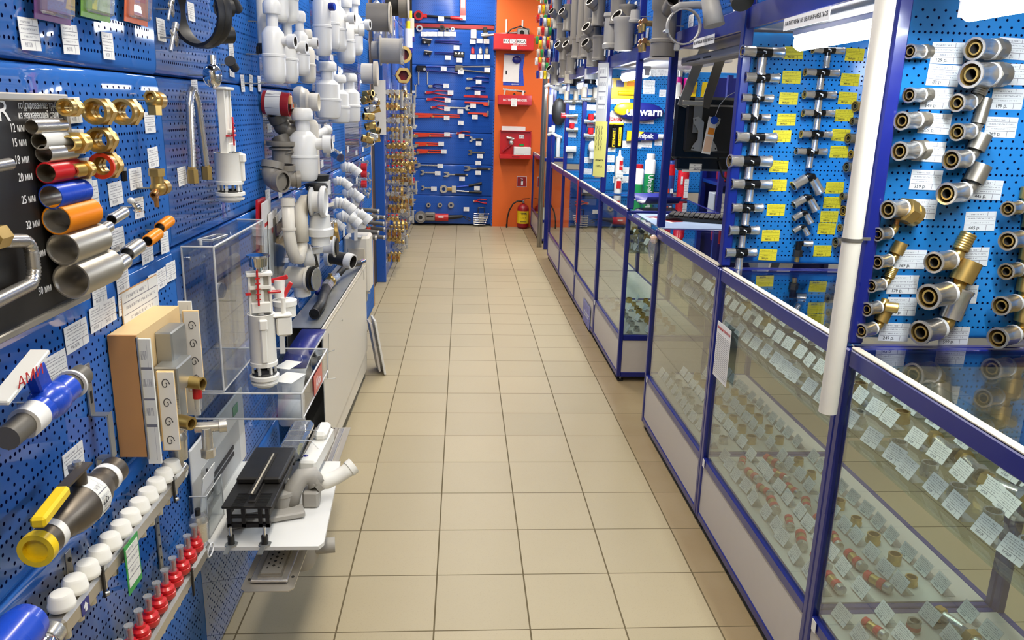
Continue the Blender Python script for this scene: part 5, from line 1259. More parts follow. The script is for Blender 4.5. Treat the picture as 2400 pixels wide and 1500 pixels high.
# ================================================================ far left wall beyond the blue end post
FXW = -0.935
FK = ['ball_valve', 'hexagon_nipple', 'nickel_tee', 'brass_elbow', 'brass_flange', 'grey_compensator']
FL = ['brass ball valve', 'brass nipple', 'nickel tee', 'brass elbow', 'round brass flange', 'grey compensator']
def fit_fn(kind, red):
    def f():
        b = B(); y = 0
        if kind == 0: b.cyl((-.03, y, -.006), (.03, y, -.006), .0115, 'brass', seg=12).sphere((0, y, -.006), .017, 'brass', 10, 6)
        elif kind == 1: b.cyl((-.02, y, -.01), (.02, y, -.01), .014, 'brass', hexa=True).cyl((-.034, y, -.01), (.034, y, -.01), .010, 'nickel', seg=10)
        elif kind == 2: b.cyl((-.024, y, -.012), (.024, y, -.012), .015, 'nickel', seg=12).cyl((0, y, -.03), (0, y, .004), .011, 'nickel', seg=10)
        elif kind == 3: b.cyl((0, y, -.05), (0, y, .006), .013, 'brass', seg=12).cyl((-.02, y, -.02), (.02, y, -.02), .012, 'bronze', seg=10)
        elif kind == 4: b.cyl((0, y+.008, -.02), (0, y-.008, -.02), .032, 'brass', seg=18)
        else: b.cyl((0, y, -.10), (0, y, 0), .012, 'grey_light', seg=12).cyl((0, y, -.11), (0, y, -.10), .014, 'nickel', seg=12)
        out = [('body', b, None)]
        if red: out.append(('handle', B().box((.0, y, .024), (.045, .012, .012), 'red', bev=.003), 'red handle'))
        return out
    return f
def hook_load(kk, n, red, y, z, sc_, rl, cl):
    put('hk%d' % n, lambda: [('body', B().cyl((0, 0, 0), (0, -.036*n-.02, 0), .002, 'zinc', seg=6), None)], 'peg_hook', 'steel hook on the far left wall, %s row, %s' % (rl, cl), 'hook', (FXW, y, z), LW, 'hooks of the far left wall', scale=sc_)
    for i in range(n):
        put('ft%d%d' % (kk, red), fit_fn(kk, red), FK[kk], '%s, far left wall, %s row, %s, %s' % (FL[kk]+(' with red handle' if red else ''), rl, cl, ('innermost', 'second', 'third', 'fourth')[i]), FL[kk].split()[-1],
            (FXW+(.024+.036*i)*sc_, y, z-.002), LW+random.uniform(-.1, .1), '%ss on hooks of the far left wall' % FL[kk], scale=sc_*1.12)
rows = [(1.72, [2, 5, 3, 2, 1, 5]), (1.60, [3, 2, 1, 2, 5, 3]), (1.48, [2, 3, 5, 1, 2, 5]), (1.36, [0, 5, 1, 0, 5, 2]), (1.24, [10, 0, 1, 1, 5, 10]), (1.13, [10, 1, 0, 1, 5, 1]),
        (1.02, [10, 10, 0, 1, 4, 10]), (.91, [1, 3, 0, 4, 3, 10]), (.80, [2, 4, 2, 3, 5, 1]), (.69, [3, 1, 3, 2, 1, 5]), (.58, [10, 2, 4, 3, 5, 2]), (.47, [3, 4, 2, 1, 10, 1]), (.36, [10, 2, 10, 2, 5]), (.24, [3, 2, 5])]
for r, (z, ks) in enumerate(rows):
    for c, kd in enumerate(ks):
        y = 7.32+.52*c+random.uniform(-.06, .06)
        red = 1 if kd >= 10 else 0; kk = kd % 10
        n = 4 if .95 < z < 1.3 and c < 3 else 3
        hook_load(kk, n, red, y, z+random.uniform(-.02, .02), random.uniform(1.05, 1.3), ORD[r], ORD[c]+' hook')
        y2 = y+.26
        if y2 < 10.5 and c < 5:
            hook_load((kk+1+c) % 4, 3 if c < 3 else 2, 0, y2, z-.03+random.uniform(-.02, .02), random.uniform(.9, 1.1), ORD[r], 'hook after the '+ORD[c])
        if c < 3: put('pc_far', card_fn(.05, .035), 'price_card', 'price card on the far left wall, %s row, %s hook' % (ORD[r], ORD[c]), 'price card', (FXW, y, z-.075), LW, 'price cards of the far left wall')
# big red and brass valves, cans and bags near the corner
for k, (px_, l) in enumerate((((8.177, 2.059), 'upper'), ((8.153, 1.865), 'lower'))):
    t = thing('large_valve', 'large red bodied brass valve in the corner, %s one' % l, 'valve', (WX+.10, px_[0], px_[1]), LW, 'large red valves in the corner', scale=1.45)
    part('body', B().cyl((-.05, 0, 0), (.05, 0, 0), .05, 'red_dark', seg=20), t)
    part('mouth', B().pipe((-.10, -.01, 0), (-.04, 0, 0), .055, .035, 'brass', 20, inner='bore', hexa=(k == 1)), t)
for k, (px_, m1, m2, l) in enumerate((((9.408, 2.455), 'ivory', 'navy', 'white and blue spray can with a yellow cap'), ((9.069, 2.312), 'paper', 'navy', 'white bottle with a blue base'), ((10.901, 2.572), 'red', 'paper', 'red and white bottle'))):
    t = thing('sealant_bottle', l+' hung near the corner', 'bottle', (WX+.09, px_[0], px_[1]), LW, scale=1.3)
    part('body', B().cyl((0, 0, -.11), (0, 0, .06), .035, m1, seg=20).cyl((0, 0, -.13), (0, 0, -.09), .037, m2, seg=20), t)
    part('cap', B().cyl((0, 0, .06), (0, 0, .12), .018, 'yellow', seg=16), t)
def bagf():
    return [('bag', B().box((0, -.03, 0), (.10, .05, .20), 'clear_bag', bev=.02), None), ('contents', B().cyl((0, -.03, -.07), (0, -.03, .05), .025, 'grey_light', seg=14), None), ('header_card', B().box((0, -.03, .09), (.10, .004, .03), 'card_plain'), None)]
for k, px_ in enumerate(((9.271, 1.750), (9.253, 1.596), (9.374, 1.453), (9.415, 1.197), (9.614, 1.030), (9.581, 0.704), (9.567, 0.577), (9.701, 0.381), (9.688, 0.252), (8.948, 0.180), (8.612, 0.112))):
    put('bagf', bagf, 'bagged_part', 'bagged grey part hanging in the far corner, %s from the top' % ORD[k], 'bag', (WX, min(px_[0], 10.6), px_[1]), LW, 'bagged parts in the far corner')
for k, px_ in enumerate(((10.464, 0.956), (10.894, 0.789), (11.068, 0.613))):
    solo('red_clip', B().box((0, -.03, 0), (.04, .05, .10), 'red', bev=.008).cyl((0, -.02, .05), (0, -.02, .08), .01, 'red'), 'red plastic clip pack in the far corner, %s' % ORD[k], 'clip', (WX, min(px_[0], 10.65), px_[1]), LW, 'red clip packs in the corner')

# ================================================================ back wall tools
BY = 10.83
def bpt(xz): return (xz[0], BY, xz[1])
S = 1.0/163.0          # metres per pixel of the photograph at the back wall
def adj(L, mt='nickel', grip=None):
    def f():
        b = B().prism([(0, -.010), (L*.72, -.008), (L*.78, -.018), (L*.78, .018), (L*.72, .008), (0, .010)], .012, mt, o=(0, -.006, 0), ax=((1, 0, 0), (0, 0, 1)))
        b.prism([(L*.76, -.030), (L*.86, -.034), (L*.98, -.030), (L*.97, -.018), (L*.86, -.012), (L*.86, .010), (L, .022), (L*.97, .034), (L*.84, .036), (L*.76, .025)], .014, mt, o=(0, -.006, 0))
        b.cyl((L*.80, -.018, -.016), (L*.80, -.004, -.016), .009, mt, seg=12).pipe((.006, -.014, 0), (.006, -.004, 0), .012, .006, mt, 14)
        out = [('wrench', b, None)]
        if grip: out.append(('grip', B().box((L*.30, -.011, 0), (L*.45, .020, .026), grip, bev=.005), None))
        return out
    return f
def plw(L, mt='orange_red'):
    def f():
        b = B().prism([(0, .004), (L*.35, .0), (L*.38, -.022), (L, -.014), (L, -.002), (L*.42, .004), (L*.40, .014), (L*.98, .012), (L, .022), (L*.36, .030), (L*.04, .032), (0, .024)], .014, mt, o=(0, -.004, 0))
        c = B().prism([(0, -.034), (L*.05, -.038), (L*.10, -.030), (L*.10, .002), (L*.02, .006), (L*.01, -.01), (.0, -.02)], .012, 'nickel_dark', o=(0, -.020, 0)).prism([(L*.02, -.030), (L*.36, -.022), (L*.36, .0), (L*.08, .0)], .012, mt, o=(0, -.018, 0)).cyl((L*.42, -.03, -.010), (L*.42, -.012, -.010), .012, 'brass', seg=10)
        return [('handles', b, None), ('jaws', c, None)]
    return f
def plier(L, mt):
    def f():
        b = B().tube([(L*.25, -.012, .004), (L*.45, -.012, .024), (L*.8, -.012, .022), (L, -.012, .014)], .0075, mt, 8).tube([(L*.25, -.012, -.004), (L*.5, -.012, -.018), (L*.8, -.012, -.030), (L, -.012, -.030)], .0075, mt, 8)
        c = B().prism([(0, -.006), (L*.06, .014), (L*.30, .012), (L*.30, -.012), (L*.05, -.022)], .012, 'nickel_dark' if mt == 'navy' else mt, o=(0, -.006, 0)).cyl((L*.04, -.022, 0), (L*.04, -.006, 0), .010, 'nickel', seg=10)
        return [('handles', b, None), ('jaws', c, None)]
    return f
def stillson(L):
    def f():
        b = B().prism([(0, -.010), (L*.72, -.012), (L*.78, -.034), (L*.93, -.040), (L, -.02), (L*.98, .010), (0, .012)], .016, 'orange_red', o=(0, -.004, 0))
        c = B().box((L*.97, -.016, -.0), (.02, .018, .07), 'nickel_dark', bev=.004)
        return [('handle', b, None), ('jaw', c, None)]
    return f
def cutter(L, grips='navy'):
    def f():
        b = B().box((L*.14, -.02, .0), (L*.22, .03, .05), 'black_gloss', bev=.006).box((L*.16, -.03, .030), (L*.26, .02, .016), 'steel_brushed', Matrix.Rotation(.12, 3, 'Y'), .003).cyl((L*.1, -.03, -.01), (L*.1, -.04, -.01), .012, 'zinc', seg=12).cyl((L*.2, -.02, -.02), (L*.2, -.02, -.055), .007, 'zinc', seg=8)
        c = B().box((L*.65, -.015, .018), (L*.6, .014, .014), grips, bev=.004).box((L*.68, -.015, -.006), (L*.66, .014, .013), grips, Matrix.Rotation(.03, 3, 'Y'), .004)
        return [('head', b, None), ('handles', c, None)]
    return f
def long_cutter(L, m1, m2):
    def f():
        b = B().box((L*.12, -.02, 0), (L*.24, .03, .075), m1, bev=.01).cyl((L*.2, -.03, -.01), (L*.2, -.045, -.01), .018, 'zinc', seg=10)
        c = B().cyl((L*.2, -.02, .02), (L, -.02, .035), .010, m2, seg=10).cyl((L*.2, -.02, -.02), (L, -.02, -.045), .010, m2, seg=10)
        return [('head', b, None), ('handles', c, None)]
    return f
TG = 'tools hung on the back board'
def tool(key, fn, name, label, cat, xz, **k): return put(key, fn, name, label, cat, bpt(xz), 0, TG, **k)
# red bordered strips printed across the board
solo('red_strip', B().box((0, -.003, 0), (1.06, .002, .045), 'red_dark'), 'dark red strip across the top of the tool board', 'strip', (-.37, BY, 2.6))
def ratchet():
    return [('head', B().cyl((.05, 0, 0), (.05, -.05, 0), .06, 'red', seg=20).cyl((.05, -.05, 0), (.05, -.052, 0), .035, 'bore', seg=16).box((.12, -.02, .0), (.08, .03, .05), 'red', bev=.008), None), ('shaft', B().cyl((.15, -.02, 0), (.48, -.02, -.01), .014, 'black_rubber', seg=12), None), ('grip', B().cyl((.46, -.02, -.01), (.62, -.02, -.02), .022, 'red', seg=14), 'red grip')]
tool('ratchet', ratchet, 'ratchet_threader', 'red ratchet threader with a round head above the red strip', 'threader', (-0.868, 2.714))
solo('hanging_pack', B().box((0, -.012, 0), (.075, .02, .26), 'red', bev=.004).box((0, -.024, .03), (.05, .004, .12), 'paper', bev=.001), 'long red blister pack hanging above the red strip', 'blister pack', bpt((-0.248, 2.859)), 0, TG)
solo('die_head', B().pipe((0, -.004, 0), (0, -.03, 0), 0.042, 0.023100000000000002, 'nickel', 20, inner='bore'), 'round die head on the upper tool panel, leftmost, grey ring', 'die head', bpt((-0.808, 2.561)), 0, TG)
solo('die_head', B().pipe((0, -.004, 0), (0, -.03, 0), 0.036, 0.0198, 'board_black', 20, inner='bore'), 'round die head on the upper tool panel, black, wider', 'die head', bpt((-0.516, 2.570)), 0, TG)
solo('die_head', B().pipe((0, -.004, 0), (0, -.03, 0), 0.03, 0.0165, 'grey_dark', 20, inner='bore'), 'round die head on the upper tool panel, dark grey', 'die head', bpt((-0.450, 2.551)), 0, TG)
solo('die_head', B().pipe((0, -.004, 0), (0, -.03, 0), 0.024, 0.013200000000000002, 'nickel', 20, inner='bore'), 'round die head on the upper tool panel, small and pale', 'die head', bpt((-0.378, 2.564)), 0, TG)
tool('cut1', cutter(.53), 'pipe_crimper', 'long blue handled expander pliers, upper of two', 'pliers', (-0.792, 2.399))
tool('cut1', cutter(.53), 'pipe_crimper', 'blue handled expander pliers, lower of two', 'pliers', (-0.760, 2.258), scale=.80)
solo('bit_rack', B().box((0, -.02, 0), (.14, .03, .07), 'black_gloss', bev=.006).cyl((-.04, -.03, .01), (-.04, -.05, .01), .012, 'chrome', seg=12).cyl((0, -.03, .01), (0, -.05, .01), .012, 'chrome', seg=12).cyl((.04, -.03, .01), (.04, -.05, .01), .012, 'chrome', seg=12), 'black rack of expander heads on the tool board', 'tool rack', bpt((-0.292, 2.256)), 0, TG)
solo('lamp_box', B().box((0, -.03, 0), (.075, .05, .11), 'white_plastic', bev=.006), 'white boxed part at the right of the tool board', 'box', bpt((-0.106, 2.510)), 0, TG)
solo('press_jaw', B().box((0, -.02, 0), (.05, .03, .17), 'black_rubber', bev=.006).cyl((-.05, -.03, 0), (.04, -.03, .01), .012, 'nickel', seg=10), 'black and nickel jaw right of the boxed part', 'jaw', bpt((0.044, 2.515)), 0, TG)
solo('small_cutter', B().box((0, -.02, 0), (.045, .03, .07), 'red', bev=.008).cyl((0, -.02, .03), (0, -.02, .05), .012, 'red', seg=10), 'small red pipe cutter in the row of three', 'cutter', bpt((-0.114, 2.299)), 0, TG)
solo('small_cutter', B().box((0, -.02, 0), (.045, .03, .07), 'nickel', bev=.008).cyl((0, -.02, .03), (0, -.02, .05), .012, 'nickel', seg=10), 'small nickel pipe cutter in the row of three', 'cutter', bpt((-0.014, 2.302)), 0, TG)
solo('small_cutter', B().box((0, -.02, 0), (.045, .03, .07), 'nickel_dark', bev=.008).cyl((0, -.02, .03), (0, -.02, .05), .012, 'nickel_dark', seg=10), 'small dark nickel pipe cutter in the row of three', 'cutter', bpt((0.070, 2.305)), 0, TG)
tool('lc1', long_cutter(.56,'black_gloss','navy'), 'long_cutter', 'black and blue long handled cutter on the left', 'cutter', (-0.855, 2.064))
tool('lc2', long_cutter(.46,'grey_dark','grey_dark'), 'long_cutter', 'grey long handled press tool beside the black cutter', 'cutter', (-0.347, 2.079))
solo('flat_key', B().box((0, -.004, 0), (.016, .004, .16), 'zinc').box((-.012, -.004, .085), (.008, .004, .025), 'zinc').box((.012, -.004, .085), (.008, .004, .025), 'zinc'), 'small forked flat key with a yellow card, first', 'key', bpt((-0.822, 1.941)), 0, TG)
card((-0.772, 1.938), 'yellow price card of the first flat key', .07, .045, 'card_yellow', 'yellow price cards of the back board', rz=0, x=(-0.772, 1.938)[0], off=0)
solo('flat_key', B().box((0, -.004, 0), (.016, .004, .16), 'zinc').box((-.012, -.004, .085), (.008, .004, .025), 'zinc').box((.012, -.004, .085), (.008, .004, .025), 'zinc'), 'small forked flat key with a yellow card, second', 'key', bpt((-0.704, 1.945)), 0, TG)
card((-0.654, 1.941), 'yellow price card of the second flat key', .07, .045, 'card_yellow', 'yellow price cards of the back board', rz=0, x=(-0.654, 1.941)[0], off=0)
solo('flat_key', B().box((0, -.004, 0), (.016, .004, .16), 'zinc').box((-.012, -.004, .085), (.008, .004, .025), 'zinc').box((.012, -.004, .085), (.008, .004, .025), 'zinc'), 'small forked flat key with a yellow card, third, lower', 'key', bpt((-0.862, 1.773)), 0, TG)
card((-0.811, 1.769), 'yellow price card of the third, lower flat key', .07, .045, 'card_yellow', 'yellow price cards of the back board', rz=0, x=(-0.811, 1.769)[0], off=0)
tool('pl_n1', plier(.20,'navy'), 'pliers', 'dark blue pliers, small, centre of the board', 'pliers', (-0.693, 1.848))
tool('pl_n2', plier(.30,'navy'), 'pliers', 'dark blue pliers, upper right', 'pliers', (-0.194, 1.954))
tool('pl_n3', plier(.27,'navy'), 'pliers', 'dark blue pliers, below the upper right pair', 'pliers', (-0.209, 1.835))
tool('pl_r1', plier(.36,'red'), 'pliers', 'red water pump pliers, longest of three', 'pliers', (-0.744, 1.766))
tool('pl_r2', plier(.30,'red'), 'pliers', 'red water pump pliers, middle of three', 'pliers', (-0.727, 1.679))
tool('pl_r3', plier(.23,'red'), 'pliers', 'red water pump pliers, shortest of three', 'pliers', (-0.665, 1.577))
tool('sp1', adj(.27,'nickel'), 'spanner', 'polished chain wrench right of the red pliers', 'wrench', (-0.405, 1.579))
tool('plw1', plw(.62), 'pipe_wrench', 'largest red pipe wrench, handles spread', 'wrench', (-0.892, 1.467))
tool('plw2', plw(.50), 'pipe_wrench', 'red pipe wrench, second from the top', 'wrench', (-0.882, 1.212))
tool('plw3', plw(.38), 'pipe_wrench', 'red pipe wrench, third from the top', 'wrench', (-0.871, 1.090))
tool('plw3', plw(.38), 'pipe_wrench', 'red pipe wrench, lowest and smallest', 'wrench', (-0.854, 0.995))
solo('red_strip', B().box((0, -.003, 0), (.32, .002, .03), 'red'), 'short red printed strip above the red pipe wrenches', 'strip', bpt((-0.066, 1.730)), 0, TG)
tool('st1', stillson(.33), 'pipe_wrench', 'red straight pipe wrench at the right, upper', 'wrench', (-0.213, 1.650))
tool('st2', stillson(.28), 'pipe_wrench', 'red straight pipe wrench at the right, lower', 'wrench', (-0.171, 1.513))
tool('pl_k1', plier(.19,'red_dark'), 'pliers', 'red gripped combination pliers right of centre', 'pliers', (-0.323, 1.249))
tool('ad1', adj(.18,'nickel','black_rubber'), 'adjustable_wrench', 'small adjustable wrench with a black grip facing left', 'wrench', (0.034, 1.174), rot=(0, PI, 0))
tool('ad2', adj(.22,'grey_dark'), 'adjustable_wrench', 'dark adjustable wrench facing left', 'wrench', (0.060, 1.000), rot=(0, PI, 0))
tool('ad3', adj(.32,'nickel'), 'adjustable_wrench', 'large bare adjustable wrench, left of the board', 'wrench', (-0.562, 0.815), rot=(0, PI, 0))
tool('ad4', adj(.21,'nickel'), 'adjustable_wrench', 'medium bare adjustable wrench, under the large one', 'wrench', (-0.596, 0.717), rot=(0, PI, 0))
tool('ad4', adj(.21,'nickel'), 'adjustable_wrench', 'small bare adjustable wrench beside the blue crimper', 'wrench', (-0.613, 0.510), rot=(0, PI, 0), scale=.85)
tool('ad5', adj(.33,'nickel','black_rubber'), 'adjustable_wrench', 'adjustable wrench with a green and black grip', 'wrench', (-0.161, 0.698), rot=(0, PI, 0))
tool('ad6', adj(.36,'nickel_dark','black_rubber'), 'adjustable_wrench', 'long adjustable wrench with a black grip at the right edge', 'wrench', (0.145, 0.785), rot=(0, PI, 0))
def crimper():
    return [('head', B().pipe((.04, -.01, 0), (.04, -.03, 0), .055, .025, 'nickel', 20, inner='bore').box((.12, -.02, 0), (.07, .03, .04), 'brass_dark', bev=.004).box((.18, -.02, 0), (.06, .03, .09), 'ivory', bev=.004), None), ('handles', B().cyl((.22, -.02, .03), (.40, -.02, .055), .012, 'blue_plastic', seg=10).cyl((.22, -.02, -.02), (.40, -.02, -.03), .010, 'steel', seg=10), None), ('grips', B().cyl((.38, -.02, .052), (.56, -.02, .09), .017, 'black_rubber', seg=10).cyl((.38, -.02, -.03), (.56, -.02, -.035), .017, 'black_rubber', seg=10), None)]
tool('crimp', crimper, 'press_crimper', 'round jawed crimper with blue shafts and black grips', 'crimper', (-0.526, 0.500))
tool('pl_r9', plier(.19, 'red'), 'pliers', 'red handled pliers low on the right', 'pliers', (-0.081, 0.347))
solo('thread_die', B().pipe((0, -.004, 0), (0, -.03, 0), 0.032, 0.0128, 'grey_pvc', 22, inner='bore').pipe((0, -.03, 0), (0, -.033, 0), 0.0272, 0.014400000000000001, 'grey_light', 22), 'round grey threading die, left of the three', 'die', bpt((-0.694, 0.276)), 0, TG)
solo('thread_die', B().pipe((0, -.004, 0), (0, -.03, 0), 0.032, 0.0128, 'grey_pvc', 22, inner='bore').pipe((0, -.03, 0), (0, -.033, 0), 0.0272, 0.014400000000000001, 'grey_light', 22), 'round grey threading die, middle of the three', 'die', bpt((-0.537, 0.279)), 0, TG)
solo('thread_die', B().pipe((0, -.004, 0), (0, -.03, 0), 0.042, 0.016800000000000002, 'grey_pvc', 22, inner='bore').pipe((0, -.03, 0), (0, -.033, 0), 0.0357, 0.0189, 'grey_light', 22), 'round grey threading die, right, larger of the three', 'die', bpt((-0.385, 0.282)), 0, TG)
def machine():
    return [('drive_head', B().cyl((0, 0, 0), (0, -.09, 0), .078, 'grey_pvc', seg=26).cyl((0, -.09, 0), (0, -.10, 0), .05, 'grey_light', seg=24).cyl((0, -.10, 0), (0, -.102, 0), .028, 'bore', seg=18), None), ('gearbox', B().box((.13, -.05, .01), (.14, .09, .11), 'grey_pvc', bev=.012).box((.13, -.097, .015), (.09, .004, .012), 'black_gloss'), None),
            ('motor', B().cyl((.20, -.05, .0), (.38, -.05, .0), .052, 'red', seg=22).box((.28, -.10, .01), (.07, .006, .02), 'ink_white'), 'red motor housing'), ('grip', B().cyl((.37, -.05, 0), (.58, -.05, .02), .034, 'black_rubber', r1=.02, seg=18), None),
            ('cable', B().tube([(.56, -.05, .02), (.64, -.05, .01), (.70, -.05, -.02), (.68, -.05, -.04), (.62, -.05, -.01), (.58, -.05, .02)], .006, 'black_rubber', 8), None)]
t = tool('machine', machine, 'threading_machine', 'electric pipe threading machine with a red motor at the foot of the board', 'power tool', (-0.800, 0.116))
def torq():
    b = B().box((0, -.03, -.05), (.07, .04, .12), 'white_plastic', bev=.01).cyl((-.05, -.03, .09), (.05, -.03, .09), .008, 'black_gloss', seg=8).box((-.045, -.03, .05), (.01, .02, .09), 'black_gloss').box((.045, -.03, .05), (.01, .02, .09), 'black_gloss')
    out = [('holder', b, None)]
    for k in range(6):
        out.append(('key', B().cyl((-.10+.01*(k % 2), -.06, .01-.03*k), (.10-.01*k, -.06, .01-.03*k), .008, 'chrome', seg=8).sphere((-.10, -.06, .01-.03*k), .012, 'chrome', 8, 6).sphere((.10-.01*k, -.06, .01-.03*k), .012, 'chrome', 8, 6), None))
    return out
tool('torq', torq, 'hex_key_set', 'set of chrome hex keys in a white holder low on the right', 'key set', (0.034, 0.167))
BCARDS = [(-0.753, 2.489), (-0.687, 2.492), (-0.615, 2.494), (-0.533, 2.497), (-0.450, 2.499), (-0.372, 2.502), (-0.528, 2.684), (-0.326, 2.335), (-0.116, 2.415), (-0.027, 2.429), (0.063, 2.426), (-0.437, 2.209), (-0.286, 2.182), (-0.108, 2.230), (-0.018, 2.233), (0.072, 2.236), (-0.492, 2.069), (-0.268, 2.033), (0.080, 2.070), (-0.030, 1.916), (-0.457, 1.855), (-0.044, 1.775), (-0.401, 1.770), (-0.439, 1.671), (-0.445, 1.561), (-0.268, 1.533), (-0.099, 1.609), (-0.074, 1.466), (-0.450, 1.445), (-0.261, 1.384), (-0.443, 1.229), (-0.522, 1.104), (-0.487, 1.003), (-0.248, 1.212), (-0.017, 1.122), (0.003, 0.953), (-0.019, 0.861), (-0.533, 0.810), (-0.567, 0.712), (-0.619, 0.504), (-0.236, 0.645), (-0.017, 0.730), (-0.031, 0.522), (-0.173, 0.233), (-0.875, 1.329), (-0.872, 0.898), (-0.868, 0.470), (-0.884, 1.767), (-0.247, 2.704)]
for k, xz in enumerate(BCARDS):
    small = k > 43 and k < 48
    put('bcs' if small else 'bc', card_fn(.05, .03, 'card_plain') if small else card_fn(.075, .055), 'price_card', near_label((xz[0]-.1, BY, xz[1]+.05), (TG,), 'price card by the'), 'price card', (xz[0], BY-.036 if not small else BY-.002, xz[1]), 0, 'price cards of the tool board')

OY = 10.82
def XY(xz, y): return (xz[0], y, xz[1])
def opt(xz, dy=0.0): return (xz[0], OY-dy, xz[1])
def tray_thing(name, label, cat, xz, w, h, mt, deep=.20):
    t = thing(name, label, cat, opt(xz), 0)
    part('tray', B().box((0, -deep/2, 0), (w, deep, .012), mt, bev=.003).box((0, -deep, h/2), (w, .008, h), mt, bev=.003).box((-w/2+.004, -deep/2, h/2), (.008, deep, h), mt, bev=.003).box((w/2-.004, -deep/2, h/2), (.008, deep, h), mt, bev=.003), t)
    return t
t = tray_thing('red_metal_tray', 'upper red metal case lettered in white boxes, on the orange pier', 'case', (0.412, 2.324), .52, .19, 'red')
for k, (s_, x, w_) in enumerate((('RO', -.10, .075), ('TO', -.015, .075), ('RICA', .095, .13))):
    pl_ = part('white_plate', B().box((x, -.206, .10), (w_, .003, .055), 'ink_white'), t); text(s_, .052, 'ink', pl_, (x, -.2085, .098), bold=.001)
text('ROCKET CONTROL', .02, 'ink_white', t, (.08, -.2058, .055))
solo('price_card', B().box((0, 0, 0), (.07, .001, .055), 'card_white'), 'price card on the upper red case', 'price card', XY((0.416, 2.344), 10.608))
t = thing('pipe_bender', 'grey and steel hydraulic bender lying on the upper red case', 'bender', opt((0.417, 2.518), .06))
part('arm', B().cyl((-.42, -.03, -.03), (.10, -.03, .03), .016, 'nickel', seg=12), t); part('body', B().box((.12, -.03, .03), (.16, .07, .10), 'zinc', bev=.012).cyl((.1, -.08, .02), (.1, -.06, .02), .03, 'black_gloss'), t)
part('hose', B().tube([(-.12, -.06, -.03), (-.04, -.06, .06), (.08, -.06, .10), (.18, -.06, .06), (.20, -.06, -.03)], .008, 'black_rubber', 8), t)
for k, x in enumerate((.32, .53)): solo('white_bracket', B().box((0, -.006, 0), (.022, .008, .30), 'white_plastic', bev=.003), 'white shelf bracket above the upper red case, %s' % ('left', 'right')[k], 'bracket', (x, OY, 2.56), 0, 'white shelf brackets')
t = thing('clipboard', 'blue backed sheet hanging under the upper red case', 'sheet', opt((0.424, 2.086)))
part('backing', B().prism([(-.13, -.20), (.15, -.20), (.13, .0), (.15, .20), (-.12, .20)], -.006, 'blue_plastic', o=(0, -.004, 0)), t); part('paper', B().box((-.025, -.012, .01), (.21, .002, .34), 'paper', Matrix.Rotation(.03, 3, 'Y')).box((-.09, -.0135, -.04), (.02, .001, .05), 'ink'), t)
text('uponor', .034, 'ink_white', t, (.03, -.0118, -.182))
solo('black_pouch', B().sphere((0, -.03, 0), .06, 'navy', sc=(1, .4, .8)), 'dark blue crumpled pouch over the hanging sheet', 'pouch', opt((0.466, 2.210)), 0)
t = tray_thing('red_metal_tray', 'middle red metal case with white lettering, holding a bender', 'case', (0.447, 1.639), .44, .12, 'red')
text('ROTHENBERGER', .042, 'ink_white', t, (0, -.2058, .055), bold=.001)
solo('price_card', B().box((0, 0, 0), (.075, .001, .10), 'card_white'), 'price card hiding part of the middle case lettering', 'price card', XY((0.435, 1.666), 10.608))
t = thing('tube_bender', 'pale bending tool standing in the middle red case', 'bender', opt((0.439, 1.732), .09))
part('frame', B().cyl((-.14, -.0, -.03), (-.12, 0, .09), .012, 'ivory').cyl((.12, 0, -.04), (.12, 0, .09), .018, 'white_plastic').box((.0, 0, .09), (.30, .02, .02), 'nickel', Matrix.Rotation(.08, 3, 'Y')).box((.09, 0, .075), (.12, .022, .016), 'black_rubber', Matrix.Rotation(.08, 3, 'Y')), t); part('crank', B().cyl((0, -.03, -.03), (0, -.03, .05), .01, 'black_gloss').sphere((0, -.03, .03), .022, 'black_gloss', sc=(1, 1, .7)), t)
t = thing('open_tool_case', 'open red tool case with a white lid label and tools', 'case', opt((0.478, 0.942), .0))
part('bottom', B().box((0, -.10, .0), (.42, .20, .012), 'red', bev=.003).box((0, -.20, .025), (.43, .008, .05), 'red', bev=.003).box((-.21, -.10, .025), (.008, .20, .05), 'red').box((.21, -.10, .025), (.008, .20, .05), 'red').box((0, -.206, .03), (.10, .01, .014), 'red_dark', bev=.003), t)
part('lid', B().box((0, -.02, .19), (.42, .008, .34), 'red', bev=.004).box((-.205, -.04, .19), (.01, .045, .34), 'red').box((.205, -.04, .19), (.01, .045, .34), 'red').box((0, -.04, .355), (.42, .045, .01), 'red').box((-.03, -.03, .385), (.32, .03, .06), 'paper', bev=.004).box((.08, -.026, .28), (.07, .002, .045), 'card_white'), t)
part('white_box', B().box((.09, -.09, .08), (.23, .10, .14), 'white_plastic', bev=.006).cyl((.08, -.10, .165), (.08, -.10, .19), .032, 'green', seg=10), t)
part('tools', B().cyl((-.17, -.05, .08), (-.03, -.06, .20), .016, 'red_dark').sphere((-.06, -.06, .20), .035, 'nickel').cyl((-.02, -.07, .25), (-.12, -.05, .27), .02, 'nickel').cyl((-.05, -.17, .035), (.19, -.17, .035), .014, 'nickel_dark').cyl((.0, -.15, .045), (.12, -.15, .045), .016, 'steel'), t)
t = thing('extinguisher_sign', 'square red sign with a white extinguisher pictogram', 'sign', opt((0.582, 0.622)))
part('plate', B().box((0, -.004, 0), (.135, .004, .14), 'ink_white').box((0, -.0065, 0), (.125, .002, .13), 'red_dark'), t)
part('pictogram', B().box((.005, -.008, -.012), (.026, .001, .07), 'ink_white').cyl((.005, -.0075, .02), (.005, -.0085, .02), .013, 'ink_white').box((.005, -.008, .04), (.01, .001, .014), 'ink_white').box((-.006, -.008, .044), (.02, .001, .005), 'ink_white'), t)
t = thing('fire_extinguisher', 'red fire extinguisher with a yellow label on the floor by the orange pier', 'fire extinguisher', (.604, 10.70, 0))
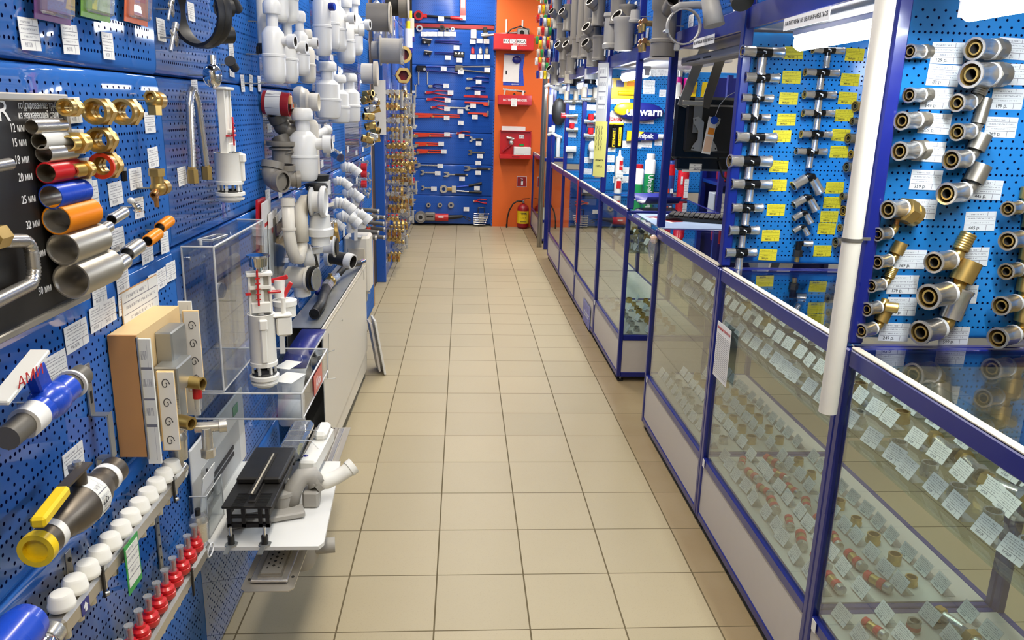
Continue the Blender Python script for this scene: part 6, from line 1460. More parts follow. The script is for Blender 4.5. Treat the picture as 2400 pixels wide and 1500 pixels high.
part('cylinder', B().lathe((0, 0, 0), (0, 0, 1), [(0, 0), (.060, 0), (.066, .012), (.078, .02), (.080, .03), (.080, .26), (.070, .30), (.035, .325), (.02, .33), (.02, .345), (0, .345)], 'red_dark', 30), t)
lb = part('label', B().lathe((0, 0, .07), (0, 0, 1), [(.0806, 0), (.0806, .17)], 'yellow', 30), t, 'yellow label with black print')
text('КОБ', .036, 'ink', lb, (.01, -.0815, .205), bold=.001); text('1 2 3 4', .03, 'ink', lb, (-.005, -.0815, .15)); part('label_bar', B().box((0, -.0812, .098), (.09, .002, .006), 'ink').box((-.005, -.0812, .218), (.10, .002, .004), 'ink'), lb)
part('valve_head', B().cyl((0, 0, .34), (0, 0, .38), .016, 'nickel').box((.01, 0, .385), (.05, .018, .012), 'red_dark').box((.03, 0, .405), (.11, .016, .006), 'black_gloss', Matrix.Rotation(-.12, 3, 'Y')).cyl((0, -.015, .36), (0, -.028, .36), .014, 'chrome'), t)
part('hose', B().tube([(-.015, 0, .365), (-.08, -.0, .37), (-.14, 0, .33), (-.19, 0, .24), (-.215, 0, .13), (-.22, 0, .0)], .010, 'black_rubber', 12).cyl((-.22, 0, .012), (-.22, 0, .05), .013, 'black_rubber'), t)

# ================================================================ right side: fittings on the cross boards
B1 = [((0.783, 1.778), 0.15, 0.019, 0.017, (0.905, 1.781), '496'), ((0.789, 1.695), 0.125, 0.017, 0.015, (0.907, 1.701), '294'), ((0.780, 1.628), 0.115, 0.014, 0.013, (0.905, 1.630), '183'), ((0.780, 1.564), 0.105, 0.013, 0.012, (0.906, 1.559), '389'), ((0.789, 1.496), 0.15, 0.018, 0.016, (0.896, 1.502), '205'), ((0.778, 1.414), 0.155, 0.021, 0.015, (0.898, 1.397), '520'), ((0.790, 1.334), 0.15, 0.018, 0.014, (0.901, 1.331), '345'), ((0.785, 1.251), 0.118, 0.016, 0.014, (0.905, 1.242), '224'), ((0.781, 1.170), 0.115, 0.017, 0.012, (0.897, 1.149), '323'), ((0.778, 1.089), 0.118, 0.017, 0.014, (0.894, 1.078), '275')]
B2 = [((1.013, 1.791), 0.115, 0.012, (1.121, 1.782), '350'), ((1.000, 1.718), 0.125, 0.013, (1.116, 1.699), '289'), ((1.002, 1.645), 0.115, 0.014, (1.116, 1.637), '187'), ((1.006, 1.584), 0.115, 0.0125, (1.112, 1.579), '214'), ((1.007, 1.512), 0.115, 0.0135, (1.109, 1.511), '238'), ((0.997, 1.453), 0.115, 0.0125, (1.111, 1.453), '139')]
B3 = [((1.006, 1.360), 1.45, (1.113, 1.326), '445'), ((1.006, 1.287), 1.2, (1.111, 1.273), '244'), ((1.000, 1.231), 0.95, (1.106, 1.222), '154'), ((1.000, 1.181), 0.8, (1.103, 1.178), '132')]
B4 = [(1.160, 1.610), (1.158, 1.559), (1.151, 1.501), (1.168, 1.447), (1.159, 1.402), (1.158, 1.299), (1.169, 1.248), (1.165, 1.187), (1.156, 1.134)]
K1 = [((0.777, 1.714), 'c', 0.9, '129', (0.860, 1.715)), ((0.791, 1.622), 'c', 0.95, '149', (0.852, 1.616)), ((0.785, 1.567), 'c', 1.15, '209', (0.857, 1.561)), ((0.791, 1.501), 'm', 1.2, '289', (0.854, 1.498)), ((0.785, 1.370), 'h', 1.2, '', (0.857, 1.365)), ((0.766, 1.310), 'ethin', 0.9, '', None), ((0.776, 1.245), 'ef', 0.95, '169', (0.851, 1.244)), ((0.769, 1.187), 'em', 0.9, '179', (0.842, 1.182)), ((0.767, 1.131), 'es', 0.95, '219', (0.848, 1.127)), ((0.762, 1.078), 'ef', 1.0, '249', (0.840, 1.062)), ((0.925, 1.723), 'c', 1.35, '419', (1.013, 1.729)), ((0.928, 1.669), 'c', 1.6, '569', (1.019, 1.674)), ((0.905, 1.609), 'em', 1.1, '199', (1.020, 1.620)), ((0.917, 1.546), 'et', 1.1, '269', (1.017, 1.557)), ((0.915, 1.485), 'ef', 1.25, '', None), ((0.918, 1.410), 'ef', 1.4, '445', (1.010, 1.413)), ((0.916, 1.251), 'em', 1.4, '319', (1.007, 1.253)), ((0.919, 1.172), 'ef', 1.7, '499', (0.997, 1.159)), ((0.913, 1.084), 'ep', 1.6, '599', (0.995, 1.054)), ((1.070, 1.376), 't', 1.0, '', None), ((1.085, 1.303), 't', 1.25, '', None), ((1.095, 1.229), 't', 1.1, '', None), ((1.100, 1.148), 't', 1.3, '', None), ((1.107, 1.070), 't', 1.45, '', None)]
K2 = [((0.859, 1.667), '89'), ((0.858, 1.433), '359'), ((1.008, 1.339), '445')]
SLM = 'steel'
def sleeve_(b, p0, p1, r, mt=SLM):
    p0, p1 = Vector(p0), Vector(p1); L = (p1-p0).length
    b.lathe(p0, p1-p0, [(0, 0), (r*.72, 0), (r, 0), (r, L*.82), (r*1.12, L*.88), (r*1.12, L), (r*.90, L), (r*.86, L*.6), (r*.62, L*.6), (r*.62, L*.96), (r*.46, L*.96), (r*.44, L*.4), (0, L*.4)],
            [mt, mt, mt, mt, mt, mt, 'brass', 'bore', 'brass', 'brass', 'bore', 'bore'], 20)
    return b
def tee_press(w, r1, r2, drop=.055):
    def f():
        b = sleeve_(B(), (-w*.2, 0, 0), (-w*.5, 0, 0), r1); bR = sleeve_(B(), (w*.2, 0, 0), (w*.5, 0, 0), r1*.94); c = B()
        b2 = B(); sleeve_(b2, (0, 0, -.018), (0, 0, -.018-drop*.62), r2)
        c.cyl((-w*.22, 0, 0), (w*.22, 0, 0), r1*.92, 'black_gloss', seg=18).cyl((0, 0, 0), (0, 0, -.020), r2*.95, 'black_gloss', seg=16)
        c.cyl((0, .026, 0), (0, 0, 0), r1*.5, 'black_gloss', seg=10)
        t = B().tube([(-.006, -r1*.95, .004), (.004, -r1*1.02, .0), (.004, -r1*.98, -.006)], .0022, 'tie', 6)
        return [('press_sleeve', b, 'steel press sleeve'), ('press_sleeve', bR, 'steel press sleeve'), ('body', c, 'black plastic tee body'), ('press_sleeve', b2, 'steel press sleeve'), ('wire_tie', t, None)]
    return f
YL = 'yellow price labels of the tee board'
def yl(xz, price, l, y=2.765, mt='card_yellow', w=.066, h=.041, grp=YL, cat='price label', sz=.009):
    o = solo('price_label', proto('yl%s%.3f' % (mt, w), lambda: [('price_label', B().box((0, -.0012, 0), (w, .0006, h), mt), None)])[0][1], l, cat, (xz[0], y, xz[1]), 0, grp, rot=(random.uniform(-.02, .02), random.uniform(-.03, .03), 0))
    if price: text(price+' р.', sz, 'ink', o, (-w*.16, -.0018, -h*.34))
for k, (xz, w_, r1, r2, lz, pr) in enumerate(B1):
    put('tp%.3f%.3f%.3f' % (w_, r1, r2), tee_press(w_, r1, r2, .070 if k != 0 else .09), 'press_tee', 'black and steel press tee in the left column, %s from the top' % ORD[k], 'press fitting', (xz[0]+w_*.02, 2.738, xz[1]), 0, 'press tees of the left column', rot=(0, 0, .12))
    yl(lz, pr, 'yellow price label %s р. beside the left column of tees, %s down' % (pr, ORD[k]))
for k, (xz, w_, r1, lz, pr) in enumerate(B2):
    put('tq%.3f%.3f' % (w_, r1), tee_press(w_, r1, r1*.9, .062), 'press_tee', 'smaller black and steel press tee in the right column, %s from the top' % ORD[k], 'press fitting', (xz[0], 2.738, xz[1]), 0, 'press tees of the right column', rot=(0, 0, .12))
    yl(lz, pr, 'yellow price label %s р. beside the right column of tees, %s down' % (pr, ORD[k]))
def elbow_press():
    b = B(); sleeve_(b, (-.014, 0, -.010), (-.052, -.004, -.034), .0150); b2 = B(); sleeve_(b2, (.010, 0, -.012), (.036, -.004, -.052), .0150)
    c = B().tube([(-.018, 0, -.014), (-.006, 0, -.003), (.004, 0, -.003), (.013, 0, -.018)], .0125, 'black_gloss', 14).cyl((0, .026, 0), (0, 0, 0), .006, 'black_gloss')
    return [('press_sleeve', b, 'steel press sleeve'), ('press_sleeve', b2, 'steel press sleeve'), ('body', c, 'black plastic elbow body')]
for k, (xz, s_, lz, pr) in enumerate(B3):
    put('ep', elbow_press, 'press_elbow', 'black and steel press elbow, %s of four' % ORD[k], 'press fitting', (xz[0], 2.738, xz[1]+.010), 0, 'press elbows of the tee board', scale=s_*.80)
    yl(lz, pr, 'yellow price label %s р. beside the press elbows' % pr)
b = B().cyl((0, 0, .02), (0, 0, -.012), .012, 'black_gloss').cyl((0, 0, -.012), (0, 0, -.036), .017, 'black_rubber', hexa=True).cyl((0, 0, -.036), (0, 0, -.055), .0085, 'brass').cyl((0, 0, .012), (.02, 0, .012), .010, 'black_gloss').cyl((0, .026, 0), (0, 0, 0), .006, 'black_gloss')
sleeve_(b, (.016, 0, .012), (.048, -.006, .012), .0115)
solo('press_adapter', b, 'black press adapter with a brass tip under the elbows', 'press fitting', XY((0.994, 1.114), 2.738))
yl((1.098, 1.096), '252', 'yellow price label 252 р. at the foot of the tee board')
for k, xz in enumerate(B4):
    b = B(); sleeve_(b, (.0, 0, 0), (-.03, -.006, 0), .013 if k % 2 else .017, 'nickel_dark' if k % 3 else 'brass'); b.cyl((0, 0, 0), (.03, 0, 0), .012, 'brass').cyl((.01, .026, 0), (.01, 0, 0), .005, 'brass')
    solo('press_coupling', b, 'brass ended press coupling half hidden by the white pipe, %s from the top' % ORD[k], 'press fitting', XY(xz, 2.738), 0, 'press couplings behind the white pipe')
# ---- nearest board
def pcoup(kind, old=False):
    def f():
        b = B(); r = .0175; out = []
        sleeve_(b, (0, 0, 0), (-.042, 0, 0), r); out.append(('press_sleeve', b, 'steel press sleeve'))
        w_ = B().pipe((0, 0, 0), (.006, 0, 0), r*1.02, r*.7, 'tie', 18); out.append(('ring', w_, 'white plastic ring'))
        c = B(); mt = 'brass' if kind[0] in 'eth' and not old else 'nickel_dark'
        c.cyl((.004, .030, 0), (.004, 0, 0), .005, mt)
        if kind == 'c': c.cyl((.006, 0, 0), (.018, 0, 0), r*1.18, mt, hexa=True).pipe((.018, 0, 0), (.036, 0, 0), r*1.02, r*.8, mt)
        elif kind == 'm': c.cyl((.006, 0, 0), (.014, 0, 0), r*1.3, mt, hexa=True).ridged((.014, 0, 0), (.036, 0, 0), r*1.14, mt, 7, .0012, 20, r*.85)
        elif kind == 'h': c.cyl((.006, 0, -.002), (.03, 0, -.012), r*1.5, 'brass', hexa=True).pipe((.03, 0, -.012), (.044, 0, -.018), r*1.42, r*1.1, 'brass')
        elif kind == 't':
            c.cyl((.006, 0, 0), (.06, 0, 0), r*.75, 'brass').cyl((.034, 0, 0), (.034, 0, .03), r*.7, 'brass').pipe((.034, 0, .022), (.034, 0, .05), r*1.05, r*.7, 'brass'); q = B(); sleeve_(q, (.06, 0, 0), (.10, 0, 0), r); out.append(('press_sleeve', q, 'steel press sleeve'))
        else:
            c.tube([(.004, 0, 0), (.016, 0, 0), (.026, 0, .006), (.032, 0, .020)], r*.60, mt, 14)
            d0, d1 = Vector((.030, 0, .016)), Vector((.042, -.004, .046))
            if kind == 'ef': c.pipe(d0, d1, r*1.0, r*.78, mt, 20)
            elif kind == 'em': c.ridged(d0, d1, r*.84, mt, 7, .001, 18, r*.7)
            elif kind == 'es': c.ridged((.018, -.01, .002), (.040, -.034, .0), r*.86, 'brass', 6, .001, 18, r*.62)
            elif kind == 'ethin': c.cyl(d0, (.040, 0, .062), r*.42, 'bronze')
            elif kind == 'et': c.pipe(d0, (.044, 0, .07), r*.8, r*.6, 'nickel_dark', 18)
            elif kind == 'ep': q = B(); sleeve_(q, (.030, 0, .014), (.044, -.004, .062), r); out.append(('press_sleeve', q, 'steel press sleeve'))
        out.append(('body', c, 'brass body' if mt == 'brass' else None))
        return out
    return f
KN = {'c': 'press coupling with a plain socket', 'm': 'press coupling with a male thread', 'h': 'press coupling with a big brass hexagon nut', 't': 'brass press tee', 'ef': 'brass press elbow with a wide mouth', 'em': 'brass press elbow with a threaded end', 'es': 'brass press elbow turned to the viewer', 'ethin': 'brass press elbow with a thin spigot', 'et': 'press elbow with a long nickel end', 'ep': 'brass press elbow with two steel sleeves'}
WG2 = 'white price labels of the nearest board'
for k, (xz, kd, s_, pr, lz) in enumerate(K1):
    side = 'left column' if k < 10 else ('middle column' if k < 19 else 'right edge')
    n_ = k if k < 10 else (k-10 if k < 19 else k-19)
    old = 9 < k < 16; key = 'pk'+kd+('o' if old else '')
    put(key, pcoup(kd, old), 'press_fitting', '%s, %s, %s from the top' % (KN[kd], side, ORD[n_]), 'press fitting', (xz[0]+.004, 1.79-.030*s_, xz[1]), 0, 'press fittings of the nearest board', rot=(0, -.04, .42), scale=s_*.93)
    if lz: yl(lz, pr, 'white price label%s in the %s of the nearest board, %s down' % (' '+pr+' р.' if pr else '', side, ORD[n_]), 1.79, 'card_white_np', .076, .046, WG2, 'price label', .011)
for k, (xz, pr) in enumerate(K2): yl(xz, pr, 'white price label %s р. on the nearest board with no fitting on it' % pr, 1.79, 'card_white_np', .076, .046, WG2, 'price label', .011)
for k, xz in enumerate(((0.733, 1.060), )): solo('screw', B().cyl((0, 0, 0), (0, -.004, 0), .006, 'steel'), 'screw at the lower left corner of the tee board', 'screw', XY(xz, 2.765))
solo('screw', B().cyl((0, 0, 0), (0, -.004, 0), .006, 'steel'), 'screw at the lower left corner of the nearest board', 'screw', XY((0.736, 1.040), 1.79))
# ---- white pipe tied to the nearest post
t = thing('white_pipe', 'long white plastic pipe tied upright to the nearest blue post', 'pipe', (.672, 1.735, .872))
part('pipe', B().pipe((0, 0, 0), (0, 0, 1.75), .0215, .019, 'cream_plastic', 28), t)
part('cable_tie', B().pipe((0.0, 0, .422), (.0, 0, .430), .0232, .021, 'grey_dark', 24).box((.025, .012, .426), (.05, .004, .007), 'grey_dark'), t, 'dark cable tie')
# ---- cash desk flap between the two runs of showcases
t = thing('counter_flap', 'blue edged glass counter flap over the passage at the cash desk', 'counter', (.712, 3.72, 1.0))
part('frame', B().box((.27, .012, .0), (.54, .022, .03), 'frame_blue', bev=.003).box((.27, .668, .0), (.54, .022, .03), 'frame_blue', bev=.003).box((.010, .34, .0), (.018, .63, .03), 'frame_blue', bev=.003).box((.53, .34, .0), (.018, .63, .03), 'frame_blue', bev=.003), t)
part('glass_top', B().box((.27, .34, .018), (.54, .67, .005), 'showcase_glass'), t)
M('picture_sky', (170, 190, 222), .35, var=.18, scale=6)
solo('desk_mat', B().box((0, 0, 0), (.44, .56, .003), 'picture_sky').box((-.12, .05, .002), (.09, .22, .001), 'red_dark', Matrix.Rotation(.35, 3, 'Z')).box((-.14, .0, .0022), (.02, .2, .001), 'paper', Matrix.Rotation(.35, 3, 'Z')), 'picture mat with a pale sky lying on the flap glass', 'mat', (.97, 4.06, 1.0225))
t = thing('keyboard', 'black computer keyboard lying on the picture mat', 'keyboard', (1.07, 4.06, 1.026), -.42)
part('case', B().box((0, 0, .012), (.42, .15, .022), 'black_gloss', Matrix.Rotation(.06, 3, 'X'), .004), t)
kb = B()
for i in range(15):
    for j in range(5): kb.box((-.185+i*.0262, -.05+j*.024, .026+.0014*j), (.021, .019, .006), 'grey_dark' if (i+j) % 5 else 'board_black', None)
part('keys', kb, t)
t = thing('tape_disc', 'big pale grey disc standing at the right end of the desk', 'disc', (1.36, 3.92, 1.17))
part('disc', B().cyl((-.02, 0, 0), (.06, .02, 0), .145, 'grey_light', seg=36), t); part('rim', B().cyl((-.03, 0, 0), (-.02, 0, 0), .12, 'cream_plastic', seg=36), t)
t = thing('paper_tray', 'dark blue desk tray holding papers', 'tray', (.86, 4.66, 1.036), .2)
part('tray', B().sheet([((-.02, -.10, .06), (.20, -.10, .06)), ((-.02, -.06, .02), (.20, -.06, .02)), ((-.02, 0, .006), (.20, 0, .006)), ((-.02, .06, .02), (.20, .06, .02)), ((-.02, .10, .06), (.20, .10, .06))], .004, 'navy'), t); part('papers', B().box((.08, 0, .018), (.20, .10, .01), 'paper'), t)
# ---- monitor on a wall arm
mx, my, mz = 1.005, 3.78, 1.505
t = thing('monitor', 'black monitor seen from behind hanging over the cash desk', 'monitor', (mx, my, mz-.17))
part('screen_case', B().box((0, 0, .17), (.46, .035, .29), 'black_gloss', bev=.012).box((0, -.02, .17), (.36, .02, .22), 'board_black', bev=.01), t)
part('lower_case', B().box((0, .02, .005), (.40, .06, .07), 'black_gloss', bev=.01).box((-.11, -.012, -.01), (.06, .002, .03), 'card_white').box((-.13, -.012, -.03), (.09, .002, .012), 'paper'), t)
part('cable', B().tube([(.0, -.015, .02), (.02, -.03, -.05), (.06, -.02, -.08), (.12, 0, -.06), (.16, .01, .0)], .005, 'black_rubber', 8).tube([(.05, -.02, .10), (.06, -.04, .04), (.10, -.03, -.02), (.17, 0, -.05)], .004, 'black_rubber', 8), t)
t = thing('monitor_mount', 'steel monitor mount with a butterfly plate and two grey struts from above', 'monitor mount', ((0.905, 1.518)[0], my-.045, mz))
for x0, x1 in ((-.11, .0), (.0, .085)):
    part('strut', B().box(((x0+x1)/2+.0, .0, .27), (.045, .008, .36), 'nickel_dark' if x0 < -.05 else 'grey_dark', Matrix.Rotation(math.atan2(x1-x0, .34), 3, 'Y'), .002), t)
part('drop_bar', B().box((-.03, -.002, .06), (.042, .006, .16), 'nickel_dark', bev=.002).box((-.06, -.004, .115), (.10, .012, .022), 'steel_brushed', bev=.003), t)
for s_ in (-1, 1):
    pl = [(s_*.012, -.075), (s_*.064, -.070), (s_*.058, -.05), (s_*.036, -.02), (s_*.036, .02), (s_*.062, .055), (s_*.066, .078), (s_*.04, .085), (s_*.012, .06)]
    p_ = B().prism(pl, .004, 'steel_brushed', o=(.01, -.012, -.03), ax=((1, 0, 0), (0, 0, 1)))
    for z in (-.06, .07): p_.cyl((.01+s_*.054, -.0165, z-.03), (.01+s_*.054, -.013, z-.03), .004, 'bore', seg=10)
    part('vesa_plate', p_, t)
t = thing('price_tag', 'colourful hang tag dangling in front of the monitor arm on a white string', 'tag', (mx-.075, my-.075, mz+.0))
part('card', B().box((0, 0, -.03), (.042, .002, .17), 'paper', Matrix.Rotation(.12, 3, 'Y')).cyl((.016, -.0005, .04), (.016, -.003, .04), .018, 'blue_plastic', seg=18).box((-.004, -.002, -.07), (.034, .001, .07), 'flesh', Matrix.Rotation(.12, 3, 'Y')).box((.006, -.002, -.01), (.03, .001, .03), 'orange', Matrix.Rotation(.12, 3, 'Y')), t)
part('string', B().tube([(.02, 0, .06), (.035, .0, .11), (.07, .01, .15), (.11, .02, .17)], .0016, 'tie', 6), t)
solo('leaflet_bag', B().box((0, 0, 0), (.055, .008, .18), 'paper', bev=.003).box((-.018, -.006, 0), (.012, .002, .17), 'orange_red'), 'white and red leaflet bag right of the monitor arm', 'leaflet', (mx+.06, my-.06, mz+.20))
t = thing('grey_channel', 'long grey plastic cable channel lying under the beam', 'channel', (.80, 3.70, 1.80))
part('channel', B().box((.0, -.45, .0), (.07, .90, .035), 'grey_light', bev=.006).box((-.036, -.40, -.004), (.002, .10, .006), 'bore').box((-.036, -.2, -.004), (.002, .2, .005), 'bore'), t)
# ---- goods on the glue board (third board) and the showcase below
GY = 5.35
GB = 'goods on the glue board'
def G_(xz, dy=0.0): return (xz[0], GY-dy, xz[1])
t = thing('glue_card', 'large yellow blister card with glue tools at the left of the glue board', 'blister card', G_((0.837, 1.725)))
part('card', B().box((0, -.006, 0), (.22, .003, .13), 'yellow').box((-.03, -.009, .03), (.05, .003, .04), 'navy').box((.05, -.009, .03), (.07, .002, .03), 'orange'), t); part('tube', B().cyl((-.04, -.016, -.03), (.09, -.016, -.03), .013, 'yellow', seg=14).cyl((-.085, -.014, 0), (-.085, -.014, .05), .008, 'paper', seg=10), t)
t = thing('sealant_bag', 'yellow and blue foil bag of sealing compound lying across the glue board', 'bag', G_((0.950, 1.578)))
part('bag', B().sphere((0, -.03, 0), .16, 'navy', 24, 12, (1, .16, .38)), t)
part('yellow_half', B().sphere((-.09, -.036, .014), .09, 'yellow', 20, 10, (1, .2, .5)), t, 'lime yellow half')
text('uniwarn', .075, 'ink_white', t, (.02, -.066, .0), bold=.002)
t = thing('glue_tube', 'hanging black and yellow sealant pack with a white header and red name', 'glue pack', G_((0.790, 1.424)), scale=(1, 1, 1.25))
part('header', B().prism([(-.055, .06), (.055, .06), (.055, .10), (.03, .125), (-.03, .125), (-.055, .10)], .004, 'paper', o=(0, -.006, 0)), t); part('card', B().box((0, -.006, 0), (.115, .004, .13), 'black_gloss').box((0, -.009, .058), (.115, .003, .008), 'yellow'), t)
text('Момент', .033, 'ink_red', t, (0, -.0125, .082), bold=.001)
part('tube', B().box((-.006, -.018, -.015), (.032, .018, .10), 'board_black', bev=.006).box((.036, -.014, -.01), (.02, .006, .10), 'yellow', bev=.003).cyl((-.006, -.018, .035), (-.006, -.018, .055), .008, 'black_gloss'), t)
text('ГЕРМЕТ', .022, 'yellow', t, (-.006, -.0285, -.02), rot=(PI/2, -PI/2, 0), bold=.0008); text('ГЕРМЕТ', .016, 'ink', t, (.036, -.0178, -.01), rot=(PI/2, -PI/2, 0))
t = thing('paste_tube', 'yellow and dark blue sealing paste tube lying across the glue board', 'tube', G_((0.985, 1.421)))
part('tube', B().prism([(-.115, -.034), (.07, -.024), (.10, -.018), (.10, .018), (.07, .024), (-.115, .034)], .022, 'navy', o=(0, -.006, 0)).prism([(-.115, -.034), (-.06, -.030), (.0, .028), (-.115, .034)], .002, 'yellow', o=(0, -.0285, 0)), t)
part('cap', B().cyl((.098, -.017, 0), (.135, -.017, 0), .016, 'paper').cyl((.135, -.017, 0), (.16, -.017, 0), .013, 'yellow'), t, 'white cap')
text('Unipak', .042, 'ink_white', t, (.005, -.0315, 0), bold=.0012)
def can(h, r, mt, top, mt2=None):
    def f():
        out = [('can', B().lathe((0, 0, 0), (0, 0, 1), [(0, 0), (r, 0), (r, h*.86), (r*.8, h*.9), (r*.55, h*.91)], mt, 26), None), ('cap', B().lathe((0, 0, h*.9), (0, 0, 1), [(r*.75, 0), (r*.8, .01), (r*.78, h*.14), (0, h*.15)], top, 22), None)]
        if mt2: out.append(('band', B().lathe((0, 0, h*.05), (0, 0, 1), [(r*1.01, 0), (r*1.01, h*.35)], mt2, 26), None))
        return out
    return f
M('can_green', (30, 150, 80), .3, coat=.3); M('can_blue', (30, 60, 130), .3, coat=.3); M('can_red', (206, 30, 40), .28, coat=.3)
CZ = 1.0365
t = put('can1', can(.20, .032, 'paper', 'red', 'can_green'), 'spray_can', 'white and green spray can with a red nozzle on the showcase', 'spray can', (0.934, 5.160, CZ), 0)
t = put('can2', can(.26, .036, 'paper', 'paper', None), 'spray_can', 'green spray can with a white cap and white lettering', 'spray can', (1.035, 5.286, CZ), 0)
part('green_wrap', B().lathe((0, 0, .004), (0, 0, 1), [(.0364, 0), (.0364, .135)], 'can_green', 26), t); text('Unipak', .046, 'ink_white', t, (0, -.0372, .07), rot=(PI/2, PI/2, 0), bold=.001)
t = put('can3', can(.27, .037, 'can_blue', 'black_gloss', None), 'spray_can', 'dark blue and red spray can under the monitor', 'spray can', (1.115, 5.08, CZ), 0)
part('band', B().lathe((0, 0, .15), (0, 0, 1), [(.0373, 0), (.0373, .07)], 'can_red', 26).box((-.012, -.038, .05), (.022, .002, .03), 'orange_red').box((.014, -.037, .05), (.018, .002, .03), 'card_white'), t)
t = put('can4', can(.27, .037, 'can_red', 'red_dark', None), 'spray_can', 'red spray can with a white data panel', 'spray can', (1.205, 5.06, CZ), 0)
part('data_panel', B().box((.014, -.0362, .07), (.028, .004, .12), 'card_white').box((-.018, -.0352, .12), (.012, .004, .05), 'card_white'), t)
t = thing('sealant_cartridge', 'white sealant cartridge with a red name on the showcase edge', 'cartridge', (0.832, 5.329, CZ))
part('cartridge', B().cyl((0, 0, 0), (0, 0, .24), .026, 'paper', seg=24).lathe((0, 0, .24), (0, 0, 1), [(.026, 0), (.010, .012), (.006, .05), (0, .05)], 'white_plastic', 20), t)
part('red_panel', B().box((.008, -.0262, .19), (.022, .003, .06), 'red').box((.0, -.0262, .06), (.03, .003, .05), 'red').box((0, -.0268, .125), (.05, .003, .035), 'card_plain'), t, 'red printed panel'); text('rofil', .022, 'ink_white', t, (.008, -.0282, .185))
t = put('mag', lambda: [('jar', B().cyl((0, -.03, -.05), (0, -.03, .04), .034, 'magenta', seg=20).box((0, -.066, -.02), (.03, .002, .04), 'paper'), None), ('silver_cap', B().cyl((.014, -.03, .045), (.014, -.03, .09), .020, 'nickel', seg=18), None)], 'magenta_jar', 'magenta jar with a steel cap hanging above the monitor', 'jar', G_((1.262, 1.762)))
put('mag', None, 'magenta_jar', 'magenta jar partly behind the blue post', 'jar', G_((1.189, 1.771)), scale=.85)
solo('cream_cartridge', B().cyl((0, -.03, -.12), (0, -.03, .10), .03, 'cream_plastic', seg=18), 'cream cartridge hanging left of the monitor', 'cartridge', G_((1.190, 1.659)))
for k, x in enumerate((1.34, 1.42)): solo('yellow_tube', B().prism([(-.02, -.1), (.02, -.1), (.035, .1), (-.01, .1)], .012, 'yellow', o=(0, -.004, 0)), 'yellow pack behind the monitor struts, %s' % ('left', 'right')[k], 'pack', (x-.05, GY, 1.68), 0)
for o_ in [q for q in COL.objects if q.parent is None and q.get('label') and abs(q.location.y-GY) < .12 and q.location.x > .7 and not q.get('group')]: o_['group'] = GB
for k, (xz, w_) in enumerate((((1.020, 1.829), .10), ((1.086, 1.833), .08), ((1.002, 1.760), .08), ((1.005, 1.717), .08), ((0.771, 1.645), .075), ((0.843, 1.647), .075), ((0.889, 1.524), .075), ((1.005, 1.524), .095), ((1.099, 1.701), .045), ((0.879, 1.364), .075), ((1.013, 1.370), .08), ((1.178, 1.831), .04), ((1.271, 1.858), .08), ((1.255, 1.702), .09), ((0.765, 1.265), .07), ((0.769, 1.200), .07), ((0.882, 1.188), .08), ((0.886, 1.130), .08), ((0.836, 1.126), .07), ((0.961, 1.361), .04), ((1.094, 1.384), .05), ((0.773, 1.333), .06))):
    yl(xz, '', near_label((xz[0], GY, xz[1]+.04), (GB,), 'white price label by the'), GY, 'card_white', w_, .045, 'white price labels of the glue board')
# ---- shelves of the staff side behind the desk
t = thing('staff_rack', 'dark blue shelf rack behind the cash desk', 'rack', (1.35, 4.75, 0))
part('frame', B().box((0, 0, .9), (.03, .03, 1.8), 'frame_blue').box((.9, 0, .9), (.03, .03, 1.8), 'frame_blue').box((0, .35, .9), (.03, .03, 1.8), 'frame_blue').box((.9, .35, .9), (.03, .03, 1.8), 'frame_blue').box((.45, .37, .9), (.93, .01, 1.8), 'navy'), t)
for z in (.45, .85, 1.16, 1.55): part('shelf', B().box((.45, .175, z), (.92, .36, .02), 'frame_blue'), t)
t = thing('red_bin', 'red plastic storage bin with a white strip and a tape roll', 'bin', (1.50, 4.86, 1.1715))
part('bin', B().box((0, 0, .05), (.24, .16, .10), 'red_dark', bev=.008), t); part('label_strip', B().box((.01, -.082, .075), (.12, .003, .014), 'paper'), t); part('tape_roll', B().pipe((-.03, 0, .11), (.02, 0, .11), .035, .022, 'paper', 20), t)
t = thing('document_box', 'white printed carton on the rack under the red bin', 'carton', (1.46, 4.84, .8615))
part('box', B().box((0, 0, .12), (.26, .12, .24), 'paper_grey', bev=.004).box((0, -.0605, .11), (.20, .002, .16), 'card_plain').box((-.11, -.0608, .17), (.02, .002, .03), 'red_dark'), t)
# ---- notices on the front plane
t = thing('yellow_note', 'long yellow handwritten note taped to the glass front post', 'note', (.684, 5.27, 1.33), -.85)
part('paper', B().box((0, 0, 0), (.10, .002, .36), 'yellow_pale'), t)
for k in range(3): part('handwriting', B().tube([(-.035+.022*k+.004*math.sin(i*2.1), -.0025, .15-.012*i) for i in range(14)], .0012, 'ink', 5), t)
text('1500 р.', .02, 'ink', t, (0, -.002, -.11)); text('звоните', .018, 'ink', t, (0, -.002, -.07))
solo('plan_sheet', B().box((0, 0, 0), (.09, .002, .38), 'paper_grey').box((0, -.0015, .03), (.06, .001, .26), 'card_plain'), 'pale vertical printed sheet above the yellow note', 'sheet', (.684, 5.30, 1.69), -.85)
solo('orange_sticker', B().box((0, 0, 0), (.06, .002, .34), 'orange_red').box((0, -.0015, .05), (.02, .001, .20), 'red_dark'), 'long orange sticker on the front of the third post beyond the desk', 'sticker', (.7085, 6.36, .86), RW)
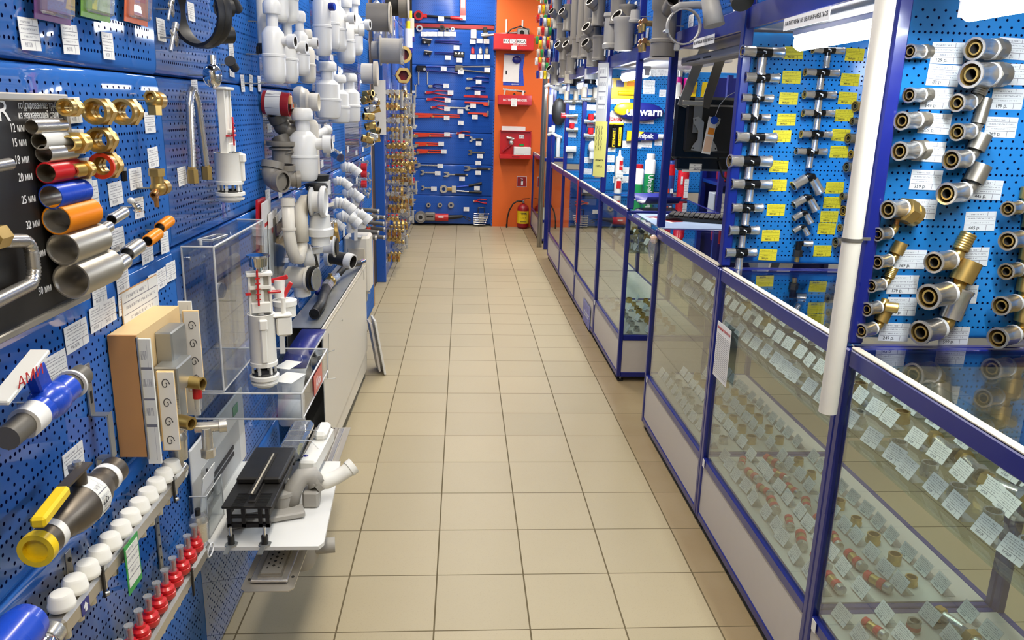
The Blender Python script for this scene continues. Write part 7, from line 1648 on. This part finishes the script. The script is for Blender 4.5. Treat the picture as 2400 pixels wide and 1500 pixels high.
for k, (yz, w_, l) in enumerate((((3.190, 1.846), .28, 'nearest one by the grey channel'), ((2.237, 1.828), .30, 'over the strip light of the tee bay'), ((4.011, 1.859), .20, 'left of the orange tag'), ((7.388, 1.936), .10, 'red and white, far along the beam'))):
    o = solo('notice_sticker', B().box((0, 0, 0), (w_, .0012, .034), 'paper' if k < 3 else 'red'), 'white notice sticker on the blue beam, %s' % l, 'sticker', (.7115, yz[0], yz[1]), RW, 'notice stickers on the beam')
    if k < 3: text('НА ВИТРИНЫ НЕ ОБЛОКАЧИВАТЬСЯ', .017, 'ink', o, (0, -.001, 0), sx=w_*3.0)
solo('orange_tag', B().box((0, 0, 0), (.13, .0012, .04), 'orange'), 'orange tag on the beam right of a notice sticker', 'tag', (.7115, (3.727, 1.851)[0], 1.855), RW)
t = thing('notice_sheet', 'white notice with a red heading stuck on the showcase front glass', 'notice', (.709, 2.621, 0.743), RW)
part('sheet', B().box((0, 0, 0), (.148, .0012, .206), 'paper'), t); part('small_print', B().box((0, -.0012, -.014), (.13, .0006, .155), 'print_lines'), t)
text('УВАЖАЕМЫЕ ПОКУПАТЕЛИ', .0125, 'ink_red', t, (0, -.0012, .082), sx=.8)
t = thing('brand_sticker', 'blue sticker with white lettering on a far white base panel', 'sticker', (.7095, 5.618, 0.107), RW)
part('plate', B().box((0, 0, 0), (.34, .0012, .17), 'blue_plastic'), t); text('uponor', .085, 'ink_white', t, (0, -.0012, 0))
t = thing('corner_bag', 'crumpled clear bag with a beige scrap at the corner of the near showcase', 'bag', (.70, 3.70, .93))
part('bag', B().sphere((0, 0, 0), .04, 'clear_bag', 10, 6, (.6, 1, 1.9)), t); part('scrap', B().box((.0, 0, .05), (.03, .05, .04), 'flesh', bev=.01), t)
for k, y in enumerate((2.70, 1.72, 3.66, 5.28, 6.31)): solo('small_sticker', B().box((0, 0, 0), (.022, .0012, .032), 'paper'), 'tiny white sticker on the lower rail, %s from the near end' % ORD[k], 'sticker', (.7085, y, .276), RW, 'tiny stickers on the lower rails')

# ---- boards farther on: valves and siphons
def rvalve(red):
    def f():
        b = B().cyl((-.05, -.035, 0), (.05, -.035, 0), .016, 'nickel', seg=14).cyl((0, 0, 0), (0, -.04, 0), .008, 'nickel').cyl((.02, -.035, 0), (.05, -.035, 0), .021, 'nickel_dark', hexa=True)
        out = [('body', b, None)]
        if red == 1: out.append(('cap', B().cyl((-.05, -.035, 0), (-.09, -.035, 0), .022, 'red', seg=16), 'red cap'))
        elif red == 2: out.append(('cap', B().cyl((0, -.035, .012), (0, -.035, .055), .022, 'red', seg=16), 'red cap'))
        else: out.append(('cap', B().cyl((-.03, -.035, .012), (-.03, -.035, .085), .020, 'ivory', seg=16), 'ivory cap'))
        return out
    return f
for k, (xz, y, kd, l) in enumerate((((0.750, 1.664), 6.37, 0, 'ivory capped valve at the top of the note board'), ((0.783, 1.495), 6.37, 2, 'red capped valve under the ivory one'), ((0.785, 1.387), 6.37, 2, 'red capped valve, lower, on the note board'), ((0.746, 1.657), 7.44, 0, 'ivory capped valve on the white box board, left'), ((0.837, 1.659), 7.44, 0, 'ivory capped valve on the white box board, right'), ((0.772, 1.529), 7.44, 1, 'valve with a red cap to the left'), ((0.778, 1.406), 7.44, 2, 'valve with an upright red cap'), ((0.842, 1.663), 6.37, 0, 'ivory capped valve half behind the note'), ((0.855, 1.546), 6.37, 2, 'red capped valve half behind the note'))):
    put('rv%d' % kd, rvalve(kd), 'radiator_valve', l, 'radiator valve', XY(xz, y), 0, 'radiator valves on the far boards', scale=1.1)
for k, (xz, y) in enumerate((((0.787, 1.603), 6.37), ((0.797, 1.479), 6.37), ((0.779, 1.369), 6.37), ((0.781, 1.194), 6.37), ((0.779, 1.102), 6.37), ((0.770, 1.605), 7.44), ((0.795, 1.483), 7.44), ((0.789, 1.359), 7.44), ((0.770, 1.167), 7.44))):
    yl(xz, '', 'white price label on a far cross board, %s of its kind' % ORD[k], y, 'card_white', .075, .045, 'white price labels of the far boards')
for y, xz in ((6.37, (0.804, 1.721)), (7.44, (0.779, 1.749))): solo('header_strip', B().box((0, -.004, 0), (.26, .003, .05), 'paper_grey'), 'pale header strip at the top of the %s board' % ('note' if y < 7 else 'white box'), 'strip', XY(xz, y))
solo('mounting_box', B().box((0, -.03, 0), (.10, .05, .055), 'white_plastic', bev=.006).box((0, -.056, -.01), (.08, .004, .02), 'paper_grey'), 'white mounting box low on a far board', 'box', XY((0.779, 1.230), 7.44))
solo('white_bulb', B().sphere((0, -.04, .02), .032, 'white_plastic', sc=(1, .8, 1.5)).cyl((0, -.04, -.07), (0, -.04, -.02), .02, 'white_plastic'), 'white egg shaped siphon body on the note board', 'siphon', XY((0.804, 1.279), 6.37))
for k, (xz, y, m1, l) in enumerate((((0.732, 1.866), 7.44, 'ivory', 'ivory drum on a far board'), ((0.796, 1.846), 7.44, 'black_gloss', 'black drum on a far board'), ((0.758, 1.834), 6.37, 'white_plastic', 'white drum over the note board'), ((0.819, 1.829), 6.37, 'white_plastic', 'white drum right over the note board'))):
    solo('drum', B().cyl((0, -.05, -.05), (0, -.05, .06), .045, m1, seg=20).cyl((0, -.05, -.05), (0, -.05, -.02), .048, 'black_gloss' if k > 1 else m1, seg=20), l, 'drum', XY(xz, y))
SG = 'white siphons on the farthest board'
for k, (px_, w_) in enumerate((((0.677, 1.806), 0), ((0.744, 1.808), 1), ((0.688, 1.635), 2), ((0.694, 1.373), 1), ((0.728, 1.317), 0), ((0.783, 1.199), 2))):
    b = B()
    if w_ == 0: b.tube([(-.06, -.03, 0), (-.02, -.03, .03), (.03, -.03, 0), (.09, -.03, -.02)], .018, 'white_plastic', 12)
    elif w_ == 1: b.cyl((-.02, -.03, 0), (.02, -.03, 0), .03, 'white_plastic').cyl((.03, -.03, -.02), (.03, -.03, .05), .02, 'white_plastic')
    else: b.cyl((0, -.03, -.10), (0, -.03, .10), .022, 'white_plastic', seg=16)
    solo('siphon_part', b, 'white siphon part on the farthest board, %s from the top' % ORD[k], 'siphon', XY(px_, 8.48), 0, SG)
solo('black_bag', B().sphere((0, -.05, 0), .10, 'black_rubber', sc=(.8, .4, 1.4)), 'black bag hanging at the farthest board', 'bag', XY((0.775, 1.563), 8.48))
# ---- far end: steel column and the last showcase
solo('steel_column', B().cyl((0, 0, 0), (0, 0, 3.18), .030, 'bronze_steel', seg=24), 'brushed steel column standing in front of the far showcase', 'column', (.692, 9.18, 0))
CT['H'] = counter(9.42, 10.70, 'blue framed glass showcase with white base beside the fire extinguisher', sh=.66)
solo('showcase_post', B().box((.71, 8.60, 1.3), (.05, .05, 2.6), 'frame_blue', bev=.004), 'dark blue door post behind the steel column', 'post', (0.04, .42, 0), 0)
# ---- goods in the showcases: price cards on little stands and loose fittings
uy = {'A': (0.80, 1.77), 'B': (1.77, 2.745), 'C': (2.745, 3.72), 'D': (4.40, 5.33)}
un = {'A': 'nearest showcase', 'B': 'second showcase', 'C': 'third showcase', 'D': 'fourth showcase'}
def stand_card():
    b = B().box((0, 0, .024), (.062, .0008, .042), 'card_white', Matrix.Rotation(-.5, 3, 'X'))
    return [('card', b, None), ('stand', B().box((0, .014, .0008), (.062, .03, .0012), 'clear_plastic').box((0, .0012, .024), (.064, .0006, .044), 'acrylic', Matrix.Rotation(-.5, 3, 'X')), None)]
def ring_nut(mt):
    return lambda: [('body', B().pipe((0, 0, 0), (0, 0, .014), .020, .014, mt, hexa=True).pipe((0, 0, .014), (0, 0, .030), .018, .014, mt, 18), None)]
def red_coup():
    return [('body', B().cyl((0, -.03, .016), (0, .03, .016), .0125, 'brass', seg=14).cyl((0, -.045, .016), (0, -.03, .016), .014, 'nickel', seg=14), None), ('insert', B().cyl((0, .012, .016), (0, .028, .016), .0145, 'red', seg=14).cyl((0, -.028, .016), (0, -.012, .016), .0145, 'red', seg=14), 'red plastic ring')]
def red_plug():
    return [('body', B().pipe((0, 0, 0), (0, 0, .03), .016, .011, 'nickel_dark', 16), None), ('insert', B().pipe((0, 0, .008), (0, 0, .018), .0168, .012, 'red_dark', 16), 'red plastic ring')]
def big_union():
    return [('body', B().cyl((0, -.035, .022), (0, .035, .022), .015, 'nickel', seg=16).pipe((0, -.055, .022), (0, -.03, .022), .022, .016, 'nickel', hexa=True).pipe((0, .03, .022), (0, .05, .022), .021, .015, 'brass', hexa=True), None)]
for u in 'ABCD':
    y0, y1 = uy[u]
    for lv, z, nr in (('upper shelf', .7895, 3), ('floor', .2935, 3 if u == 'D' else 4)):
        for r in range(nr):
            x = .775+r*.115+(.0 if lv == 'floor' else .01)
            n = 11 if u in 'AB' else (11 if u == 'C' else 5)
            if lv == 'floor' and u == 'D': n = 4
            for c in range(n):
                y = y0+.07+c*(y1-y0-.13)/(n-1)+random.uniform(-.012, .012)
                if lv == 'upper shelf' and r == 2 and c % 3 == 0 and u == 'A': continue
                put('sc', stand_card, 'card_stand', 'price card in a clear stand, %s of the %s, %s row, %s along' % (lv, un[u], ('front', 'middle', 'back', 'rearmost')[r], ORD[c]), 'card stand',
                    (x+random.uniform(-.006, .006), y, z), RW+random.uniform(-.12, .12), 'price cards standing in the showcases')
    for lv, z in (('upper shelf', .7895), ('floor', .2935)):
        for r in range(3):
            n = 8
            for c in range(n):
                x = .83+r*.115; y = y0+.10+c*(y1-y0-.2)/(n-1)
                if u == 'A' and lv == 'floor': kk = 'rc' if r == 0 else ('rp' if r == 1 else 'bu')
                elif u == 'B' and lv == 'floor': kk = 'rc' if r < 2 else 'nb'
                elif u == 'A': kk = ('nn', 'bu', 'bu')[r]
                else: kk = ('nn', 'nb', 'nb')[r]
                if lv == 'upper shelf' and u in 'BC' and c % 2: continue
                fn = {'rc': red_coup, 'rp': red_plug, 'bu': big_union, 'nn': ring_nut('nickel'), 'nb': ring_nut('brass')}[kk]
                ds = {'rc': 'brass coupling with red rings', 'rp': 'dark plug with a red ring', 'bu': 'nickel and brass union', 'nn': 'nickel ring nut', 'nb': 'brass ring nut'}[kk]
                put(kk, fn, 'loose_fitting', '%s on the %s of the %s, %s row, %s' % (ds, lv, un[u], ('front', 'middle', 'back')[r], ORD[c]), 'fitting', (x+random.uniform(-.008, .008), y, z), random.uniform(-.5, .5), 'loose fittings in the showcases', scale=random.uniform(.9, 1.15))
# mixer taps in the glass end beyond the flap
for k in range(4):
    t = thing('mixer_tap', 'chrome tap with a dark handle in the glass end beyond the flap, %s' % ORD[k], 'tap', (.76+.07*k, 4.50+.03*(k % 2), .7895), 0, 'chrome taps beyond the flap')
    part('body', B().cyl((0, 0, 0), (0, 0, .09), .018, 'chrome', seg=18).cyl((0, 0, .05), (0, -.05, .06), .010, 'chrome'), t); part('handle', B().box((0, 0, .105), (.03, .05, .02), 'black_gloss', bev=.006), t)

# ---- grey drain pipes above the showcases
UX = .743
def coupler(r=.045, h=.16):
    return lambda: [('body', B().lathe((0, -r-.01, -h/2), (0, 0, 1), [(r*.8, 0), (r*1.1, 0), (r*1.12, .012), (r*1.02, .018), (r, .022), (r, h-.022), (r*1.02, h-.018), (r*1.12, h-.012), (r*1.1, h), (r*.84, h), (r*.8, 0)], 'grey_pvc', 26), None)]
def teep(r=.045, h=.22):
    def f():
        b = B().lathe((0, -r-.01, -h/2), (0, 0, 1), [(r*.8, 0), (r*1.08, 0), (r*1.1, .014), (r, .02), (r, h-.02), (r*1.1, h-.014), (r*1.08, h), (r*.84, h), (r*.8, 0)], 'grey_pvc', 24)
        b.tube([(0, -r-.01, -.02), (0, -r*2.1, .02), (0, -r*2.6, .035)], r*.7, 'grey_pvc', 18)
        b.pipe((0, -r*2.3, .028), (0, -r*3.0, .05), r*.86, r*.68, 'grey_pvc', 22, inner='bore')
        return [('body', b, None)]
    return f
def straight(r=.04, h=.5): return lambda: [('body', B().pipe((0, -r-.01, -h/2), (0, -r-.01, h/2), r, r*.92, 'grey_pvc', 24), None), ('socket', B().pipe((0, -r-.01, -h/2), (0, -r-.01, -h/2+.06), r*1.12, r*.9, 'grey_pvc', 24), None)]
UP = [('teep', (8.251, 1.936), .12), ('coup', (7.431, 1.946), .12), ('coup', (6.933, 1.957), .12), ('coup', (7.764, 2.288), .12), ('teep', (8.206, 2.467), .12), ('teep', (7.363, 2.371), .10), ('teep', (7.593, 2.112), .14), ('teep', (6.973, 2.070), .12), ('coup', (8.167, 2.573), .12), ('strt', (6.838, 2.355), .10), ('strt', (6.430, 2.340), .10), ('strt', (6.093, 2.278), .10), ('coup', (6.610, 2.064), .12), ('coup', (6.229, 2.037), .12), ('coup', (6.098, 2.040), .10), ('teep', (5.709, 2.251), .12), ('teep', (5.845, 2.097), .10), ('teep', (5.850, 1.993), .10), ('coup', (4.924, 2.159), .16), ('coup', (5.124, 2.033), .14), ('coup', (4.989, 2.022), .12), ('teep', (4.687, 2.046), .14), ('coup', (5.524, 1.987), .10), ]
UP = sorted([u for u in UP if u[1][0] < 9.2], key=lambda u: -u[1][0]); CNT = {}
for k, (kd, yz, o_) in enumerate(UP):
    rw = 'upper' if yz[1] > 2.3 else ('middle' if yz[1] > 2.08 else 'lower'); CNT[(kd, rw)] = CNT.get((kd, rw), -1)+1
    fn = {'teep': teep(), 'coup': coupler(), 'strt': straight()}[kd]
    nm = {'teep': 'grey_tee', 'coup': 'grey_coupling', 'strt': 'grey_pipe'}[kd]
    put(kd, fn, nm, 'grey drain %s above the showcases, %s row, %s from the far end' % ({'teep': 'tee', 'coup': 'coupling', 'strt': 'pipe'}[kd], rw, ORD[CNT[(kd, rw)]]), 'drain fitting', (UX, yz[0], yz[1]), RW, 'grey drain fittings above the showcases', rot=(0, 0, RW+(.5 if kd == 'teep' else 0)))
t = thing('big_grey_pipe', 'thick grey pipe with sockets hanging near the top edge', 'pipe', (.655, (3.616, 1.944)[0], (3.616, 1.944)[1]))
part('pipe', B().lathe((0, 0, -.13), (0, 0, 1), [(.046, 0), (.054, 0), (.055, .055), (.060, .058), (.060, .07), (.052, .075), (.052, .19), (.060, .2), (.060, .30), (.046, .30)], 'grey_pvc', 30).cyl((0, 0, -.128), (0, 0, -.12), .047, 'bore', seg=28), t)
part('branch', B().pipe((-.0, -.05, .06), (.0, -.12, .09), .030, .024, 'grey_pvc', 22, inner='bore'), t)
t = thing('grey_clamp', 'thin grey ring clamp standing out from the upper board', 'clamp', (.625, (3.181, 1.897)[0], (3.181, 1.897)[1]))
part('ring', B().pipe((0, -.012, 0), (0, .012, 0), .068, .062, 'grey_light', 36).box((-.02, 0, -.075), (.02, .02, .03), 'grey_light', bev=.003).cyl((-.068, -.02, -.02), (-.068, .02, -.02), .008, 'zinc'), t)
part('arm', B().tube([(-.05, 0, .055), (-.02, 0, .075), (.05, 0, .08), (.12, .0, .075)], .014, 'grey_light', 12), t)
t = thing('pale_socket', 'pale grey socket with an open top hanging under the board', 'socket', (.645, (4.471, 1.982)[0], (4.471, 1.982)[1]))
part('socket', B().lathe((0, 0, -.085), (0, 0, 1), [(.0, 0), (.050, 0), (.050, .085), (.056, .10), (.058, .14), (.064, .15), (.064, .168), (.058, .172), (.052, .15), (0, .14)], 'grey_light', 30), t)
t = thing('pale_socket', 'pale ribbed pipe coupling behind the open socket', 'socket', (.665, (4.969, 2.046)[0], (4.969, 2.046)[1]))
part('socket', B().lathe((0, 0, -.1), (0, 0, 1), [(.0, 0), (.052, 0), (.054, .02), (.044, .03), (.044, .17), (.054, .18), (.052, .2), (0, .2)], 'grey_light', 28), t)
solo('grey_plug', B().lathe((0, 0, -.03), (0, 0, 1), [(.0, 0), (.032, 0), (.033, .012), (.028, .015), (.024, .06), (0, .06)], 'grey_light', 24), 'small pale grey cap beside the open socket', 'plug', (.66, (4.279, 2.054)[0], (4.279, 2.054)[1]))
for k, (yz, l) in enumerate((((4.078, 1.989), 'upper'), ((4.047, 1.894), 'lower'))):
    t = thing('brass_elbow_pair', 'pair of brass wall elbows above the showcase beam, %s' % l, 'elbow', (.66, yz[0], yz[1]), RW, 'brass wall elbows')
    for x in (-.05, .02): part('elbow', B().cyl((x, 0, -.03), (x, 0, .01), .012, 'brass_dark').cyl((x, 0, .0), (x-.03, -.0, .0), .013, 'bronze').cyl((x, .08, .012), (x, -.0, .012), .010, 'brass_dark').cyl((x-.01, 0, .02), (x+.02, 0, .02), .014, 'bronze', hexa=True), t)
t = thing('bent_grey_pipe', 'grey bent pipe with a black end hanging at the top edge', 'pipe', (.62, (2.809, 1.933)[0], (2.809, 1.933)[1]))
part('bend', B().tube([(0, .06, .08), (0, .04, .03), (.0, .0, -.02), (.01, -.01, -.07)], .030, 'grey_light', 20, radii=[.03, .03, .032, .036]), t)
part('long_bar', B().box((0, -.05, .075), (.03, .34, .022), 'grey_light', bev=.004), t)
part('black_end', B().cyl((.03, -.17, .03), (.03, -.22, -.02), .035, 'board_black'), t)
UC = [(3.232, 1.965), (3.239, 1.934), (3.494, 1.943), (3.513, 1.899), (2.926, 1.944), (2.438, 1.892), (4.469, 1.852), (4.688, 2.153), (4.898, 2.178), (4.333, 1.978)]
for k, yz in enumerate(UC): put('uc', card_fn(.055, .05), 'price_card', 'price card on the upper boards above the showcases, %s' % ORD[k], 'price card', (.743, yz[0], max(yz[1], 1.955)), RW, 'price cards on the upper boards')
for k in range(26): put('uc2', card_fn(.05, .05), 'price_card', 'price card in the strip along the beam' , 'price card', (.7085, 4.3+k*.16, 1.945+.012*(k % 2)), RW, 'price cards along the beam')
for k in range(14):
    loc = Vector((.743, 8.75+.2*(k % 3), 2.95-.075*k))
    solo('peg_hook', B().cyl((-.02, 0, 0), (-.02, -.19, 0), .003, 'zinc'), 'hook with coloured rings at the far end, %s from the top' % ORD[k], 'hook', loc, RW, 'hooks of the sealing rings')
    for i in range(4):
        mt = ('green', 'yellow', 'ivory', 'white_plastic', 'red', 'navy', 'ivory')[(k+i*2) % 7]
        put('ring'+mt, lambda: [('ring', B().pipe((0, .008, -.014), (0, -.008, -.014), .027, .016, mt, 14), None)], 'sealing_ring', '%s sealing ring, %s hook from the top at the far end, %s on it' % (mt.replace('_plastic', '').replace('navy', 'dark blue'), ORD[k], ORD[i]), 'ring', loc+Vector((-.04-.04*i, .02, 0)), RW, 'coloured sealing rings', scale=1.6)


# ================================================================ every hung thing gets the hook that carries it
bpy.context.view_layer.update()
def spans(o, ax):
    lo, hi = 1e9, -1e9
    for q in [o]+list(o.children)+[g for c in o.children for g in c.children]:
        if q.type == 'MESH':
            for c in q.bound_box:
                v = (q.matrix_world @ Vector(c))[ax]; lo = min(lo, v); hi = max(hi, v)
    return lo, hi
def rod(o, a, b, r=.0022):
    inv = o.matrix_world.inverted()
    part('hook', B().cyl(inv @ a, inv @ b, r/max(.3, o.scale[0]), 'zinc', seg=6), o, 'thin steel hook')
SKIP = ('brochure', 'catalogue', 'wire_rack', 'fill_valve', 'flush_valve', 'inspection_door', 'leaflet', 'price_card', 'grey_trap_body', 'hose_assembly', 'drain', 'linear', 'steel_drain', 'foam', 'fire', 'sealing_ring', 'ball_valve', 'hexagon_nipple', 'nickel_tee', 'brass_elbow', 'brass_flange', 'grey_compensator', 'peg_hook', 'manifold', 'pipe_sample_board', 'acrylic', 'display')
for o in [q for q in COL.objects if q.parent is None and q.get('category') and not q.get('kind')]:
    p = o.location; nm = o.name
    if any(nm.startswith(k) for k in SKIP) and nm != 'flush_valve': continue
    if p.x < -.72 and p.y < 10.7 and abs(abs(o.rotation_euler.z)-PI/2) < 1.3 and p.z > .1:
        lo, hi = spans(o, 0)
        if .003 < lo-WX < .4: rod(o, Vector((lo+.008, p.y, p.z)), Vector((WX-.001 if p.y < 6.1 else (-1.004 if p.y < 7.14 else FXW-.001), p.y, p.z)))
    elif .5 < p.x < .742 and p.z > 1.93 and 1 < p.y < 9.3:
        lo, hi = spans(o, 0)
        if .003 < .743-hi < .3: rod(o, Vector((hi-.008, p.y, p.z)), Vector((.7425, p.y, p.z)))
